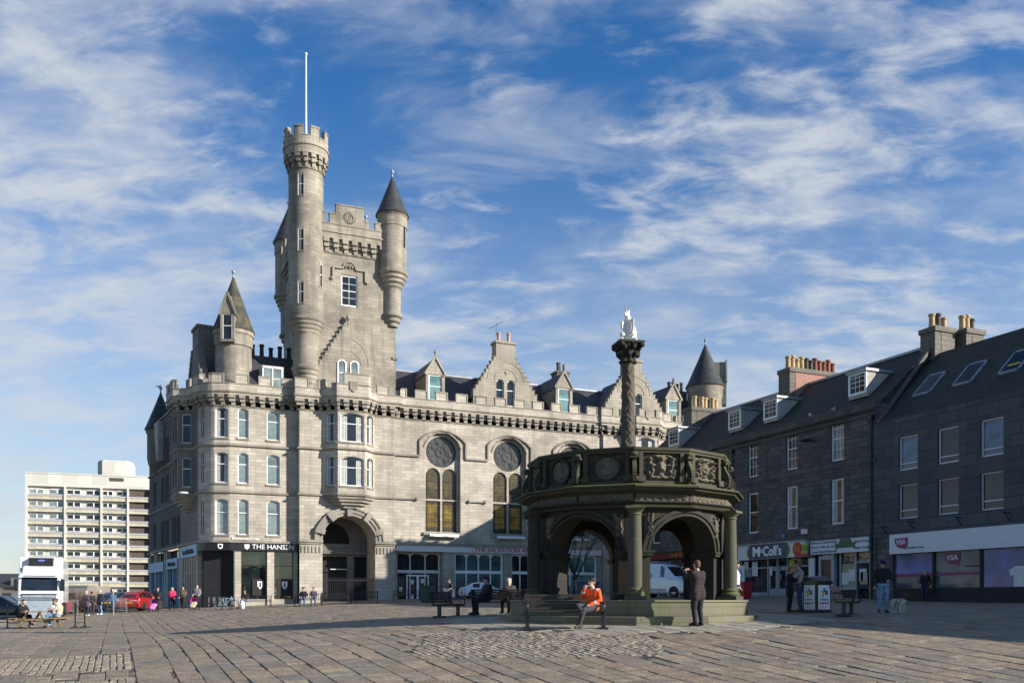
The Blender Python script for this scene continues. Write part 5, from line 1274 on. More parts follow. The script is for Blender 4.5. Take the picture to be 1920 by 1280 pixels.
def relief(name, parent, m, p0, p1, z0, z1, blobs, depth=.09, nx=46, nz=42, noise=.35, seed=0, out=0):
    """carved panel: heights from overlapping rounded masses, on the plane p0->p1"""
    rs = np.random.RandomState(seed); U, V = np.meshgrid(np.linspace(0,1,nx), np.linspace(0,1,nz)); H = np.zeros_like(U)
    for cx, cy, rx, ry, ang, hh in blobs:
        ca, sa = math.cos(ang), math.sin(ang); a = ((U-cx)*ca+(V-cy)*sa)/rx; b = (-(U-cx)*sa+(V-cy)*ca)/ry
        H = np.maximum(H, hh*np.sqrt(np.clip(1-a*a-b*b, 0, 1)))
    g = sum(np.sin(U*rs.uniform(8,46)+V*rs.uniform(-40,40)+rs.uniform(0,6)) for _ in range(7))/7
    H = H*(1+noise*g*1.6)+np.clip(g,0,1)*.12*noise; H[0,:]=H[-1,:]=0; H[:,0]=H[:,-1]=0
    p0 = Vector((p0[0],p0[1],0)); p1 = Vector((p1[0],p1[1],0)); d = p1-p0; n = Vector((d.y,-d.x,0)).normalized()
    P = (np.array(p0)[None,None]+U[...,None]*np.array(d)[None,None]+(H*depth+out)[...,None]*np.array(n)[None,None]); P[...,2] = z0+(z1-z0)*V
    i = np.arange(nx*nz).reshape(nz,nx); f = np.stack([i[:-1,:-1],i[:-1,1:],i[1:,1:],i[1:,:-1]],-1).reshape(-1,4)
    mb = MB(); mb.v = [tuple(q) for q in P.reshape(-1,3)]; mb.f = [tuple(q) for q in f.tolist()]; mb.mi = [0]*len(mb.f)
    return mb.build(name, m, parent, smooth=True)
ARMS = [(.5,.5,.17,.26,0,.8),(.5,.47,.12,.2,0,1),(.5,.86,.2,.08,0,.9),(.5,.76,.09,.09,0,.8),(.36,.93,.2,.05,.1,.7),(.64,.93,.2,.05,-.1,.7),
        (.2,.55,.07,.27,.12,1),(.17,.8,.085,.09,0,1),(.28,.58,.11,.05,-.5,.8),(.24,.3,.06,.17,-.3,.9),(.13,.28,.05,.15,.1,.8),
        (.8,.55,.07,.27,-.12,1),(.83,.8,.085,.09,0,1),(.72,.58,.11,.05,.5,.8),(.76,.3,.06,.17,.3,.9),(.87,.28,.05,.15,-.1,.8),(.5,.1,.4,.07,0,.8),(.22,.1,.12,.06,.3,.9),(.78,.1,.12,.06,-.3,.9),(.5,.2,.1,.07,0,.7)]
def mercat():
    root = thing('mercat_cross', 'large round arcaded market cross of mossy dark stone with a carved column', 'monument', (MC[0], MC[1], MZ))
    f0 = math.radians(-94); pol = lambda r, n=12, off=0: [(r*math.cos(f0+off+2*PI*i/n), r*math.sin(f0+off+2*PI*i/n)) for i in range(n)]
    def pfun(poly): return poly
    st = MB(); st.prism(pol(4.08), -.25, .17); st.prism(pol(3.76), .17, .6); st.prism(pol(3.8), .56, .63); st = st.build('plinth', MERP, root, bevel=.02)
    # second course line
    # arcade wall: curved, six bays
    Rw = 3.08; S = 2*PI*Rw; half = math.radians(21.5)*Rw; bay = S/6
    w = MB(); 
    for k in range(6):
        c = bay*.5
        n = 14; ho = [(c-half,.63),(c+half,.63),(c+half,2.0)]+[(c+half*math.cos(PI*i/n), 2.0+1.04*math.sin(PI*i/n)) for i in range(1,n)]+[(c-half,2.0)]
        # build as one outline without the sill edge: a wall with an open-bottomed arch
        out = [(0,.62),(c-half,.62)]+ho[:1:-1][0:0]+[(c-half,2.0)]+[(c-half*math.cos(PI*i/n), 2.0+1.04*math.sin(PI*i/n)) for i in range(1,n)]+[(c+half,2.0),(c+half,.62),(bay,.62),(bay,3.3),(0,3.3)]
        m1 = MB(); m1.M = Matrix.Translation((k*bay,0,0)); m1.panel((0,0),(bay,0),out)
        m1.M = Matrix.Translation((k*bay+bay,.62,0)) @ Matrix.Rotation(PI,4,'Z'); m1.panel((0,0),(bay,0),[(a,b) for a,b in out])
        m1.M = Matrix.Translation((k*bay,0,0))
        op = [(c-half,.62),(c-half,2.0)]+[(c-half*math.cos(PI*i/n), 2.0+1.04*math.sin(PI*i/n)) for i in range(1,n)]+[(c+half,2.0),(c+half,.62)]
        for a, b in zip(op, op[1:]): m1.add([(a[0],0,a[1]),(a[0],.62,a[1]),(b[0],.62,b[1]),(b[0],0,b[1])], [(3,2,1,0)])
        # archivolt moulding
        for r0, r1, o in ((1.0,1.07,.05),(1.1,1.2,.09)):
            for i in range(n*2):
                a, b = PI*i/(2*n), PI*(i+1)/(2*n); hr = half
                q = [(c+hr*r0*math.cos(a),2.0+1.04*r0*math.sin(a)),(c+hr*r1*math.cos(a),2.0+1.04*r1*math.sin(a)),(c+hr*r1*math.cos(b),2.0+1.04*r1*math.sin(b)),(c+hr*r0*math.cos(b),2.0+1.04*r0*math.sin(b))]
                m1.slab(q, -o, .002)
        for s in (-1,1):
            xa = c+s*half; m1.box(xa-s*.06, xa+s*.34, -.1, .66, 1.9, 1.98); m1.box(xa-s*.1, xa+s*.34, -.13, .69, 1.98, 2.04)
        w.v += [] ; o = len(w.v); w.v += m1.v; w.f += [tuple(i+o for i in f) for f in m1.f]; w.mi += m1.mi
    ang = lambda x: f0+x/Rw
    bend(w, 'arcade', MERC, root, lambda p: ((Rw-p[1])*math.cos(ang(p[0])), (Rw-p[1])*math.sin(ang(p[0])), p[2]), Rw*math.radians(4), 0, S)
    for k in range(6):
        a = f0+k*PI/3; c = (3.38*math.cos(a), 3.38*math.sin(a))
        m = MB(); m.M = Matrix.Translation((c[0],c[1],0)) @ Matrix.Rotation(a,4,'Z'); m.box(-.3,.3,-.3,.3,.63,.74)
        m.lathe([(.29,.74),(.3,.8),(.24,.86),(.25,.92),(.2,.97)], (0,0), 20)
        m.lathe([(.2,.97),(.205,1.8),(.175,3.02)], (0,0), 20, cap=False); m.lathe([(.175,3.0),(.2,3.04),(.18,3.08),(.24,3.16),(.28,3.2)], (0,0), 20); m.box(-.3,.28,-.28,.28,3.2,3.27)
        o = m.build('column', MERK if k in (0,1) else MERC, root); sm(o)
        # carved bosses beside the capitals
        for s in (-1,1):
            aa = a+s*math.radians(8.2); q0 = ((Rw+.0)*math.cos(aa-.045), (Rw+.0)*math.sin(aa-.045)); q1 = (Rw*math.cos(aa+.045), Rw*math.sin(aa+.045))
            rr = random.Random(k*2+s); bl = [(.5+.2*math.sin(i*2.1), .1+.8*i/11, .3*(1-abs(i-6)/14), .09, i*.7, .8+.2*rr.random()) for i in range(12)]
            relief('carved_boss', root, MERR, q0, q1, 2.42, 3.1, bl, depth=.13, nx=18, nz=30, seed=k+7)
    en = MB(); P12 = pol(3.2); P12.append(P12[0])
    sweep(en, P12, [(-.9,3.25),(.16,3.25),(.18,3.3),(.1,3.33),(.14,3.38),(.2,3.4),(.2,3.44),(.02,3.46),(.02,3.68),(-.9,3.68)], caps=False); en.build('entablature', MERC, root)
    co = MB(); sweep(co, P12, [(-.9,3.66),(.1,3.66),(.16,3.70),(.3,3.73),(.33,3.79),(.42,3.81),(.42,3.86),(.3,3.89),(-.05,3.95),(-.9,3.95)], caps=False); co.build('cornice', MERG, root)
    fl = MB(); fl.prism(pol(2.6), 3.3, 3.9); fl.prism(pol(3.05), 3.9, 3.97); fl.build('platform', MERC, root)
    rs = random.Random(5)
    # frieze
    for k in range(12):
        a, b = Vector(P12[k]), Vector(P12[k+1]); d = (b-a).normalized(); n = Vector((d.y,-d.x)); L = (b-a).length
        a2 = a+n*.025+d*.04; b2 = b+n*.025-d*.04; bl = []
        for i in range(7):
            c = (i+.5)/7; 
            for j in range(7): t = 2*PI*j/7; bl.append((c+.042*math.cos(t), .5+.34*math.sin(t), .022, .15, 0, .8))
            bl.append((c, .5, .022, .16, 0, 1)); bl.append((c+.07, .5, .02, .36, .15*(-1)**i, .7))
        relief('frieze', root, MERR, a2, b2, 3.46, 3.67, bl, depth=.05, nx=110, nz=16, seed=k, noise=.3)
        # parapet panel
        a, b = Vector(pol(3.16)[k]), Vector(pol(3.16)[(k+1)%12]); L = (b-a).length; d = (b-a).normalized(); n = Vector((d.y,-d.x)); an = math.atan2(d.y,d.x)
        pb = MB(); pb.M = Matrix.Translation((a.x,a.y,0)) @ Matrix.Rotation(an,4,'Z')
        pb.box(.0,L,.10,.28,3.95,4.9); pb.box(0,L,-.02,.28,3.92,4.03); pb.box(-.02,L+.02,-.06,.3,4.9,4.98); pb.box(-.01,L+.01,-.02,.28,4.83,4.9)
        for xx in (.2, L-.2): pb.box(xx-.06,xx+.06,-.03,.12,4.03,4.84); pb.box(xx-.11,xx+.11,-.1,.12,4.0,4.16)
        pb.build('parapet', MERG, root)
        if k in (0, 1):
            relief('coat_of_arms', root, MERR, a+d*.3+n*(-.10), a+d*(L-.3)+n*(-.10), 4.06, 4.8, ARMS, depth=.17, seed=k*3+1)
        else:
            o = MB(); o.M = pb.M.copy(); c = L/2
            for i in range(24):
                t0, t1 = 2*PI*i/24, 2*PI*(i+1)/24; o.bar((c+.4*math.cos(t0),.06,4.43+.37*math.sin(t0)),(c+.4*math.cos(t1),.06,4.43+.37*math.sin(t1)),.07,.09,up=(0,1,0))
            o.build('roundel', MERC, root)
            bust = [(.5,.62,.17,.24,0,1),(.5,.3,.3,.18,0,.8),(.5,.45,.1,.2,0,.8),(.42,.68,.12,.2,.2,.8),(.5,.86,.18,.07,0,.9),(.45,.6,.04,.06,0,1.2),(.35,.35,.1,.2,.6,.9)]
            relief('bust', root, MERR, a+d*(L/2-.36)+n*(-.09), a+d*(L/2+.36)+n*(-.09), 4.1, 4.77, bust, depth=.11, nx=30, nz=30, seed=k+20)
    for k in range(12):     # scroll consoles on the corners
        a = f0+k*PI/6; m = MB(); m.M = Matrix.Rotation(a,4,'Z'); r = 3.16
        pts = [(r-.02+.03*math.cos(t*PI)-.05*t+.10*math.sin(t*PI*2)*.5+.08, 0, 4.02+.78*t) for t in [i/12 for i in range(13)]]
        for p, q in zip(pts, pts[1:]): m.bar(p, q, .2, .12, up=(0,1,0))
        m.ball((r+.1,0,4.08), (.09,.11,.09), 8, 6); m.ball((r+.07,0,4.76), (.1,.13,.08), 8, 6); m.box(r-.02,r+.14,-.13,.13,4.66,4.72)
        m.build('scroll', MERG, root)
    lb = MB(); a = f0; 
    for k in range(6):
        a = f0+k*PI/3; lb.ball((3.24*math.cos(a),3.24*math.sin(a),3.57), (.12,.12,.14), 8, 6)
    lb = None
    # central pier and carved shaft
    cp = MB(); cp.lathe([(.55,.6),(.5,.8),(.42,.9),(.42,3.3)], (0,0), 16); cp.build('central_pier', MERC, root)
    sh = MB()
    def fr(a, z):
        t = z*1.4; s1 = math.sin(2*a+t*1.7); s2 = math.sin(5*a-t*5.3+1.5*math.sin(t*2.2)); s3 = math.sin(9*a+t*9.1)
        return 1+.07*math.sin(4*a+2.2*math.sin(z*6))*math.sin(z*13+1.5*math.sin(3*a))+.06*math.sin(6*a-3*math.sin(z*8.5))*math.cos(z*9)+.03*math.sin(z*31+3*math.sin(5*a))
    zs = [5.05+4.4*i/150 for i in range(151)] if False else [4.55+3.65*i/150 for i in range(151)]
    sh.lathe([(.222-.025*(z-4.55)/3.65, z) for z in zs], (0,0), 72, fr=fr, cap=False); sh = sh.build('shaft', SHAFT, root, smooth=True)
    bs = MB(); bs.lathe([(.62,3.9),(.62,4.1),(.5,4.2),(.42,4.35),(.36,4.42),(.34,4.5),(.3,4.58)], (0,0), 24, fr=lambda a, z: 1+.05*math.sin(6*a)*math.sin(z*9)); bs.build('shaft_base', SHAFT, root, smooth=True)
    ca = MB(); ca.lathe([(.25,8.15),(.28,8.2),(.23,8.24),(.24,8.36),(.3,8.46),(.28,8.5),(.31,8.6),(.40,8.72)], (0,0), 48, fr=lambda a, z: 1+.09*math.sin(8*a+(PI if z > 8.5 else 0)))
    for i in range(8):
        a = 2*PI*i/8
        for r, z in ((.31,8.42),(.37,8.62)):
            aa = a+(PI/8 if r > .33 else 0); ca.ball((r*math.cos(aa),r*math.sin(aa),z), (.075,.075,.09), 8, 6); ca.ball(((r+.04)*math.cos(aa),(r+.04)*math.sin(aa),z+.05), (.05,.05,.035), 7, 5)
    for i in range(4):
        a = PI/4+2*PI*i/4+.25; ca.ball((.47*math.cos(a),.47*math.sin(a),8.69), (.1,.1,.08), 8, 6)
        b = a+PI/4; ca.ball((.36*math.cos(b),.36*math.sin(b),8.76), .06, 8, 6)
    ca.M = Matrix.Rotation(.25,4,'Z'); ca.prism([(.41,-.41),(.41,.41),(-.41,.41),(-.41,-.41)], 8.75, 8.82); ca.build('capital', MERC, root)
    # white unicorn with shield on top
    un = thing('unicorn_statue', 'white heraldic unicorn statue holding a shield on top of the carved column', 'statue', (MC[0], MC[1], MZ+8.82), -.3)
    b = MB(); b.box(-.3,.3,-.24,.28,0,.09); b.build('base', WHITE, un, bevel=.01)
    F_ = Fig()
    F_.c((0,.14,.2),(0,.06,.5),.16,.15,'w'); F_.c((0,.06,.5),(0,-.0,.72),.15,.10,'w'); F_.c((0,.0,.72),(-.02,-.06,.9),.085,.065,'w'); F_.c((-.02,-.06,.92),(-.05,-.26,.82),.068,.042,'w')
    for s in (-1,1):
        F_.c((s*.13,.12,.2),(s*.17,-.08,.26),.1,.07,'w'); F_.c((s*.17,-.08,.26),(s*.17,-.02,.1),.05,.04,'w'); F_.c((s*.17,-.02,.1),(s*.17,-.16,.11),.04,.045,'w')
        F_.c((s*.1,.0,.6),(s*.16,-.2,.6),.06,.045,'w'); F_.c((s*.16,-.2,.6),(s*.15,-.24,.42),.042,.035,'w'); F_.c((s*.04,-.02,.98),(s*.055,-.0,1.07),.022,.01,'w')
    F_.c((0,.28,.15),(.2,.3,.3),.04,.035,'w'); F_.c((.2,.3,.3),(.17,.26,.55),.035,.03,'w')
    for i in range(5): F_.c((0,.08+.01*i,.88-.08*i),(0,.14,.84-.08*i),.05,.03,'w')
    F_.p = [(a*1.0, b*1.0, ra*1.18, rb*1.15, l_, q_, h_) for a, b, ra, rb, l_, q_, h_ in F_.p]
    F_.build('body', un, {'w': UNI}, .016)
    s = MB(); s.slab([(-.05,.2),(.08,.1),(.21,.2),(.24,.42),(.25,.68),(.08,.64),(-.08,.66),(-.08,.42)], -.33, -.28); s = s.build('shield', UNI, un, bevel=.012)
    l = MB(); l.M = Matrix.Identity(4); l.slab([(.03,.25),(.13,.25),(.17,.4),(.13,.55),(.05,.56),(.0,.45)], -.345, -.331); l.build('lion', OFFW, s)
    h = MB(); h.tube([(-.03,-.16,.98),(-.05,-.27,1.22)], [.02,.005], 8); h.build('horn', mat('gilt_horn', (.5,.38,.12), .4), un)
UNI = mat('statue_white', (.66,.65,.62), .6, var=.08, scale=5, bump=.15)
# ---------------------------------------------------------------- continuous figures from overlapping masses
class Fig:
    def __init__(s): s.p = []; s.H = Matrix.Identity(4)
    def c(s, a, b, ra, rb, lab, head=False, sc3=None):
        a = Vector(a); b = Vector(b)
        if head: a = s.H @ a; b = s.H @ b
        s.p.append((a, b, ra, rb, lab, sc3, head)); return s
    def build(s, name, parent, mats_, voxel=.016, smooth=4, kind=None):
        mb = MB()
        for a, b, ra, rb, lab, sc3, head in s.p:
            d = b-a; L = d.length
            q = Vector((0,0,1)).rotation_difference(d.normalized()) if L > 1e-5 else None
            M = Matrix.Translation(a) @ (q.to_matrix().to_4x4() if q else (s.H.to_3x3().to_4x4() if head else Matrix.Identity(4)))
            mb.M = M
            if sc3: mb.ball((0,0,0), (sc3[0]*ra, sc3[1]*ra, sc3[2]*ra), 16, 12)
            else:
                pr = [(max(ra*math.sin(t),1e-4), -ra*math.cos(t)) for t in [PI/2*i/5 for i in range(6)]]+[(max(rb*math.cos(t),1e-4), L+rb*math.sin(t)) for t in [PI/2*i/5 for i in range(6)]]
                mb.lathe(pr, (0,0), 12)
        me = bpy.data.meshes.new('t'); me.from_pydata(mb.v, [], mb.f); o = bpy.data.objects.new(name, me); COL.objects.link(o)
        r = o.modifiers.new('r', 'REMESH'); r.mode = 'VOXEL'; r.voxel_size = voxel
        sm_ = o.modifiers.new('s', 'SMOOTH'); sm_.iterations = smooth; sm_.factor = .5
        dg = bpy.context.evaluated_depsgraph_get(); m2 = bpy.data.meshes.new_from_object(o.evaluated_get(dg)); bpy.data.objects.remove(o); bpy.data.meshes.remove(me)
        labs = list(mats_.keys()); m2.materials.clear()
        for l in labs: m2.materials.append(mats_[l])
        n = len(m2.polygons); c = np.empty(n*3); m2.polygons.foreach_get('center', c); c = c.reshape(-1,3)
        best = np.full(n, 1e9); idx = np.zeros(n, dtype=np.int32)
        for a, b, ra, rb, lab, sc3, head in s.p:
            a_ = np.array(a); d = np.array(b)-a_; L2 = max((d*d).sum(), 1e-9); t = np.clip(((c-a_)@d)/L2, 0, 1)
            if sc3:
                R = np.array((s.H.to_3x3() if head else Matrix.Identity(3))); q = (c-a_)@R; q = q/np.array(sc3)/ra; dist = (np.sqrt((q*q).sum(1))-1)*ra*min(sc3)
            else: dist = np.linalg.norm(c-(a_+t[:,None]*d), axis=1)-(ra+(rb-ra)*t)
            m = dist < best; best[m] = dist[m]; idx[m] = labs.index(lab)
        m2.polygons.foreach_set('material_index', idx); m2.polygons.foreach_set('use_smooth', [True]*n); m2.name = name
        o = bpy.data.objects.new(name, m2); COL.objects.link(o); o.parent = parent
        if kind: o['kind'] = kind
        return o
mercat()
# ================================================================ PEOPLE
SKIN = mat('skin', (.50,.30,.22), .55, var=.1); SKINP = mat('skin_pale', (.60,.40,.31), .55, var=.08)
def cloth(name, col, rough=.9, bump=1.0): return mat(name, col, rough, var=.3, scale=5, bump=bump, bscale=7)
CBLK = cloth('cloth_black', (.012,.012,.014)); CDK = cloth('cloth_charcoal', (.035,.035,.04)); CNAVY = cloth('cloth_navy', (.015,.02,.045)); CJEAN = cloth('denim', (.05,.085,.16)); CJEANL = cloth('denim_pale', (.17,.27,.42))
CORG = cloth('hi_vis_orange', (.95,.10,.01)); CREFL = mat('reflective_band', (.45,.45,.45), .4); CGREYH = cloth('hoodie_grey', (.33,.29,.27)); CPURP = cloth('anorak_purple', (.07,.055,.075)); CBROWN = cloth('coat_brown', (.022,.015,.015)); CBRN2 = cloth('jacket_brown', (.09,.065,.045))
CPINK = cloth('jacket_pink', (.72,.03,.12)); CBEIGE = cloth('coat_beige', (.50,.42,.30)); CLIGHT = cloth('hoodie_pale', (.42,.44,.52)); CTAN = mat('tan_leather', (.22,.11,.045), .6); CWHT = cloth('cloth_white', (.65,.63,.6)); CGREY = cloth('cloth_grey', (.16,.16,.165))
HDK = mat('hair_dark', (.02,.014,.01), .6, bump=.6, bscale=60); HBR = mat('hair_brown', (.10,.05,.025), .6, bump=.6, bscale=60); HGR = mat('hair_grey', (.38,.35,.32), .6, bump=.6, bscale=60); HBL = mat('hair_blond', (.42,.28,.12), .6, bump=.6, bscale=60); HRED = mat('hair_red', (.26,.07,.02), .6, bump=.6, bscale=60)
SHOE = mat('shoe_black', (.015,.014,.014), .5); SHOEW = mat('shoe_white', (.6,.6,.6), .6); SHOER = mat('shoe_red', (.5,.03,.02), .6); SHOEB = mat('boot_brown', (.16,.07,.025), .7)
def STAND(**k):
    J = dict(pel=(0,0,.95), waist=(0,-.01,1.09), chest=(0,-.0,1.28), neck=(0,.02,1.45), head=(0,-.02,1.62))
    for s, n in ((-1,'R'),(1,'L')):
        J['hip'+n]=(s*.095,0,.9); J['knee'+n]=(s*.105,-.03,.49); J['ank'+n]=(s*.11,.03,.09); J['toe'+n]=(s*.14,-.14,.045)
        J['sh'+n]=(s*.18,.01,1.4); J['elb'+n]=(s*.25,.05,1.13); J['wri'+n]=(s*.24,-.06,.88)
    J.update(k); return J
def SIT(**k):
    J = dict(pel=(0,0,.59), waist=(0,.02,.70), chest=(0,.03,.88), neck=(0,.02,1.06), head=(0,-.03,1.22))
    for s, n in ((-1,'R'),(1,'L')):
        J['hip'+n]=(s*.1,-.02,.57); J['knee'+n]=(s*.13,-.44,.545); J['ank'+n]=(s*.13,-.42,.1); J['toe'+n]=(s*.15,-.6,.045)
        J['sh'+n]=(s*.18,.03,1.0); J['elb'+n]=(s*.25,.0,.76); J['wri'+n]=(s*.12,-.26,.64)
    J.update(k); return J
def WALK(ph=1, **k):
    a, b = ('L','R') if ph > 0 else ('R','L'); sa = 1 if ph > 0 else -1; J = STAND()
    J['knee'+a]=(sa*.1,-.2,.52); J['ank'+a]=(sa*.1,-.3,.12); J['toe'+a]=(sa*.11,-.47,.09); J['knee'+b]=(-sa*.1,.05,.49); J['ank'+b]=(-sa*.1,.3,.17); J['toe'+b]=(-sa*.11,.2,.04)
    J['elb'+a]=(sa*.25,.12,1.14); J['wri'+a]=(sa*.25,.16,.9); J['elb'+b]=(-sa*.25,-.04,1.14); J['wri'+b]=(-sa*.22,-.22,.95)
    J.update(k); return J
def hand(parent, w, e, m, side, curl=.6, S=1):
    """palm, four bent fingers of different length and a thumb leaving the side of the palm"""
    w = Vector(w); d = (w-Vector(e)).normalized(); up = Vector((0,0,1)) if abs(d.z) < .8 else Vector((0,-1,0))
    side_v = d.cross(up).normalized(); nrm = side_v.cross(d).normalized()
    if d.z < -.7: nrm = -Vector((side,0,0)); side_v = d.cross(nrm).normalized()
    mb = MB(); c = w+d*.045; mb.tube([w-d*.02, w+d*.02, w+d*.07, w+d*.09], [.024,.03,.034,.02], 8)
    for i, (o, l) in enumerate(((-.030,.072),(-.010,.082),(.010,.076),(.029,.06))):
        p0 = w+d*.075+side_v*o; a1 = curl*.7; a2 = curl*1.7
        d1 = d*math.cos(a1)-nrm*math.sin(a1); d2 = d*math.cos(a2)-nrm*math.sin(a2)
        p1 = p0+d1*l*.5; p2 = p1+d2*l*.5; mb.tube([p0, p1, p2], [.0105,.0098,.0078], 6)
    p0 = w+d*.03-side_v*.026; t = (d*.6-side_v*.75-nrm*.35).normalized(); p1 = p0+t*.035; mb.tube([p0, p1, p1+(t*.6+d*.7).normalized()*.03], [.013,.0115,.009], 6)
    return mb.build('hand', m, parent, smooth=True)
def person(label, x, y, rot, J, top, bot, shoe=None, skin=None, hair=('short', None), coat=0, bulk=1.0, S=1.0, group=None, vox=.016, look=0, nod=0, z=None, sleeves=True, curl=.5, hands=True, extra=None, name='person', cat='person', hood=None):
    shoe = shoe or SHOE; skin = skin or SKIN
    root = thing(name, label, cat, (x, y, gz(x, y)+.0 if z is None else z), rot, group); root.scale = (S,S,S)
    V = {k: Vector(v) for k, v in J.items()}; f = Fig(); B = bulk
    hd = V['head']; nk = V['neck']
    f.H = Matrix.Translation(hd) @ Matrix.Rotation(look,4,'Z') @ Matrix.Rotation(nod,4,'X')
    up = (V['neck']-V['pel']).normalized(); rt = (V['shL']-V['shR']).normalized(); fw = up.cross(rt).normalized()    # fw = back to front is -fw? (rt x up)
    fr = rt.cross(up).normalized()   # points to the back; front = -fr
    hr = (V['hipL']-V['hipR']).normalized()
    f.c(V['pel']-hr*.085, V['pel']+hr*.085, .115*B, .115*B, 'bot' if not coat else 'top')
    f.c(V['waist']-rt*.075, V['waist']+rt*.075, .105*B, .105*B, 'top'); f.c(V['chest']-rt*.09, V['chest']+rt*.09, .125*B, .125*B, 'top')
    mid = (V['waist']+V['chest'])/2; f.c(mid-rt*.08, mid+rt*.08, .115*B, .115*B, 'top')
    mid = (V['waist']+V['pel'])/2; f.c(mid-rt*.08, mid+rt*.08, .112*B, .112*B, 'top'); low = V['pel']+(V['pel']-V['waist']).normalized()*.02; f.c(low-hr*.09, low+hr*.09, .108*B, .108*B, 'top')
    f.c(V['shR']+rt*.02, V['shL']-rt*.02, .07*B, .07*B, 'top'); f.c((V['shR']+V['shL'])/2-up*.06-rt*.1, (V['shR']+V['shL'])/2-up*.06+rt*.1, .105*B, .105*B, 'top')
    f.c(nk-up*.05, hd-Vector((0,0,.05)), .058, .052, 'skin'); f.c(nk-up*.045-rt*.05, nk-up*.045+rt*.05, .062*B, .062*B, 'top')
    if coat:
        for s in ('L','R'):
            h, k = V['hip'+s], V['knee'+s]; e = h+(k-h)*coat; f.c(h, e, .125*B, .125*B, 'top')
        e0 = V['hipL']+(V['kneeL']-V['hipL'])*coat; e1 = V['hipR']+(V['kneeR']-V['hipR'])*coat
        if (e0-e1).length < .5: f.c(e0, e1, .115*B, .115*B, 'top'); f.c((V['hipL']+e0)/2, (V['hipR']+e1)/2, .118*B, .118*B, 'top')
    for s in ('R','L'):
        h, k, a, t = V['hip'+s], V['knee'+s], V['ank'+s], V['toe'+s]
        f.c(h, k, .098*B, .074*min(B,1.15), 'bot'); f.c(k, a, .072, .056, 'bot'); f.c(k+(a-k)*.2, k+(a-k)*.5, .074, .066, 'bot'); f.c(a+(k-a)*.08, a, .06, .064, 'bot')
        td = (t-a); hl = a-Vector((td.x,td.y,0)).normalized()*.05+Vector((0,0,-.035)) if td.length > 0 else a
        f.c(hl, t, .042, .036, 'shoe'); f.c(a, (a+t)/2, .045, .042, 'shoe'); f.c(a+(t-a)*.6, t, .044, .034, 'shoe')
        sh, e, w = V['sh'+s], V['elb'+s], V['wri'+s]
        f.c(sh, e, .064*B, .05*B, 'top'); f.c(e, w+(e-w)*.06, .05*B, .04*B, 'top' if sleeves else 'skin'); f.c(w+(e-w)*.1, w, .028, .026, 'skin')
    # head: skull, jaw, nose, brow, ears
    f.c((0,.012,.025),(0,.012,.025), .098, .098, 'skin', True, (.79,1.0,1.02)); f.c((0,-.03,-.055),(0,-.05,-.072), .052, .04, 'skin', True); f.c((0,-.03,-.02),(0,-.035,-.04), .064, .055, 'skin', True)
    f.c((0,-.092,.015),(0,-.108,-.018), .011, .016, 'skin', True); f.c((-.03,-.08,.03),(.03,-.08,.03), .016, .016, 'skin', True); f.c((-.018,-.088,-.046),(.018,-.088,-.046), .011, .011, 'lip', True)
    for s in (-1,1): f.c((s*.078,.015,.015),(s*.082,.02,-.02), .016, .011, 'skin', True)
    if extra: extra(f, V)
    ms = {'skin': skin, 'top': top, 'bot': bot, 'shoe': shoe, 'lip': mat('lips', (.32,.12,.10), .5)}
    for k in list(getattr(f, 'mats', {})): ms[k] = f.mats[k]
    f.build('body', root, ms, vox, 3)
    H = f.H
    e = MB(); e.M = H
    for s in (-1,1): e.ball((s*.031,-.089,.008), (.013,.006,.008), 8, 6)
    e.build('eyes', mat('eye_dark', (.03,.02,.018), .2), root, smooth=True)
    st, hm = hair; 
    if st == 'pair': pass
    if st in ('short','long','bun','cap'):
        g = Fig(); g.H = H; hm = hm or HDK
        g.c((0,.028,.045),(0,.028,.045), .104, .104, 'h', True, (.84,.94,.92)); g.c((0,.05,-.0),(0,.05,-.0), .09, .09, 'h', True, (.86,.8,1.0))
        g.c((-.04,-.055,.085),(.04,-.055,.085), .03, .03, 'h', True)
        if st == 'long':
            for s in (-1,1): g.c((s*.07,.02,.0),(s*.085,.0,-.17), .035, .03, 'h', True)
            g.c((-.04,.07,.0),(-.04,.09,-.2), .05, .04, 'h', True); g.c((.04,.07,.0),(.04,.09,-.2), .05, .04, 'h', True)
        if st == 'bun': g.c((0,.13,.04),(0,.13,.04), .05, .05, 'h', True)
        o = g.build('hair', root, {'h': hm}, .014, 2)
    if st == 'cap':
        c = MB(); c.M = H @ Matrix.Translation((0,.015,.06)); c.lathe([(.097,-.02),(.1,0),(.098,.03),(.085,.065),(.05,.085),(.002,.092)], (0,0), 20, fr=lambda a, z_: 1+.1*abs(math.sin(a)))
        c.slab([(-.075,0),(.075,0),(.075,.012),(-.075,.012)], -.17, -.06); c.build('cap', CDK if top is not CBLK else CNAVY, root, smooth=False)
    if hood is not None:
        g = Fig(); n_ = V['neck']+(V['neck']-V['chest']).normalized()*0; 
        for i in range(7):
            a = PI*(-.1+1.2*i/6); g.c(n_+rt*.1*math.cos(a)+fr*(.02+.09*math.sin(a)), n_+rt*.1*math.cos(a+.3)+fr*(.02+.09*math.sin(a+.3)), .04, .04, 'h')
        g.c(n_+fr*.11-up*.02, n_+fr*.13-up*.12, .06, .045, 'h'); g.build('hood', root, {'h': hood}, .018, 3)
    if hands:
        for s, sg in (('R',-1),('L',1)): hand(root, V['wri'+s], V['elb'+s], skin, sg, curl)
    return root
def xy(u, Y): return ((u-CX)/F*Y, Y)
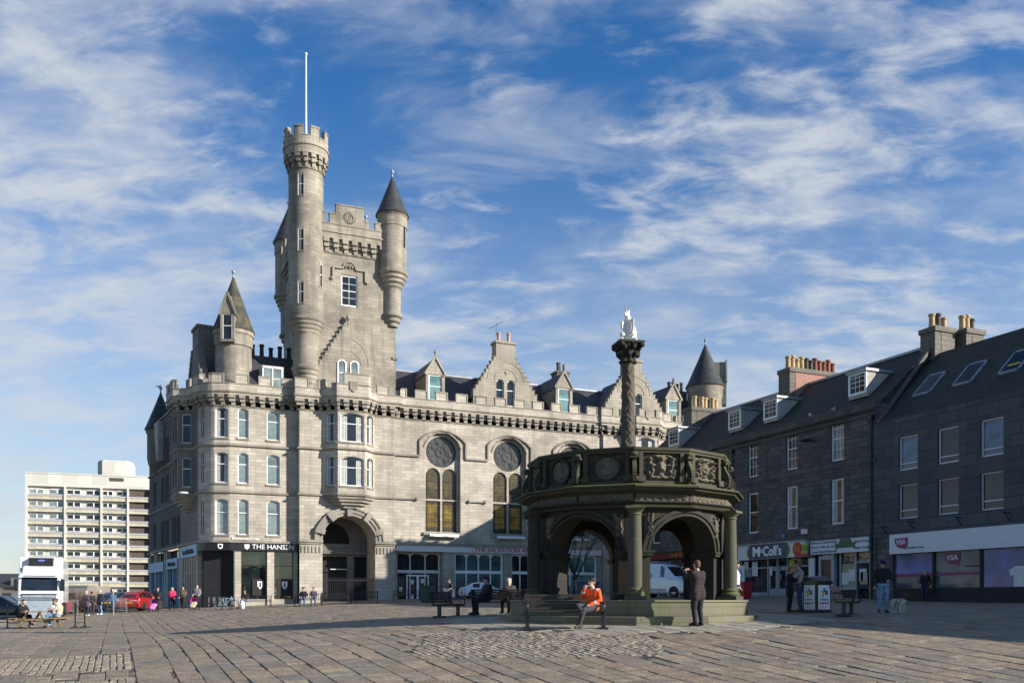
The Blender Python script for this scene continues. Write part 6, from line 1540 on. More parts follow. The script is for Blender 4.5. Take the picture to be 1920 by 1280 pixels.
def people():
    # man in orange on the near bench
    bx, by = NEAR_BENCH; 
    def band(f, V):
        f.mats = {'refl': CREFL}
        for s in ('L','R'): a = V['elb'+s]; b = V['wri'+s]; m = a+(b-a)*.45; f.c(m, m+(b-a)*.12, .053, .051, 'refl')
        a = V['shL']; f.c(a+Vector((-.02,-.05,.025)), a+Vector((-.03,.05,.03)), .05, .05, 'refl')
    J = SIT(neck=(.0,.03,1.06), head=(-.0,-.02,1.22), elbR=(-.27,-.14,.86), wriR=(-.10,-.20,1.08), elbL=(.27,.0,.76), wriL=(.1,-.24,.64), kneeR=(-.06,-.46,.60), ankR=(-.10,-.62,.36), toeR=(-.20,-.72,.44), kneeL=(.06,-.45,.5), ankL=(-.03,-.52,.1), toeL=(-.02,-.70,.045))
    J['kneeR']=(-.10,-.44,.62); J['ankR']=(.12,-.60,.52); J['toeR']=(.22,-.70,.50); J['kneeR']=(-.16,-.45,.60); J['ankR']=(.08,-.62,.50); J['toeR']=(.2,-.7,.44)
    person('man in bright orange work jacket and dark cap sitting cross-legged on the near bench', bx+.72, by+.02, -.75, J, CORG, CDK, hair=('cap', HDK), vox=.010, look=-.35, extra=band, bulk=1.08, curl=1.1, skin=SKINP)
    # man taking a photograph
    x, y = 5.05, 24.75
    J = STAND(head=(.0,-.04,1.63), elbR=(-.26,-.22,1.30), wriR=(-.10,-.42,1.50), elbL=(.24,-.24,1.28), wriL=(.05,-.42,1.47))
    o = person('man in long dark brown coat photographing the cross with a small camera', x, y, math.radians(-148), J, CBROWN, CBLK, hair=('short', HBR), coat=.25, bulk=1.2, vox=.010, curl=1.2, look=0, S=1.02)
    c = MB(); c.box(-.09,.05,-.5,-.475,1.49,1.56); c.box(-.04,.0,-.52,-.5,1.505,1.545); c = c.build('camera', LEAD, None, bevel=.004); 
    tag(c, 'small silver camera held up by the man in the long brown coat', 'camera'); c.name = 'compact_camera'; c.location = o.location; c.rotation_euler = o.rotation_euler
    # person half hidden behind the right column
    x, y = xy(1379.5, 29.6); person('person in pale grey hooded top half hidden behind the mossy right-hand column', x, y, math.radians(60), STAND(), CLIGHT, CBLK, hair=('cap', HDK), S=1.0, z=MZ+.17-.02)
    # couple hugging
    x, y = xy(1497, 31.8)
    person('man in grey hooded top and jeans hugging a red-haired woman', x+.06, y, math.radians(-105), STAND(head=(0,-.08,1.62), neck=(0,0,1.45), elbR=(-.24,-.18,1.2), wriR=(-.06,-.34,1.2), elbL=(.24,-.18,1.22), wriL=(.04,-.36,1.26)), CGREYH, CJEAN, shoe=SHOEB, hair=('short', HBR), hood=CGREYH, vox=.012, S=1.02, nod=.25, bulk=1.05)
    person('red-haired woman in black coat and tan boots hugged by the man in the grey top', x-.30, y+.05, math.radians(85), STAND(head=(0,-.06,1.6), elbR=(-.24,-.16,1.22), wriR=(-.1,-.33,1.25), elbL=(.24,-.16,1.2), wriL=(.12,-.34,1.15)), CBLK, CBLK, shoe=SHOEB, hair=('short', HRED), coat=.5, vox=.013, S=.93, nod=.2)
    # man with dog
    x, y = xy(1655, 30.2)
    person('man in dark jacket, cap and pale jeans holding a dog on a lead', x, y, math.radians(-8), STAND(head=(0,-.06,1.6), elbR=(-.31,.0,1.14), wriR=(-.30,-.12,.9), elbL=(.33,-.02,1.16), wriL=(.14,-.24,1.08)), CBLK, CJEANL, hair=('cap', HDK), bulk=1.28, vox=.013, nod=.35, hood=CBLK, S=1.0)
    dx, dy = x+.38, y-.35
    d = thing('dog', 'white dog with brown head wearing a black harness on a lead', 'dog', (dx, dy, gz(dx,dy)), math.radians(-62))
    f = Fig(); W = 'white'     # dog faces +x
    f.c((-.17,0,.40),(.12,0,.385),.085,.115,W); f.c((.12,0,.37),(.2,0,.44),.105,.085,W); f.c((.2,0,.44),(.27,0,.55),.075,.058,'brown')
    f.c((.3,0,.585),(.3,0,.585),.07,.07,'brown'); f.c((.34,0,.565),(.43,0,.54),.042,.026,'brown'); f.c((.435,0,.545),(.44,0,.545),.016,.016,'nose')
    for s in (-1,1):
        f.c((.285,s*.05,.62),(.275,s*.085,.56),.022,.018,'brown'); f.c((.14,s*.07,.33),(.13,s*.075,.19),.045,.028,W); f.c((.13,s*.075,.19),(.14,s*.075,.03),.026,.02,W); f.c((.14,s*.075,.025),(.18,s*.075,.02),.026,.02,W)
        f.c((-.2,s*.065,.36),(-.16,s*.075,.24),.07,.045,W); f.c((-.16,s*.075,.24),(-.25,s*.075,.15),.038,.024,W); f.c((-.25,s*.075,.15),(-.22,s*.075,.03),.023,.02,W); f.c((-.22,s*.075,.025),(-.18,s*.075,.02),.026,.02,W)
    f.c((-.25,0,.43),(-.34,0,.33),.028,.016,W)
    f.build('body', d, {W: mat('dog_white', (.55,.52,.46), .9, var=.1, bump=.5), 'brown': mat('dog_brown', (.10,.05,.025), .9, var=.3, bump=.5), 'nose': BLACK}, .011, 2)
    h = MB()
    for xx, r, zz in ((.17,.118,.405),(.02,.108,.39)):
        n = 16
        for i in range(n): a, b = 2*PI*i/n, 2*PI*(i+1)/n; h.bar((xx,r*math.cos(a),zz+r*math.sin(a)),(xx,r*math.cos(b),zz+r*math.sin(b)),.022,.012,up=(1,0,0))
    h.bar((.02,0,.5),(.17,0,.53),.022); h.build('harness', BLACK, d)
    l = MB(); a = Vector((x-.30, y-.22, gz(x,y)+.86)); b = Vector((dx+.02, dy-.05, gz(dx,dy)+.52)); l.tube([a+(b-a)*t+Vector((0,0,-.08*math.sin(PI*t))) for t in [i/8 for i in range(9)]], .009, 6); tag(l.build('dog_lead', BLACK), 'thin black lead running from the man in the cap to the dog', 'lead')
    # walker by the long white shop sign
    x, y = xy(1735, 50); person('walker in dark clothes passing below the long white shop sign', x, y, math.radians(-35), WALK(1), CBLK, CNAVY, hair=('short', HGR), bulk=1.08)
    # two on the middle bench, seen from behind
    x, y = xy(912, 33.7); person('large figure in black coat and hat sitting on the middle bench', x, y, math.radians(-62), SIT(elbL=(.27,-.1,.8), pel=(0,0,.63)), CBLK, CBLK, hair=('cap', HDK), bulk=1.35, S=1.06, coat=0, z=gz(x,y))
    x, y = xy(955, 34.2); person('grey-haired person in dark jacket turning round on the middle bench', x, y, math.radians(200), SIT(), CDK, CBLK, hair=('short', HGR), bulk=1.1, look=-1.2, z=gz(x,y), skin=SKINP)
    # running man
    x, y = xy(848, 54)
    person('man in black T-shirt running past with one red shoe lifted behind', x, y, math.radians(-80), STAND(pel=(0,0,.93), waist=(0,-.04,1.07), chest=(0,-.1,1.25), neck=(0,-.15,1.41), head=(0,-.2,1.57), shL=(.17,-.12,1.36), shR=(-.17,-.12,1.36), kneeL=(.1,.02,.5), ankL=(.1,.36,.42), toeL=(.1,.46,.30), kneeR=(-.1,-.2,.53), ankR=(-.1,-.12,.11), toeR=(-.1,-.28,.05), elbL=(.25,-.02,1.12), wriL=(.2,-.26,1.0), elbR=(-.25,-.1,1.1), wriR=(-.15,-.34,1.02)), CBLK, CJEAN, shoe=SHOER, sleeves=False, skin=SKINP, hair=('short', HDK), S=.98, nod=.3)
    p = MB(); p.box(-.14,.14,-.02,.02,-.1,.1); p = p.build('newspaper', PAPER, bevel=.004); p.location = (x-.42,y-.05,gz(x,y)+.98); p.rotation_euler = (.3,.6,-.5); tag(p, 'folded pale newspaper carried by the running man', 'newspaper')
    # seated pair against the arch wall
    x, y = xy(569, 64.5); person('man in black jacket and cap sitting on the iron bench beside the great arch', x, y, .05, SIT(), CBLK, CJEAN, hair=('cap', HDK), vox=.02)
    x, y = xy(588, 64.5); person('woman in dark purple top and jeans sitting on the iron bench beside the great arch', x, y, .15, SIT(wriR=(-.2,-.3,.7)), CPURP, CJEAN, hair=('short', HBR), vox=.02)
    x, y = xy(459, 63.3); person('person in dark top holding a white bag on the bench outside the corner shop', x, y, .0, SIT(wriR=(-.05,-.3,.66), wriL=(.05,-.3,.66)), CBLK, CJEAN, hair=('long', HDK), vox=.02, nod=.5)
    b = MB(); b.lathe([(.06,0),(.17,.05),(.19,.3),(.15,.5),(.05,.6)], (0,0), 14, fr=lambda a,z: 1+.08*math.sin(3*a+z*9)); b = b.build('shopping_bag', CWHT, smooth=True); b.location = (x,y-.62,gz(x,y-.6)); tag(b, 'bulging white shopping bag between the knees of the seated person', 'bag')
    # groups with prams
    def pram(label, x, y, rot, m1, m2):
        t = thing('pushchair', label, 'pushchair', (x, y, gz(x,y)), rot)
        f = MB()
        for s in (-1,1): f.tube([(s*.22,.5,1.0),(s*.22,.1,.55),(s*.2,-.25,.12)], .014, 6); f.tube([(s*.22,.35,.12),(s*.22,.05,.55)], .014, 6)
        f.tube([(-.22,.5,1.0),(.22,.5,1.0)], .018, 6); f.build('frame', IRON, t)
        h = MB(); h.lathe([(.26*math.cos(a),.62+.3*math.sin(a)) for a in [PI/2*i/6 for i in range(6)]], (0,0), 14, a0=0, a1=PI, fr=lambda a,z: 1+.02*math.sin(8*a), cap=False); h.build('hood', m1, t)
        s = Fig(); s.c((-.12,.02,.5),(.12,.02,.5),.11,.11,'m'); s.c((-.12,-.2,.38),(.12,-.2,.38),.1,.1,'m'); s.c((-.1,-.28,.25),(.1,-.28,.25),.08,.08,'m'); s.build('seat_cover', t, {'m': m2}, .025, 3)
        for s in (-1,1):
            for yy in (-.27,.33):
                w = MB(); w.M = Matrix.Translation((s*.22,yy,.1)) @ Matrix.Rotation(PI/2,4,'Y'); w.lathe([(.06,-.02),(.095,-.015),(.1,0),(.095,.015),(.06,.02)], (0,0), 14); w.build('wheel', BLACKM, t)
    CPP = cloth('pram_purple', (.12,.05,.2)); CPK = cloth('pram_pink', (.62,.22,.55)); CMG = cloth('pram_magenta', (.5,.02,.25))
    x, y = xy(293, 64.5); person('man in black top pushing the purple pushchair', x, y+.3, .0, WALK(1, wriL=(.2,-.34,1.02), wriR=(-.2,-.34,1.02)), CBLK, CBLK, hair=('cap', HDK), vox=.02); pram('purple pushchair with a pale pink blanket pushed by the man in black', x+.0, y-.45, .0, CPP, CPK)
    x, y = xy(323, 65.5); person('blonde woman in bright pink jacket walking beside the dark shop wall', x, y, .1, WALK(-1, elbR=(-.26,-.06,1.15), wriR=(-.08,-.24,1.3)), CPINK, CBLK, hair=('long', HBL), vox=.02, S=.96, bulk=1.08)
    x, y = xy(343, 66.5); person('woman in brown jacket with scarf walking behind the pink jacket', x, y, .1, WALK(1, wriL=(.1,-.26,1.2)), CBRN2, CBLK, hair=('long', HBR), vox=.02, S=.97, bulk=1.1)
    x, y = xy(367, 64.5); person('broad man in grey jacket pushing the magenta pushchair', x, y+.3, .05, WALK(-1, wriL=(.2,-.34,1.02), wriR=(-.2,-.34,1.02)), CGREY, CBLK, hair=('short', HBR), vox=.02, S=1.03, bulk=1.15, skin=SKINP); pram('magenta pushchair with cream foot cover pushed by the man in grey', x+.02, y-.45, .05, CMG, CBEIGE)
    # elderly pair standing left
    x, y = xy(162, 62); person('grey-haired person in padded purple-grey coat standing by the railing', x, y, math.radians(160), STAND(), CPURP, CNAVY, shoe=SHOEW, hair=('short', HGR), coat=.45, bulk=1.15, vox=.018, S=.98)
    x, y = xy(188, 63); person('grey-haired woman in navy coat and pale jeans holding a dark bag', x, y, math.radians(-20), STAND(), CNAVY, CJEANL, shoe=SHOEW, hair=('short', HGR), coat=.3, bulk=1.12, vox=.018)
    b = MB(); b.box(-.17,.17,-.07,.07,0,.34); b.tube([(-.1,0,.34),(-.08,0,.5),(.08,0,.5),(.1,0,.34)], .01, 6); b = b.build('handbag', BLACKM, bevel=.02); b.location = (x+.36,y-.05,gz(x,y)+.42); tag(b, 'dark handbag carried by the woman in the navy coat', 'bag')
    x, y = xy(172.5, 64.5); person('figure in dark grey jacket standing behind the two grey-haired people', x, y, math.radians(180), STAND(), CDK, CDK, hair=('short', HDK), vox=.02, S=.93)
    x, y = xy(243, 66); person('person in blue jacket behind the metal railing near the parked cars', x-1.2, y, .6, STAND(), cloth('jacket_blue', (.05,.11,.2)), CNAVY, hair=('short', HRED), vox=.02, S=.9)
    # two women at the picnic table
    x, y = PICNIC
    person('dark-haired woman in black sitting on the left picnic bench with legs crossed', x-.86, y-.0, math.radians(68), SIT(pel=(0,0,.59), neck=(0,-.1,1.04), chest=(0,-.04,.87), head=(0,-.2,1.18), shL=(.18,-.1,.99), shR=(-.18,-.1,.99), elbR=(-.24,-.24,.78), wriR=(-.12,-.42,.78), elbL=(.24,-.2,.78), wriL=(.1,-.44,.8), kneeR=(-.1,-.46,.56), ankR=(.0,-.66,.26), toeR=(.0,-.84,.24)), CBLK, CBLK, shoe=mat('shoe_nude', (.5,.3,.24), .5), hair=('short', HDK), vox=.014, bulk=1.1, skin=SKINP)
    person('woman in cream coat and pale jeans sitting on the right picnic bench', x+.86, y, math.radians(-80), SIT(neck=(0,-.08,1.05), head=(0,-.16,1.2), elbR=(-.24,-.16,.8), wriR=(-.1,-.38,.78), elbL=(.24,-.14,.78), wriL=(.1,-.36,.74)), CBEIGE, CJEANL, hair=('bun', HBR), vox=.014, bulk=1.12, nod=.3, skin=SKINP)

# ================================================================ STREET FURNITURE
TIM = mat('bench_timber', (.09,.05,.03), .6, var=.4, scale=12, bump=.2); TIMD = mat('bench_timber_dark', (.028,.02,.016), .55, var=.4, scale=12); TIML = mat('bench_timber_worn', (.26,.17,.12), .7, var=.35, scale=12); TIMP = mat('picnic_timber', (.26,.17,.08), .7, var=.3, scale=10)
NEAR_BENCH = (1.42, 24.2); PICNIC = (-21.4, 41.2)
def bench(label, x, y, rot, L=2.1, tim=None, group=None):
    """slatted bench on two pedestal legs; local front is -y"""
    tim = tim or TIM; t = thing('bench', label, 'bench', (x, y, gz(x,y)), rot, group)
    m = MB()
    for i in range(5): yy = -.24+.105*i; m.box(-L/2,L/2,yy,yy+.085,.43+.01*abs(i-2),.46+.01*abs(i-2))
    m.build('seat', tim, t, bevel=.006)
    m = MB()
    for i in range(5): zz = .52+.085*i; yy = .27+.03*i; m.box(-L/2,L/2,yy,yy+.03,zz,zz+.07)
    m.build('backrest', tim, t, bevel=.006)
    for s in (-1,1):
        xx = s*(L/2-.09); g = MB(); g.box(xx-.055,xx+.055,-.05,.07,.05,.42); g.box(xx-.12,xx+.12,-.2,.22,-.03,.05); g.bar((xx,-.26,.415),(xx,.26,.43),.07,.05); g.bar((xx,.24,.42),(xx,.44,.93),.07,.045); g.build('leg', BLACK, t, bevel=.01)
        a = MB(); a.tube([(xx,.36,.72),(xx,.1,.70),(xx,-.2,.69),(xx,-.27,.64),(xx,-.26,.45)], .022, 8); a.build('armrest', BLACK, t, smooth=True)
def iron_bench(label, x, y, rot, L=2.0, group=None):
    t = thing('bench', label, 'bench', (x, y, gz(x,y)), rot, group); m = MB()
    for i in range(6): m.box(-L/2,L/2,-.22+.08*i,-.165+.08*i,.42,.445)
    m.build('seat', TIMD, t); m = MB()
    for i in range(16): xx = -L/2+.06+(L-.12)*i/15; m.box(xx-.018,xx+.018,.27,.295,.5,.86)
    m.box(-L/2,L/2,.265,.3,.84,.88); m.box(-L/2,L/2,.265,.3,.48,.52); m.build('backrest', IRON, t)
    for s in (-1,1):
        g = MB(); xx = s*(L/2-.04); g.tube([(xx,-.26,0),(xx,-.2,.25),(xx,-.22,.44),(xx,-.2,.62),(xx,.1,.65),(xx,.28,.62)], .022, 6); g.tube([(xx,.3,0),(xx,.22,.25),(xx,.27,.45),(xx,.31,.9)], .024, 6); g.bar((xx,-.22,.42),(xx,.27,.42),.03); g.build('leg', IRON, t)
def furniture():
    x, y = NEAR_BENCH; bench('near dark timber bench with the man in orange on its right end', x, y, 0, 2.2, TIMD)
    x, y = xy(842, 33.6); bench('empty dark bench seen end-on left of the middle bench', x, y, math.radians(68), 1.75, TIMD)
    x, y = xy(938, 34.4); bench('middle dark slatted bench seen from behind with two people on it', x, y, math.radians(176), 2.15, TIMD)
    x, y = xy(1590, 29.2); bench('worn timber bench partly in sunlight beside the litter bin', x, y, math.radians(62), 1.9, TIML)
    x, y = xy(975, 36); 
    for u, Y, l in ((481,64,'iron bench in front of the corner shop window'),(578,64.8,'iron bench carrying the two people beside the great arch'),(627,66.3,'empty slatted iron bench in front of the great arch gate'),(683,67.5,'empty iron bench against the right pier of the great arch'),(762,68.5,'empty iron bench left of the dark utility cabinet')):
        x, y = xy(u, Y); iron_bench(l, x, y, .1, 2.0, 'iron benches along the hall front')
    # utility cabinet
    x, y = xy(802, 66); c = thing('utility_cabinet', 'dark green utility cabinet standing right of the iron benches', 'cabinet', (x,y,gz(x,y)), .2); m = MB(); m.box(-.5,.5,-.25,.25,0,1.15); m.box(-.54,.54,-.29,.29,1.15,1.22); m.build('housing', mat('cabinet_green', (.012,.03,.025), .4), c, bevel=.015)
    for s in (-1,1): d = MB(); d.box(s*.25-.22,s*.25+.22,-.27,-.25,.1,1.08); d.box(s*.06-.02,s*.06+.02,-.3,-.27,.55,.7); d.build('door', mat('cabinet_door', (.02,.04,.035), .4), c)
    # low railing near the white car
    x, y = xy(832, 68); r = thing('railing', 'short dark railing right of the utility cabinet', 'railing', (x,y,gz(x,y)), .3)
    m = MB(); m.tube([(-1.3,0,0),(-1.3,0,1.05),(1.6,0,1.05),(1.6,0,0)], .025, 6)
    m.bar((-1.3,0,.15),(1.6,0,.15),.03); m.build('frame', IRON, r)
    m = MB(); [m.bar((-1.2+.14*i,0,.15),(-1.2+.14*i,0,1.04),.016) for i in range(20)]; m.build('bars', IRON, r)
    # litter bin
    x, y = xy(1532, 31.4); b = thing('litter_bin', 'square black litter bin with white poster panels beside the worn timber bench', 'litter bin', (x,y,gz(x,y)), math.radians(24)); m = MB(); m.box(-.33,.33,-.33,.33,.02,1.0); m.box(-.36,.36,-.36,.36,0,.06); m.build('housing', BLACK, b, bevel=.02)
    m = MB(); m.prism([(-.38,-.38),(.38,-.38),(.38,.38),(-.38,.38)], .98, 1.02); m.lathe([(.5,1.02),(.5,1.08),(.34,1.2),(.1,1.26)], (0,0), 4, a0=PI/4, a1=PI/4+2*PI); m.build('lid', BLACK, b)
    for k in range(2):
        R = Matrix.Rotation(-PI/2*k,4,'Z'); m = MB(); m.M = R; m.box(-.26,.26,-.345,-.331,.1,.94); p = m.build('poster', WHITE, b)
        c0 = Vector((0,-.352,.68)); cols = [(BLUEP,90),(REDS,-18),(GREENS,162),(YEL,234),(BLUEP,18)]
        for mm, a in cols:
            a = math.radians(a); s = MB(); s.M = R; d = Vector((math.cos(a),0,math.sin(a))); n = Vector((-d.z,0,d.x)); q = [c0+d*.03+n*.045, c0+d*.03-n*.045, c0+d*.15-n*.03, c0+d*.17+n*.01, c0+d*.12+n*.05]; s.slab([(v.x,v.z) for v in q], -.352, -.346); s.build('star_arm', mm, p)
        for body, sz, zz, mm, wd in (('ABERDEEN',.07,.44,BLUEP,.34),('inspired',.13,.33,REDS,.4),('i i',.1,.19,BLUEP,.16)):
            t = text_mesh('lettering', body, sz, mm, p, tuple(R @ Vector((0,-.35,zz))), rotz=-PI/2*k, width=wd, depth=.004)
    # tree seen through the arch
    x, y = xy(1078, 57); tr = thing('bare_tree', 'leafless dark tree seen through the left arch of the cross', 'tree', (x,y,gz(x,y))); rnd = random.Random(11); m = MB(); br = MB()
    m.tube([(0,0,-.1),(.02,0,.9),(-.02,.02,1.7)], [.16,.13,.12], 10); m.build('trunk', mat('bark', (.022,.018,.014), .9, bump=.6), tr, smooth=True)
    def limb(p, d, l, r, lv):
        pts = [p]; q = p.copy(); dd = d.copy()
        for i in range(4): dd = (dd+Vector((rnd.uniform(-.16,.16),rnd.uniform(-.16,.16),rnd.uniform(-.04,.14)))).normalized(); q = q+dd*l/4; pts.append(q.copy())
        br.tube(pts, [r*(1-.14*i) for i in range(5)], 5 if lv > 1 else 7)
        if lv >= 5: return
        n = (7 if lv == 0 else 4) if lv < 3 else 3
        for i in range(n):
            t = pts[rnd.choice([2,3,4,4])] if lv else pts[rnd.choice([1,2,3,4])]; nd = (dd+Vector((rnd.uniform(-.9,.9),rnd.uniform(-.9,.9),rnd.uniform(-.25,.55)))).normalized(); limb(t.copy(), nd, l*rnd.uniform(.55,.75), r*.5, lv+1)
    for i in range(5):
        a = 2*PI*i/5+.4; limb(Vector((0,0,1.3+.12*i)), Vector((math.cos(a)*.65,math.sin(a)*.65,.9)).normalized(), 2.1, .062, 1)
    br.build('branches', MATS['bark'], tr)
    # bins behind the cross
    x, y = xy(1100, 55); c = thing('wheeled_bin', 'grey wheeled waste container behind the bare tree', 'bin', (x,y,gz(x,y)), .1)
    m = MB(); m.add([(-.6,-.4,.2),(.6,-.4,.2),(.6,.4,.2),(-.6,.4,.2),(-.68,-.48,1.15),(.68,-.48,1.15),(.68,.48,1.15),(-.68,.48,1.15)], [(0,3,2,1),(0,1,5,4),(1,2,6,5),(2,3,7,6),(3,0,4,7),(4,5,6,7)]); m.build('body', mat('bin_grey', (.05,.065,.085), .5), c, bevel=.02)
    m = MB(); m.slabx([(-.52,1.15),(.52,1.15),(.5,1.22),(.2,1.3),(-.4,1.22)], -.7, .7); m.build('lid', mat('bin_lid', (.03,.035,.045), .5), c, bevel=.01)
    for s in (-1,1): m = MB(); m.M = Matrix.Translation((s*.5,-.35,.1)) @ Matrix.Rotation(PI/2,4,'Y'); m.lathe([(.1,-.03),(.1,.03)], (0,0), 12); m.build('wheel', BLACKM, c)
    m = MB(); m.box(-.3,-.05,-.49,-.47,.6,.95); m.build('label', PAPER, c)
    x, y = xy(1056, 54); c = thing('box_planter', 'dark square box with a pot standing left of the bare tree', 'planter', (x,y,gz(x,y)), .3); m = MB(); m.box(-.33,.33,-.3,.3,0,1.0); m.build('box', BLACKM, c, bevel=.02); m = MB(); m.lathe([(.2,1.0),(.24,1.1),(.3,1.5),(.33,1.6)], (0,0), 4); m.build('pot', CDK, c)
    x, y = xy(1393, 55); c = thing('red_container', 'red plastic container standing in front of the convenience shop', 'bin', (x,y,gz(x,y)), -1.1); m = MB(); m.add([(-.4,-.3,.0),(.4,-.3,.0),(.4,.3,.0),(-.4,.3,.0),(-.48,-.36,.95),(.48,-.36,.95),(.48,.36,.95),(-.48,.36,.95)], [(0,3,2,1),(0,1,5,4),(1,2,6,5),(2,3,7,6),(3,0,4,7),(4,5,6,7)]); m.build('body', REDS, c, bevel=.02); m = MB(); m.box(-.5,.5,-.38,.38,.95,1.02); m.build('rim', REDS, c, bevel=.01)
    x, y = xy(1387, 57); c = thing('poster_board', 'white poster board standing left of the convenience shop', 'sign', (x,y,gz(x,y)), -1.05); m = MB(); m.box(-.42,.42,-.03,.03,.9,2.0); m.build('panel', PAPER, c); m = MB(); [m.box(s*.38-.03,s*.38+.03,-.03,.03,0,.9) for s in (-1,1)]; m.build('stand', IRON, c); m = MB(); m.ball((0,-.04,1.45), (.2,.02,.26), 14, 8); m.build('emblem', BLUEP, c)
    # A low wooden platform to the left
    # bicycle and rack
    bx, by = xy(424, 62.5); bk = thing('bicycle', 'pale blue bicycle leaning at the rack beside the corner shop door', 'bicycle', (bx,by,gz(bx,by)), .15)
    bl = mat('bike_blue', (.25,.42,.5), .35)
    for s in (-.52,.52):
        w = MB(); n = 24
        for i in range(n): a, b = 2*PI*i/n, 2*PI*(i+1)/n; w.bar((s+.33*math.cos(a),0,.34+.33*math.sin(a)),(s+.33*math.cos(b),0,.34+.33*math.sin(b)),.035,.035,up=(0,1,0))
        for i in range(8): a = 2*PI*i/8; w.bar((s,0,.34),(s+.32*math.cos(a),0,.34+.32*math.sin(a)),.008)
        w.build('wheel', BLACKM, bk)
    m = MB()
    for a, b in (((-.52,.34),(-.12,.32)),((-.12,.32),(.36,.8)),((-.12,.32),(-.22,.85)),((-.22,.78),(.36,.78)),((.52,.34),(.34,.92)),((-.52,.34),(-.2,.75))): m.tube([(a[0],0,a[1]),(b[0],0,b[1])], .018, 6)
    m.build('frame', bl, bk); m = MB(); m.tube([(.3,-.25,.98),(.34,0,.95),(.3,.25,.98)], .015, 6); m.build('handlebar', BLACK, bk); m = MB(); m.box(-.34,-.1,-.06,.06,.86,.91); m.build('saddle', BLACK, bk, bevel=.02)
    x, y = bx-.3, by+.5; r = thing('bicycle_rack', 'grey metal hoop rack behind the blue bicycle', 'bicycle rack', (x,y,gz(x,y)), .1)
    for i in range(6): m = MB(); xx = -1.0+.4*i; m.tube([(xx,-.1,0),(xx,-.1,.85),(xx+.3,-.1,.85),(xx+.3,-.1,0)], .02, 6); m.build('hoop', LEAD, r)
    # picnic table and barrier posts
    x, y = PICNIC; t = thing('picnic_table', 'weathered timber picnic table with two women at it', 'picnic table', (x,y,gz(x,y)), .05)
    m = MB(); [m.box(-.42+.15*i,-.29+.15*i,-.8,.8,.72,.76) for i in range(6)]; m.build('table_top', TIMP, t, bevel=.005)
    for s in (-1,1): m = MB(); m.box(s*.86-.16,s*.86-.01,-.8,.8,.42,.46); m.box(s*.86+.01,s*.86+.16,-.8,.8,.42,.46); m.build('seat', TIMP, t, bevel=.005)
    for yy in (-.6,.6): m = MB(); m.bar((-.95,yy,.39),(.95,yy,.39),.05,.09); m.bar((-.7,yy,0),(-.25,yy,.72),.05,.09); m.bar((.7,yy,0),(.25,yy,.72),.05,.09); m.build('leg', TIMP, t)
    for i, (u, Y, l) in enumerate(((14,41,'leftmost black barrier post with a broad base'),(38,40.6,'black barrier post just left of the woman in black'),(141,40.6,'black barrier post just right of the woman in cream'),(159,40.8,'tall dark barrier post farthest right of the picnic table'))):
        x, y = xy(u, Y); p = thing('barrier_post', l, 'post', (x,y,gz(x,y)), 0, 'black posts round the picnic table'); m = MB(); m.tube([(0,0,.03),(0,0,1.05)], .03, 8); m.ball((0,0,1.08), .045, 8, 6); m.build('pole', BLACK, p); m = MB(); m.lathe([(.26,0),(.26,.03),(.1,.06),(.035,.09)], (0,0), 16); m.build('base', BLACK, p)
        if i in (0, 2):
            u2 = 38 if i == 0 else 159; q = xy(u2, 40.7); w = MB(); a = Vector((x,y,gz(x,y)+.98)); b = Vector((q[0],q[1],gz(*q)+.98))
            w.box(0,0,0,0,0,0) if False else None
            w.tube([a,(a+b)/2+Vector((0,0,-.05)),b], .02, 6); w.tube([a-Vector((0,0,.75)),b-Vector((0,0,.75))], .015, 6)
            c = w.build('barrier_rails', BLACK); tag(c, 'black rails between the two posts %s the picnic table' % ('left of' if i == 0 else 'right of'), 'rail')
    # metal crowd railing behind the elderly pair
    for i, (u0, u1) in enumerate(((118,152),(204,243))):
        x, y = xy(u0, 66); x2, y2 = xy(u1, 66.5); r = thing('railing', 'grey metal railing %s the grey-haired pair' % ('left of' if i == 0 else 'right of'), 'railing', (x,y,gz(x,y)), 0); L = x2-x; m = MB()
        m.tube([(0,0,0),(0,0,1.05),(L,0,1.05),(L,0,0)], .025, 6); m.bar((0,0,.2),(L,0,.2),.03); m.build('frame', LEAD, r); m = MB(); [m.bar((L*k/14,0,.2),(L*k/14,0,1.04),.015) for k in range(1,14)]; m.build('bars', LEAD, r)
    x, y = xy(213, 60); p = MB(); p.tube([(0,0,0),(0,0,1.0)], .04, 8); p = p.build('marker_post', LEAD); p.location = (x,y,gz(x,y)); tag(p, 'single pale grey post in front of the parked dark car', 'post')
    # container with warning stripes in front of the lorry
    x, y = xy(66, 51); c = thing('waste_container', 'large grey container with a sloping lid in front of the white lorry', 'container', (x,y,gz(x,y)), .45); m = MB(); m.box(-.85,.85,-.5,.5,.15,1.2); m.build('body', mat('container_grey', (.24,.29,.33), .45, var=.15), c, bevel=.03); m = MB(); m.slabx([(-.55,1.2),(.55,1.2),(.5,1.36),(-.45,1.3)], -.9, .9); m.build('lid', mat('container_lid', (.14,.17,.19), .45), c, bevel=.02)
    for s in (-1,1):
        m = MB(); [m.slab([(s*.72-.08,.5+.1*k),(s*.72+.08,.54+.1*k),(s*.72+.08,.58+.1*k),(s*.72-.08,.54+.1*k)], -.515, -.5) for k in range(3)]; m.build('chevron', REDS, c)
        m = MB(); m.M = Matrix.Translation((s*.8,-.35,.09)) @ Matrix.Rotation(PI/2,4,'Y'); m.lathe([(.09,-.03),(.09,.03)], (0,0), 12); m.build('wheel', BLACKM, c)
    x, y = xy(128, 70); sh = thing('bare_shrub', 'leafless brown shrub between the lorry and the tower block', 'shrub', (x+1.2,y,gz(x,y))); rnd = random.Random(4); m = MB()
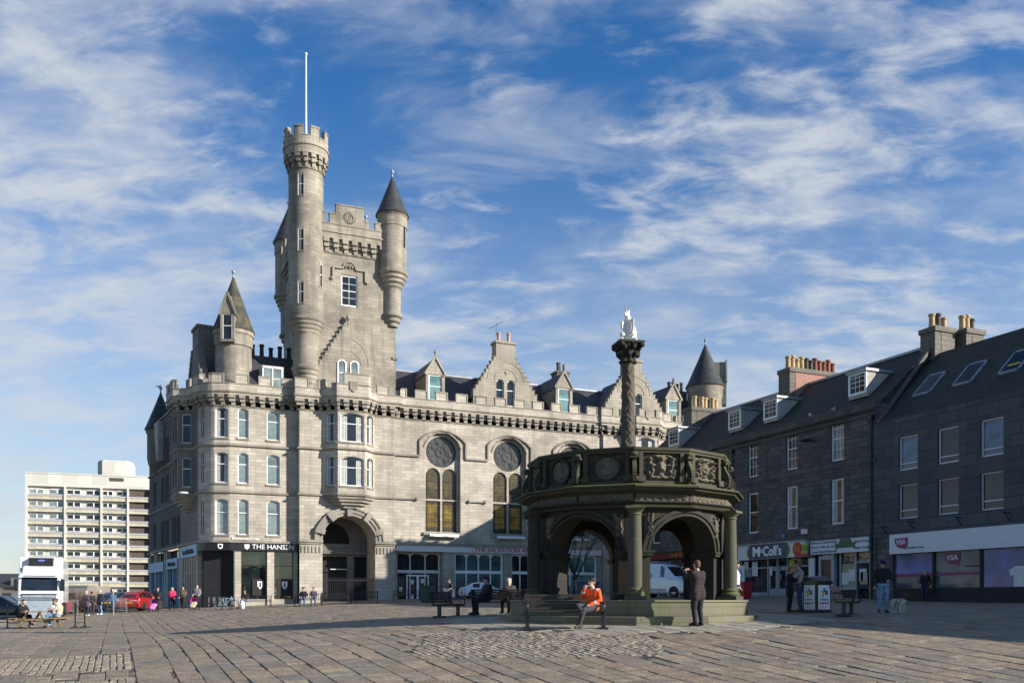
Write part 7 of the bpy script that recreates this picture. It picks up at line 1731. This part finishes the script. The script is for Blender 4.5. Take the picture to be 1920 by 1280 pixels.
    for i in range(340):
        a = rnd.uniform(0,2*PI); e = rnd.uniform(.15,1.5); l = rnd.uniform(.8,1.9); p = Vector((rnd.uniform(-1.0,1.0),rnd.uniform(-.5,.5),0)); d = Vector((math.cos(a)*math.cos(e),math.sin(a)*math.cos(e),math.sin(e)+.2)).normalized()
        q = p+d*l*.6; r = q+(d+Vector((rnd.uniform(-.5,.5),rnd.uniform(-.5,.5),.2))).normalized()*l*.5; m.tube([p,q,r], [.022,.013,.006], 3, cap=False)
        q2 = q+(d+Vector((rnd.uniform(-.9,.9),rnd.uniform(-.9,.9),.1))).normalized()*l*.4; m.tube([q,q2], [.01,.005], 3, cap=False)
    m.build('branches', mat('twig', (.09,.055,.04), .9), sh)
    # lamp on the corner of the hall, gulls
    w = CF.w(*SP(2.2,-.9)); l = thing('street_lamp', 'pale wall lamp on a bracket over the side street', 'lamp', (w[0],w[1],0), CF.rot)
    a = SP(2.2,.0); m = MB(); m.tube([(1.0,.3,9.6),(.5,.1,10.0),(0,0,10.05)], .035, 6); m.build('bracket', LEAD, l); m = MB(); m.ball((-.1,-.05,10.02), (.42,.2,.1), 14, 8); m.build('lamp_head', OFFW, l, smooth=True)
    for i, (u, yy, l) in enumerate(((1563,.4,'larger white gull perched on the terrace gutter below the bigger dormer'),(1521,.3,'small grey-white gull sitting farther along the terrace gutter'))):
        wx = RF.w(RF.x(u,yy-.3), yy-.35); g = thing('gull', l, 'bird', (wx[0],wx[1],13.42), 1.2*i+.5); f = Fig(); f.c((-.1,0,.14),(.1,0,.17),.07,.085,'w'); f.c((.12,0,.2),(.16,0,.28),.05,.045,'w'); f.c((-.12,0,.15),(-.3,0,.13),.05,.015,'g'); f.c((.19,0,.28),(.25,0,.27),.018,.008,'b')
        for s in (-1,1): f.c((.08,s*.06,.19),(-.2,s*.05,.15),.045,.025,'g'); f.c((.0,s*.03,.1),(.0,s*.03,0),.012,.01,'b')
        f.build('body', g, {'w': WHITE, 'g': LEAD, 'b': YEL}, .013, 2)
    wl = CF.w(*SP(19.8,.3)); g = thing('gull', 'tiny gull perched on the cone tip of the far left turret', 'bird', (wl[0],wl[1],21.9), .3); f = Fig(); f.c((-.12,0,.12),(.12,0,.15),.08,.09,'w'); f.c((.14,0,.2),(.17,0,.27),.05,.045,'w'); f.c((-.12,0,.13),(-.3,0,.1),.05,.015,'g'); f.c((0,0,.08),(0,0,0),.02,.02,'g'); f.build('body', g, {'w': WHITE, 'g': LEAD}, .015, 2)
furniture()
people()
# ================================================================ VEHICLES
def paint(name, col): return mat(name, col, .25, var=.03, spec=.6, coat=.6)
PWHT = paint('paint_white', (.66,.68,.70)); PRED = paint('paint_red', (.28,.012,.015)); PNAVY = paint('paint_navy', (.02,.035,.06)); PDRK = paint('paint_dark', (.02,.022,.028)); PBLU = paint('paint_blue', (.03,.10,.2))
RIM = mat('rim_metal', (.4,.4,.42), .3, metal=.8); LAMPR = mat('lamp_red', (.4,.01,.01), .2); LAMPW = mat('lamp_clear', (.6,.6,.62), .1); PLATEY = mat('plate_yellow', (.6,.42,.03), .5); GCAR = glass('car_glass', (.012,.015,.018), rough=.02)
def wheel(t, x, y, r, w, s):
    m = MB(); m.M = Matrix.Translation((x,y,r)) @ Matrix.Rotation(PI/2,4,'Y'); m.lathe([(r*.62,-w/2),(r*.93,-w/2),(r,-w/2+.03),(r,w/2-.03),(r*.93,w/2),(r*.62,w/2)], (0,0), 24); o = m.build('wheel', BLACKM, t)
    m = MB(); m.M = Matrix.Translation((x+s*(w/2-.02),y,r)) @ Matrix.Rotation(PI/2,4,'Y'); m.lathe([(r*.62,-.02),(r*.62,.015),(r*.5,.0)], (0,0), 24)
    for k in range(5): a = 2*PI*k/5; m.bar((0,0,s*.01),(r*.56*math.cos(a),r*.56*math.sin(a),s*.01),r*.17,.03)
    m.build('rim', RIM, o)
def car(label, x, y, rot, m_, stn, glassy, W=.88, wr=.32, wy=(-1.35,1.3), rear=True, S=1, group=None, name='parked_car', cat='car', plate=PLATEY):
    """stn: stations front to back (y, zb, zbelt, zroof, halfwidth scale, roof width scale); local front is -y"""
    t = thing(name, label, cat, (x, y, gz(x,y)), rot, group); t.scale = (S,S,S); R = []
    for yy, zb, zt, zr, ws, rs in stn:
        w = W*ws; wr_ = W*rs; half = [(0,zb),(w*.9,zb),(w,zb+.12),(w*1.0,(zb+zt)/2),(w*.985,zt-.05),(w*.95,zt),(wr_,zr-.05 if zr > zt+.08 else zt+.005),(wr_*.86,zr),(0,zr+.02)]
        R.append([(a,yy,b) for a,b in half]+[(-a,yy,b) for a,b in half[-2:0:-1]])
    k = len(R[0]); m = MB(); V = [p for r in R for p in r]
    fs = [(i*k+j, i*k+(j+1)%k, (i+1)*k+(j+1)%k, (i+1)*k+j) for i in range(len(R)-1) for j in range(k)]
    m.add(V, fs+[tuple(range(k-1,-1,-1)), tuple((len(R)-1)*k+j for j in range(k))])
    b = m.build('body', m_, t, smooth=True); sm(b, 32)
    bm = b.modifiers.new('b','BEVEL'); bm.width = .02; bm.segments = 2; bm.limit_method = 'ANGLE'; bm.angle_limit = .6
    def patch(i, j, i2=None, inset=.08, off=.012):
        q = [Vector(R[i][j]), Vector(R[i][(j+1)%k]), Vector(R[i+1][(j+1)%k]), Vector(R[i+1][j])]; c = sum(q, Vector())/4; n = (q[1]-q[0]).cross(q[3]-q[0]).normalized()
        if n.dot(c-Vector((0,c.y,.8))) < 0 and n.dot(Vector((0,c.y,0))) <= 0: n = -n
        return [c+(p-c)*(1-inset)+n*off for p in q]
    for i, kind in glassy:
        if kind == 's':
            for j in (5, k-6):
                g = MB(); q = patch(i, j, inset=.10); g.add([tuple(p) for p in q], [(0,1,2,3)]); g.build('side_window', GCAR, t)
        else:
            g = MB(); a = [Vector(p) for p in R[i]]; c = [Vector(p) for p in R[i+1]]; idx = [6,7,8,9,10]; sgn = -1 if kind == 'f' else 1
            lo, hi = (a, c) if kind == 'f' else (c, a)
            pts = []
            for jj, j in enumerate(idx):
                fx = .92; p0 = lo[j].copy(); p1 = hi[j].copy(); 
                if jj in (0,4): p0.x *= .97; p1.x *= .95
                for tt in (.08, .93): q = p0+(p1-p0)*tt; q.y += sgn*.008; q.z += .012; q.x *= fx; pts.append(q)
            g.add([tuple(p) for p in pts], [(2*q,2*q+1,2*q+3,2*q+2) for q in range(4)]); g.build('windscreen' if kind == 'f' else 'rear_window', GCAR, t)
    for s in (-1,1):
        for yy in wy: wheel(t, s*(W-.1), yy, wr, .2, s)
        for yy in wy:
            a = MB(); n = 12; a.M = Matrix.Translation((s*(W+.003),yy,wr)) @ Matrix.Rotation(PI/2,4,'Z') 
            a.slab([((wr+.05)*math.cos(PI*i/n),(wr+.05)*math.sin(PI*i/n)) for i in range(n+1)], -.012, .012); a.build('wheel_arch', BLACKM, t)
        mi = MB(); mi.ball((s*(W+.08), stn[2][0]+.35, stn[2][2]+.06), (.1,.06,.07), 8, 6); mi.build('mirror', m_, t, smooth=True)
    y0, y1 = stn[0][0], stn[-1][0]; zf = stn[0][2]; zr_ = stn[-1][2]
    for s in (-1,1):
        l = MB(); l.ball((s*W*.66,y0+.05,zf-.12), (.17,.08,.08), 10, 6); l.build('headlight', LAMPW, t, smooth=True)
        l = MB(); l.ball((s*W*.76,y1-.02,zr_-.14), (.12,.06,.14), 10, 6); l.build('tail_light', LAMPR, t, smooth=True)
    p = MB(); p.box(-.26,.26,y1+.0,y1+.02,.55,.66); p.box(-.26,.26,y0-.02,y0,.38,.49); p.build('number_plate', plate, t)
    g = MB(); g.box(-.5,.5,y0-.012,y0+.02,zf-.3,zf-.17); g.build('grille', BLACKM, t)
    return t
SEDAN = [(-2.2,.3,.58,.60,.8,.6),(-2.05,.2,.66,.70,.93,.7),(-1.1,.18,.84,.90,1,.75),(-.85,.18,.90,.95,1,.8),(-.15,.18,.92,1.40,1,.72),(.55,.18,.93,1.44,1,.70),(1.25,.18,.96,1.34,1,.68),(1.85,.2,.98,1.03,.98,.72),(2.15,.24,.92,.96,.9,.7),(2.25,.34,.7,.75,.84,.6)]
HATCH = [(-2.0,.32,.6,.62,.8,.6),(-1.85,.2,.7,.74,.93,.7),(-1.0,.18,.86,.93,1,.75),(-.8,.18,.9,.97,1,.8),(-.1,.18,.92,1.42,1,.74),(.6,.18,.94,1.46,1,.72),(1.3,.18,.97,1.42,1,.7),(1.72,.2,.97,1.2,.98,.68),(1.95,.22,.93,.98,.94,.7),(2.02,.3,.7,.75,.9,.7)]
def vehicles():
    x, y = xy(908, 70.5); c = car('white saloon car driving past the hall behind the middle bench', x, y, math.radians(-90+23.7)+PI, PWHT, SEDAN, [(3,'f'),(4,'s'),(5,'s'),(6,'r')], S=.86, plate=WHITE)
    c.rotation_euler.z = math.radians(90+15)
    x, y = xy(265, 69); car('dark red hatchback parked with its rear to the square', x, y, math.radians(176), PRED, HATCH, [(3,'f'),(4,'s'),(5,'s'),(6,'s'),(7,'r')])
    x, y = xy(226, 72); car('dark navy car parked left of the red hatchback', x, y, math.radians(176), PNAVY, HATCH, [(3,'f'),(4,'s'),(5,'s'),(6,'s'),(7,'r')])
    x, y = xy(100, 66); car('red hatchback standing between the lorry and the railing', x, y, math.radians(185), PRED, HATCH, [(3,'f'),(4,'s'),(5,'s'),(6,'s'),(7,'r')])
    x, y = xy(6, 62); car('black estate car at the left edge beside the lorry', x, y, math.radians(100), PDRK, HATCH, [(3,'f'),(4,'s'),(5,'s'),(6,'s'),(7,'r')])
    x, y = xy(16, 76); car('dark blue car behind the black estate car at the left edge', x, y, math.radians(95), PNAVY, HATCH, [(3,'f'),(4,'s'),(5,'s'),(6,'s'),(7,'r')])
    # white van behind the cross
    V = [(-2.5,.35,.7,.72,.86,.8),(-2.38,.28,.95,1.0,.96,.8),(-1.75,.25,1.18,1.26,1,.82),(-1.6,.25,1.22,1.32,1,.85),(-.85,.25,1.28,2.05,1,.86),(-.5,.25,1.3,2.2,1,.88),(.3,.25,1.3,2.26,1,.89),(2.3,.25,1.3,2.26,1,.89),(2.4,.3,1.2,2.1,.97,.86)]
    x, y = xy(1243, 61); v = car('white panel van with a roof rack parked beyond the right arch', x, y, math.radians(42), PWHT, V, [(3,'f'),(4,'s')], W=.98, wr=.34, wy=(-1.65,1.55), name='panel_van', cat='van', plate=WHITE)
    r = MB(); [r.bar((-.7,yy,2.38),(.7,yy,2.38),.04) for yy in (0,.7,1.4,2.1)]; [r.bar((s*.7,-.1,2.38),(s*.7,2.3,2.38),.04) for s in (-1,1)]; [r.bar((s*.7,yy,2.2),(s*.7,yy,2.38),.03) for s in (-1,1) for yy in (0,2.1)]; r.build('roof_rack', LEAD, v)
    b = MB(); b.box(-.93,.93,-2.56,-2.36,.3,.66); b.build('bumper', BLACKM, v, bevel=.05)
    for s in (-1,1): p = MB(); p.box(s*.985,s*.992,-.95,-.3,1.32,1.95); b = MB(); b.box(s*.98,s*1.0,-1.0,2.2,.42,.58); b.build('side_moulding', LEAD, v)
    p = MB(); p.box(-.992,-.985,.2,1.4,1.5,1.62); p.box(-.992,-.985,.2,1.1,1.35,1.42); p.build('side_lettering', BLUEP, v)
    # lorry
    x, y = xy(78, 59); t = thing('lorry', 'large white lorry with a black refrigeration unit facing the square', 'lorry', (x,y,gz(x,y)), math.radians(24))
    m = MB(); m.box(-1.25,1.25,-.0,9.0,1.0,3.95); m.build('cargo_box', PWHT, t, bevel=.04)
    c = MB(); c.slabx([(-2.1,.45),(-.15,.45),(-.15,3.0),(-.9,3.0),(-1.75,2.72),(-2.0,1.7),(-2.15,1.2)], -1.2, 1.2); c.build('cab', PWHT, t, bevel=.08)
    c = MB(); c.slabx([(-1.6,2.74),(-.2,2.98),(-.2,3.4),(-.9,3.3)], -1.0, 1.0); c.build('air_deflector', OFFW, t, bevel=.05)
    c = MB(); c.add([(-1.02,-2.02,1.78),(1.02,-2.02,1.78),(1.0,-1.79,2.62),(-1.0,-1.79,2.62)], [(0,1,2,3)]); g = c.build('windscreen', GCAR, t)
    c = MB(); c.box(-.7,.7,-.42,-.02,3.25,3.9); c.add([(-.75,-.02,3.9),(.75,-.02,3.9),(.6,-.5,3.3),(-.6,-.5,3.3)], [(0,1,2,3)]); c.build('refrigeration_unit', BLACK, t, bevel=.03); c = MB(); c.ball((0,-.44,3.72), (.22,.02,.07), 12, 6); c.build('badge', BLUEP, t)
    c = MB(); c.box(-.95,.95,-2.18,-2.1,.95,1.5); [c.box(-.9,.9,-2.2,-2.18,1.0+.12*k,1.04+.12*k) for k in range(4)]; c.build('grille', LEAD, t); c = MB(); c.box(-1.2,1.2,-2.25,-2.05,.35,.85); c.build('bumper', PWHT, t, bevel=.05)
    for s in (-1,1):
        c = MB(); c.box(s*1.3-.12,s*1.3+.12,-2.05,-1.9,1.75,2.5); c.bar((s*1.1,-1.95,2.5),(s*1.3,-1.98,2.5),.04); c.build('mirror', BLACK, t, bevel=.02)
        c = MB(); c.box(s*.95-.18,s*.95+.18,-2.27,-2.24,.55,.75); c.build('headlight', LAMPW, t)
        c = MB(); c.box(s*1.205,s*1.21,-1.6,-.7,1.85,2.6); c.build('side_window', GCAR, t)
        for yy in (-1.2,3.0,6.6,7.8): wheel(t, s*1.02, yy, .5, .3, s)
    c = MB(); c.box(-1.0,1.0,-2.2,-2.12,.9,.96); c.box(-1.0,1.0,-2.19,-2.1,1.52,1.58); c.box(-1.21,-1.2,-2.0,-.2,1.0,1.04); c.build('grille_trim', BLACK, t); c = MB(); c.box(-.3,.3,-2.28,-2.25,.45,.56); c.build('number_plate', PLATEY, t); c = MB(); [c.bar((s*.15,-2.06,1.82),(s*.75,-2.0,2.0),.03) for s in (-1,1)]; c.build('wiper', BLACK, t)
    c = MB(); c.bar((-.9,-2.04,2.68),(.9,-2.04,2.68),.14,.05); c.build('sun_visor', BLACK, t)
    d = Fig(); d.c((.45,-1.6,2.05),(.45,-1.6,2.05),.1,.1,'s'); d.c((.3,-1.6,1.75),(.6,-1.6,1.75),.13,.13,'v')
vehicles()
# ================================================================ BACKGROUND BUILDINGS
def background():
    wp = ashlar('tower_render', (.60,.58,.52), bw=3, bh=2.76, mortar=.01, stain=.15, stain_col=(.4,.38,.34), streak=True); cp = ashlar('tower_band', (.50,.46,.33), bw=1.4, bh=3, mortar=.03, mcol=(.2,.18,.14), stain=.15, streak=False); gp = mat('tower_grey_band', (.36,.36,.40), .7, var=.06)
    f = Frame(-.5355*200, 200, .1213, .0386); L = 34
    t = thing('tower_block', 'pale ten-storey tower block with long balcony bands beyond the side street', 'building', (f.o[0], f.o[1], 0), f.rot)
    x = f.x; bays = [x(52.5), x(122), x(190), x(240), x(282), L]; z0, zt = .3, 30.0; fh = 2.76; n = 10
    m = MB(); m.box(0,L,.75,14,z0,27.0); m.box(0,L,.0,14,27.0,zt); m.box(0,.5,-.25,14,z0,27.0); m.box(-.05,L,-.1,14.1,zt-.25,zt); m.build('wall', wp, t)
    for b in bays[1:]: q = MB(); q.box(b-.2,b+.2,-.3,.74,z0,27.0); q.build('column', wp, t)
    lo = MB(); lo.box(.5,L,.5,.73,z0,3.0); lo.build('ground_floor', mat('tower_base', (.10,.085,.06), .8), t); q = MB(); q.box(x(175),L,-.6,.6,2.6,3.5); q.build('canopy', wp, t); q = MB(); q.box(x(198),x(232),-.66,-.6,2.85,3.25); q.build('sign', mat('tower_sign', (.05,.06,.1), .5), t); q = MB(); q.box(x(243),x(247),-.66,-.6,2.7,3.4); q.build('yellow_sign', YEL, t)
    dark = mat('tower_recess', (.09,.07,.06), .9)
    for k in range(n-1):
        zb = 27.0-(k+1)*fh
        g = MB(); g.box(.5,L,-.1,.1,zb+.62,zb+1.0); g.build('rail_band', gp, t); g = MB(); g.box(.5,L,-.02,.08,zb+.02,zb+.62); g.build('balcony_panel', cp, t); g = MB(); g.box(.5,L,-.12,.74,zb-.12,zb+.02); g.build('floor_slab', wp, t)
        for i, (a, b) in enumerate(zip([.5]+bays[1:-1], bays[1:])):
            if i == 3:
                g = MB(); g.box(a+.25,b-.25,.55,.74,zb+1.0,zb+fh-.17); g.build('balcony_recess', dark, t); continue
            for c0, c1 in ((.06,.40),(.60,.96)):
                a0, a1 = a+(b-a)*c0, a+(b-a)*c1; g = MB(); g.box(a0,a1,.6,.74,zb+1.3,zb+2.1)
                g.m = 1; g.box(a0-.08,a1+.08,.65,.74,zb+1.17,zb+2.28); g.box((a0+a1)/2-.12,(a0+a1)/2+.12,.57,.7,zb+1.2,zb+2.25); g.build('window', [GL if (k*3+i+int(c0*10)) % 3 else GLB, WHITE], t)
    q = MB(); q.prism([(x(180)+0,3),(x(190),1.5),(x(236),1.5),(x(247),3),(x(247),9),(x(180),9)], zt, zt+3.3); q.prism([(x(182),3.2),(x(191),2),(x(234),2),(x(244),3.2),(x(244),8),(x(182),8)], zt+3.3, zt+3.6); q.build('plant_room', wp, t)
    q = MB(); q.box(x(205),x(232),-.05,.02,28.6,29.4); q.build('vent_opening', dark, t)
    # low distant block at the far left
    f = Frame(-.5630*150, 150, 1, .05); g = thing('distant_block', 'low grey building with dark pitched roof at the far left behind the lorry', 'building', (f.o[0],f.o[1],0), f.rot)
    m = MB(); m.box(-12,14,0,10,-.5,4.2); m.build('wall', ashlar('far_wall', (.26,.23,.20), bw=2, bh=1, stain=.3), g); m = MB(); m.slabx([(-.4,4.2),(10.4,4.2),(7,6.2),(3,6.2)], -12.3, 5.2); m.build('roof', SLATE, g); m = MB(); m.box(2,7,-.6,6,4.1,5.4); m.build('upper_storey', MATS['far_wall'], g)
    for i in range(9): m = MB(); m.box(-10+2.6*i,-8.6+2.6*i,-.05,.0,1.2,2.9); m.build('window', GL, g)
    m = MB(); m.box(-12.3,14.3,-.1,.0,3.9,4.2); m.build('gutter', GLC, g)
background()
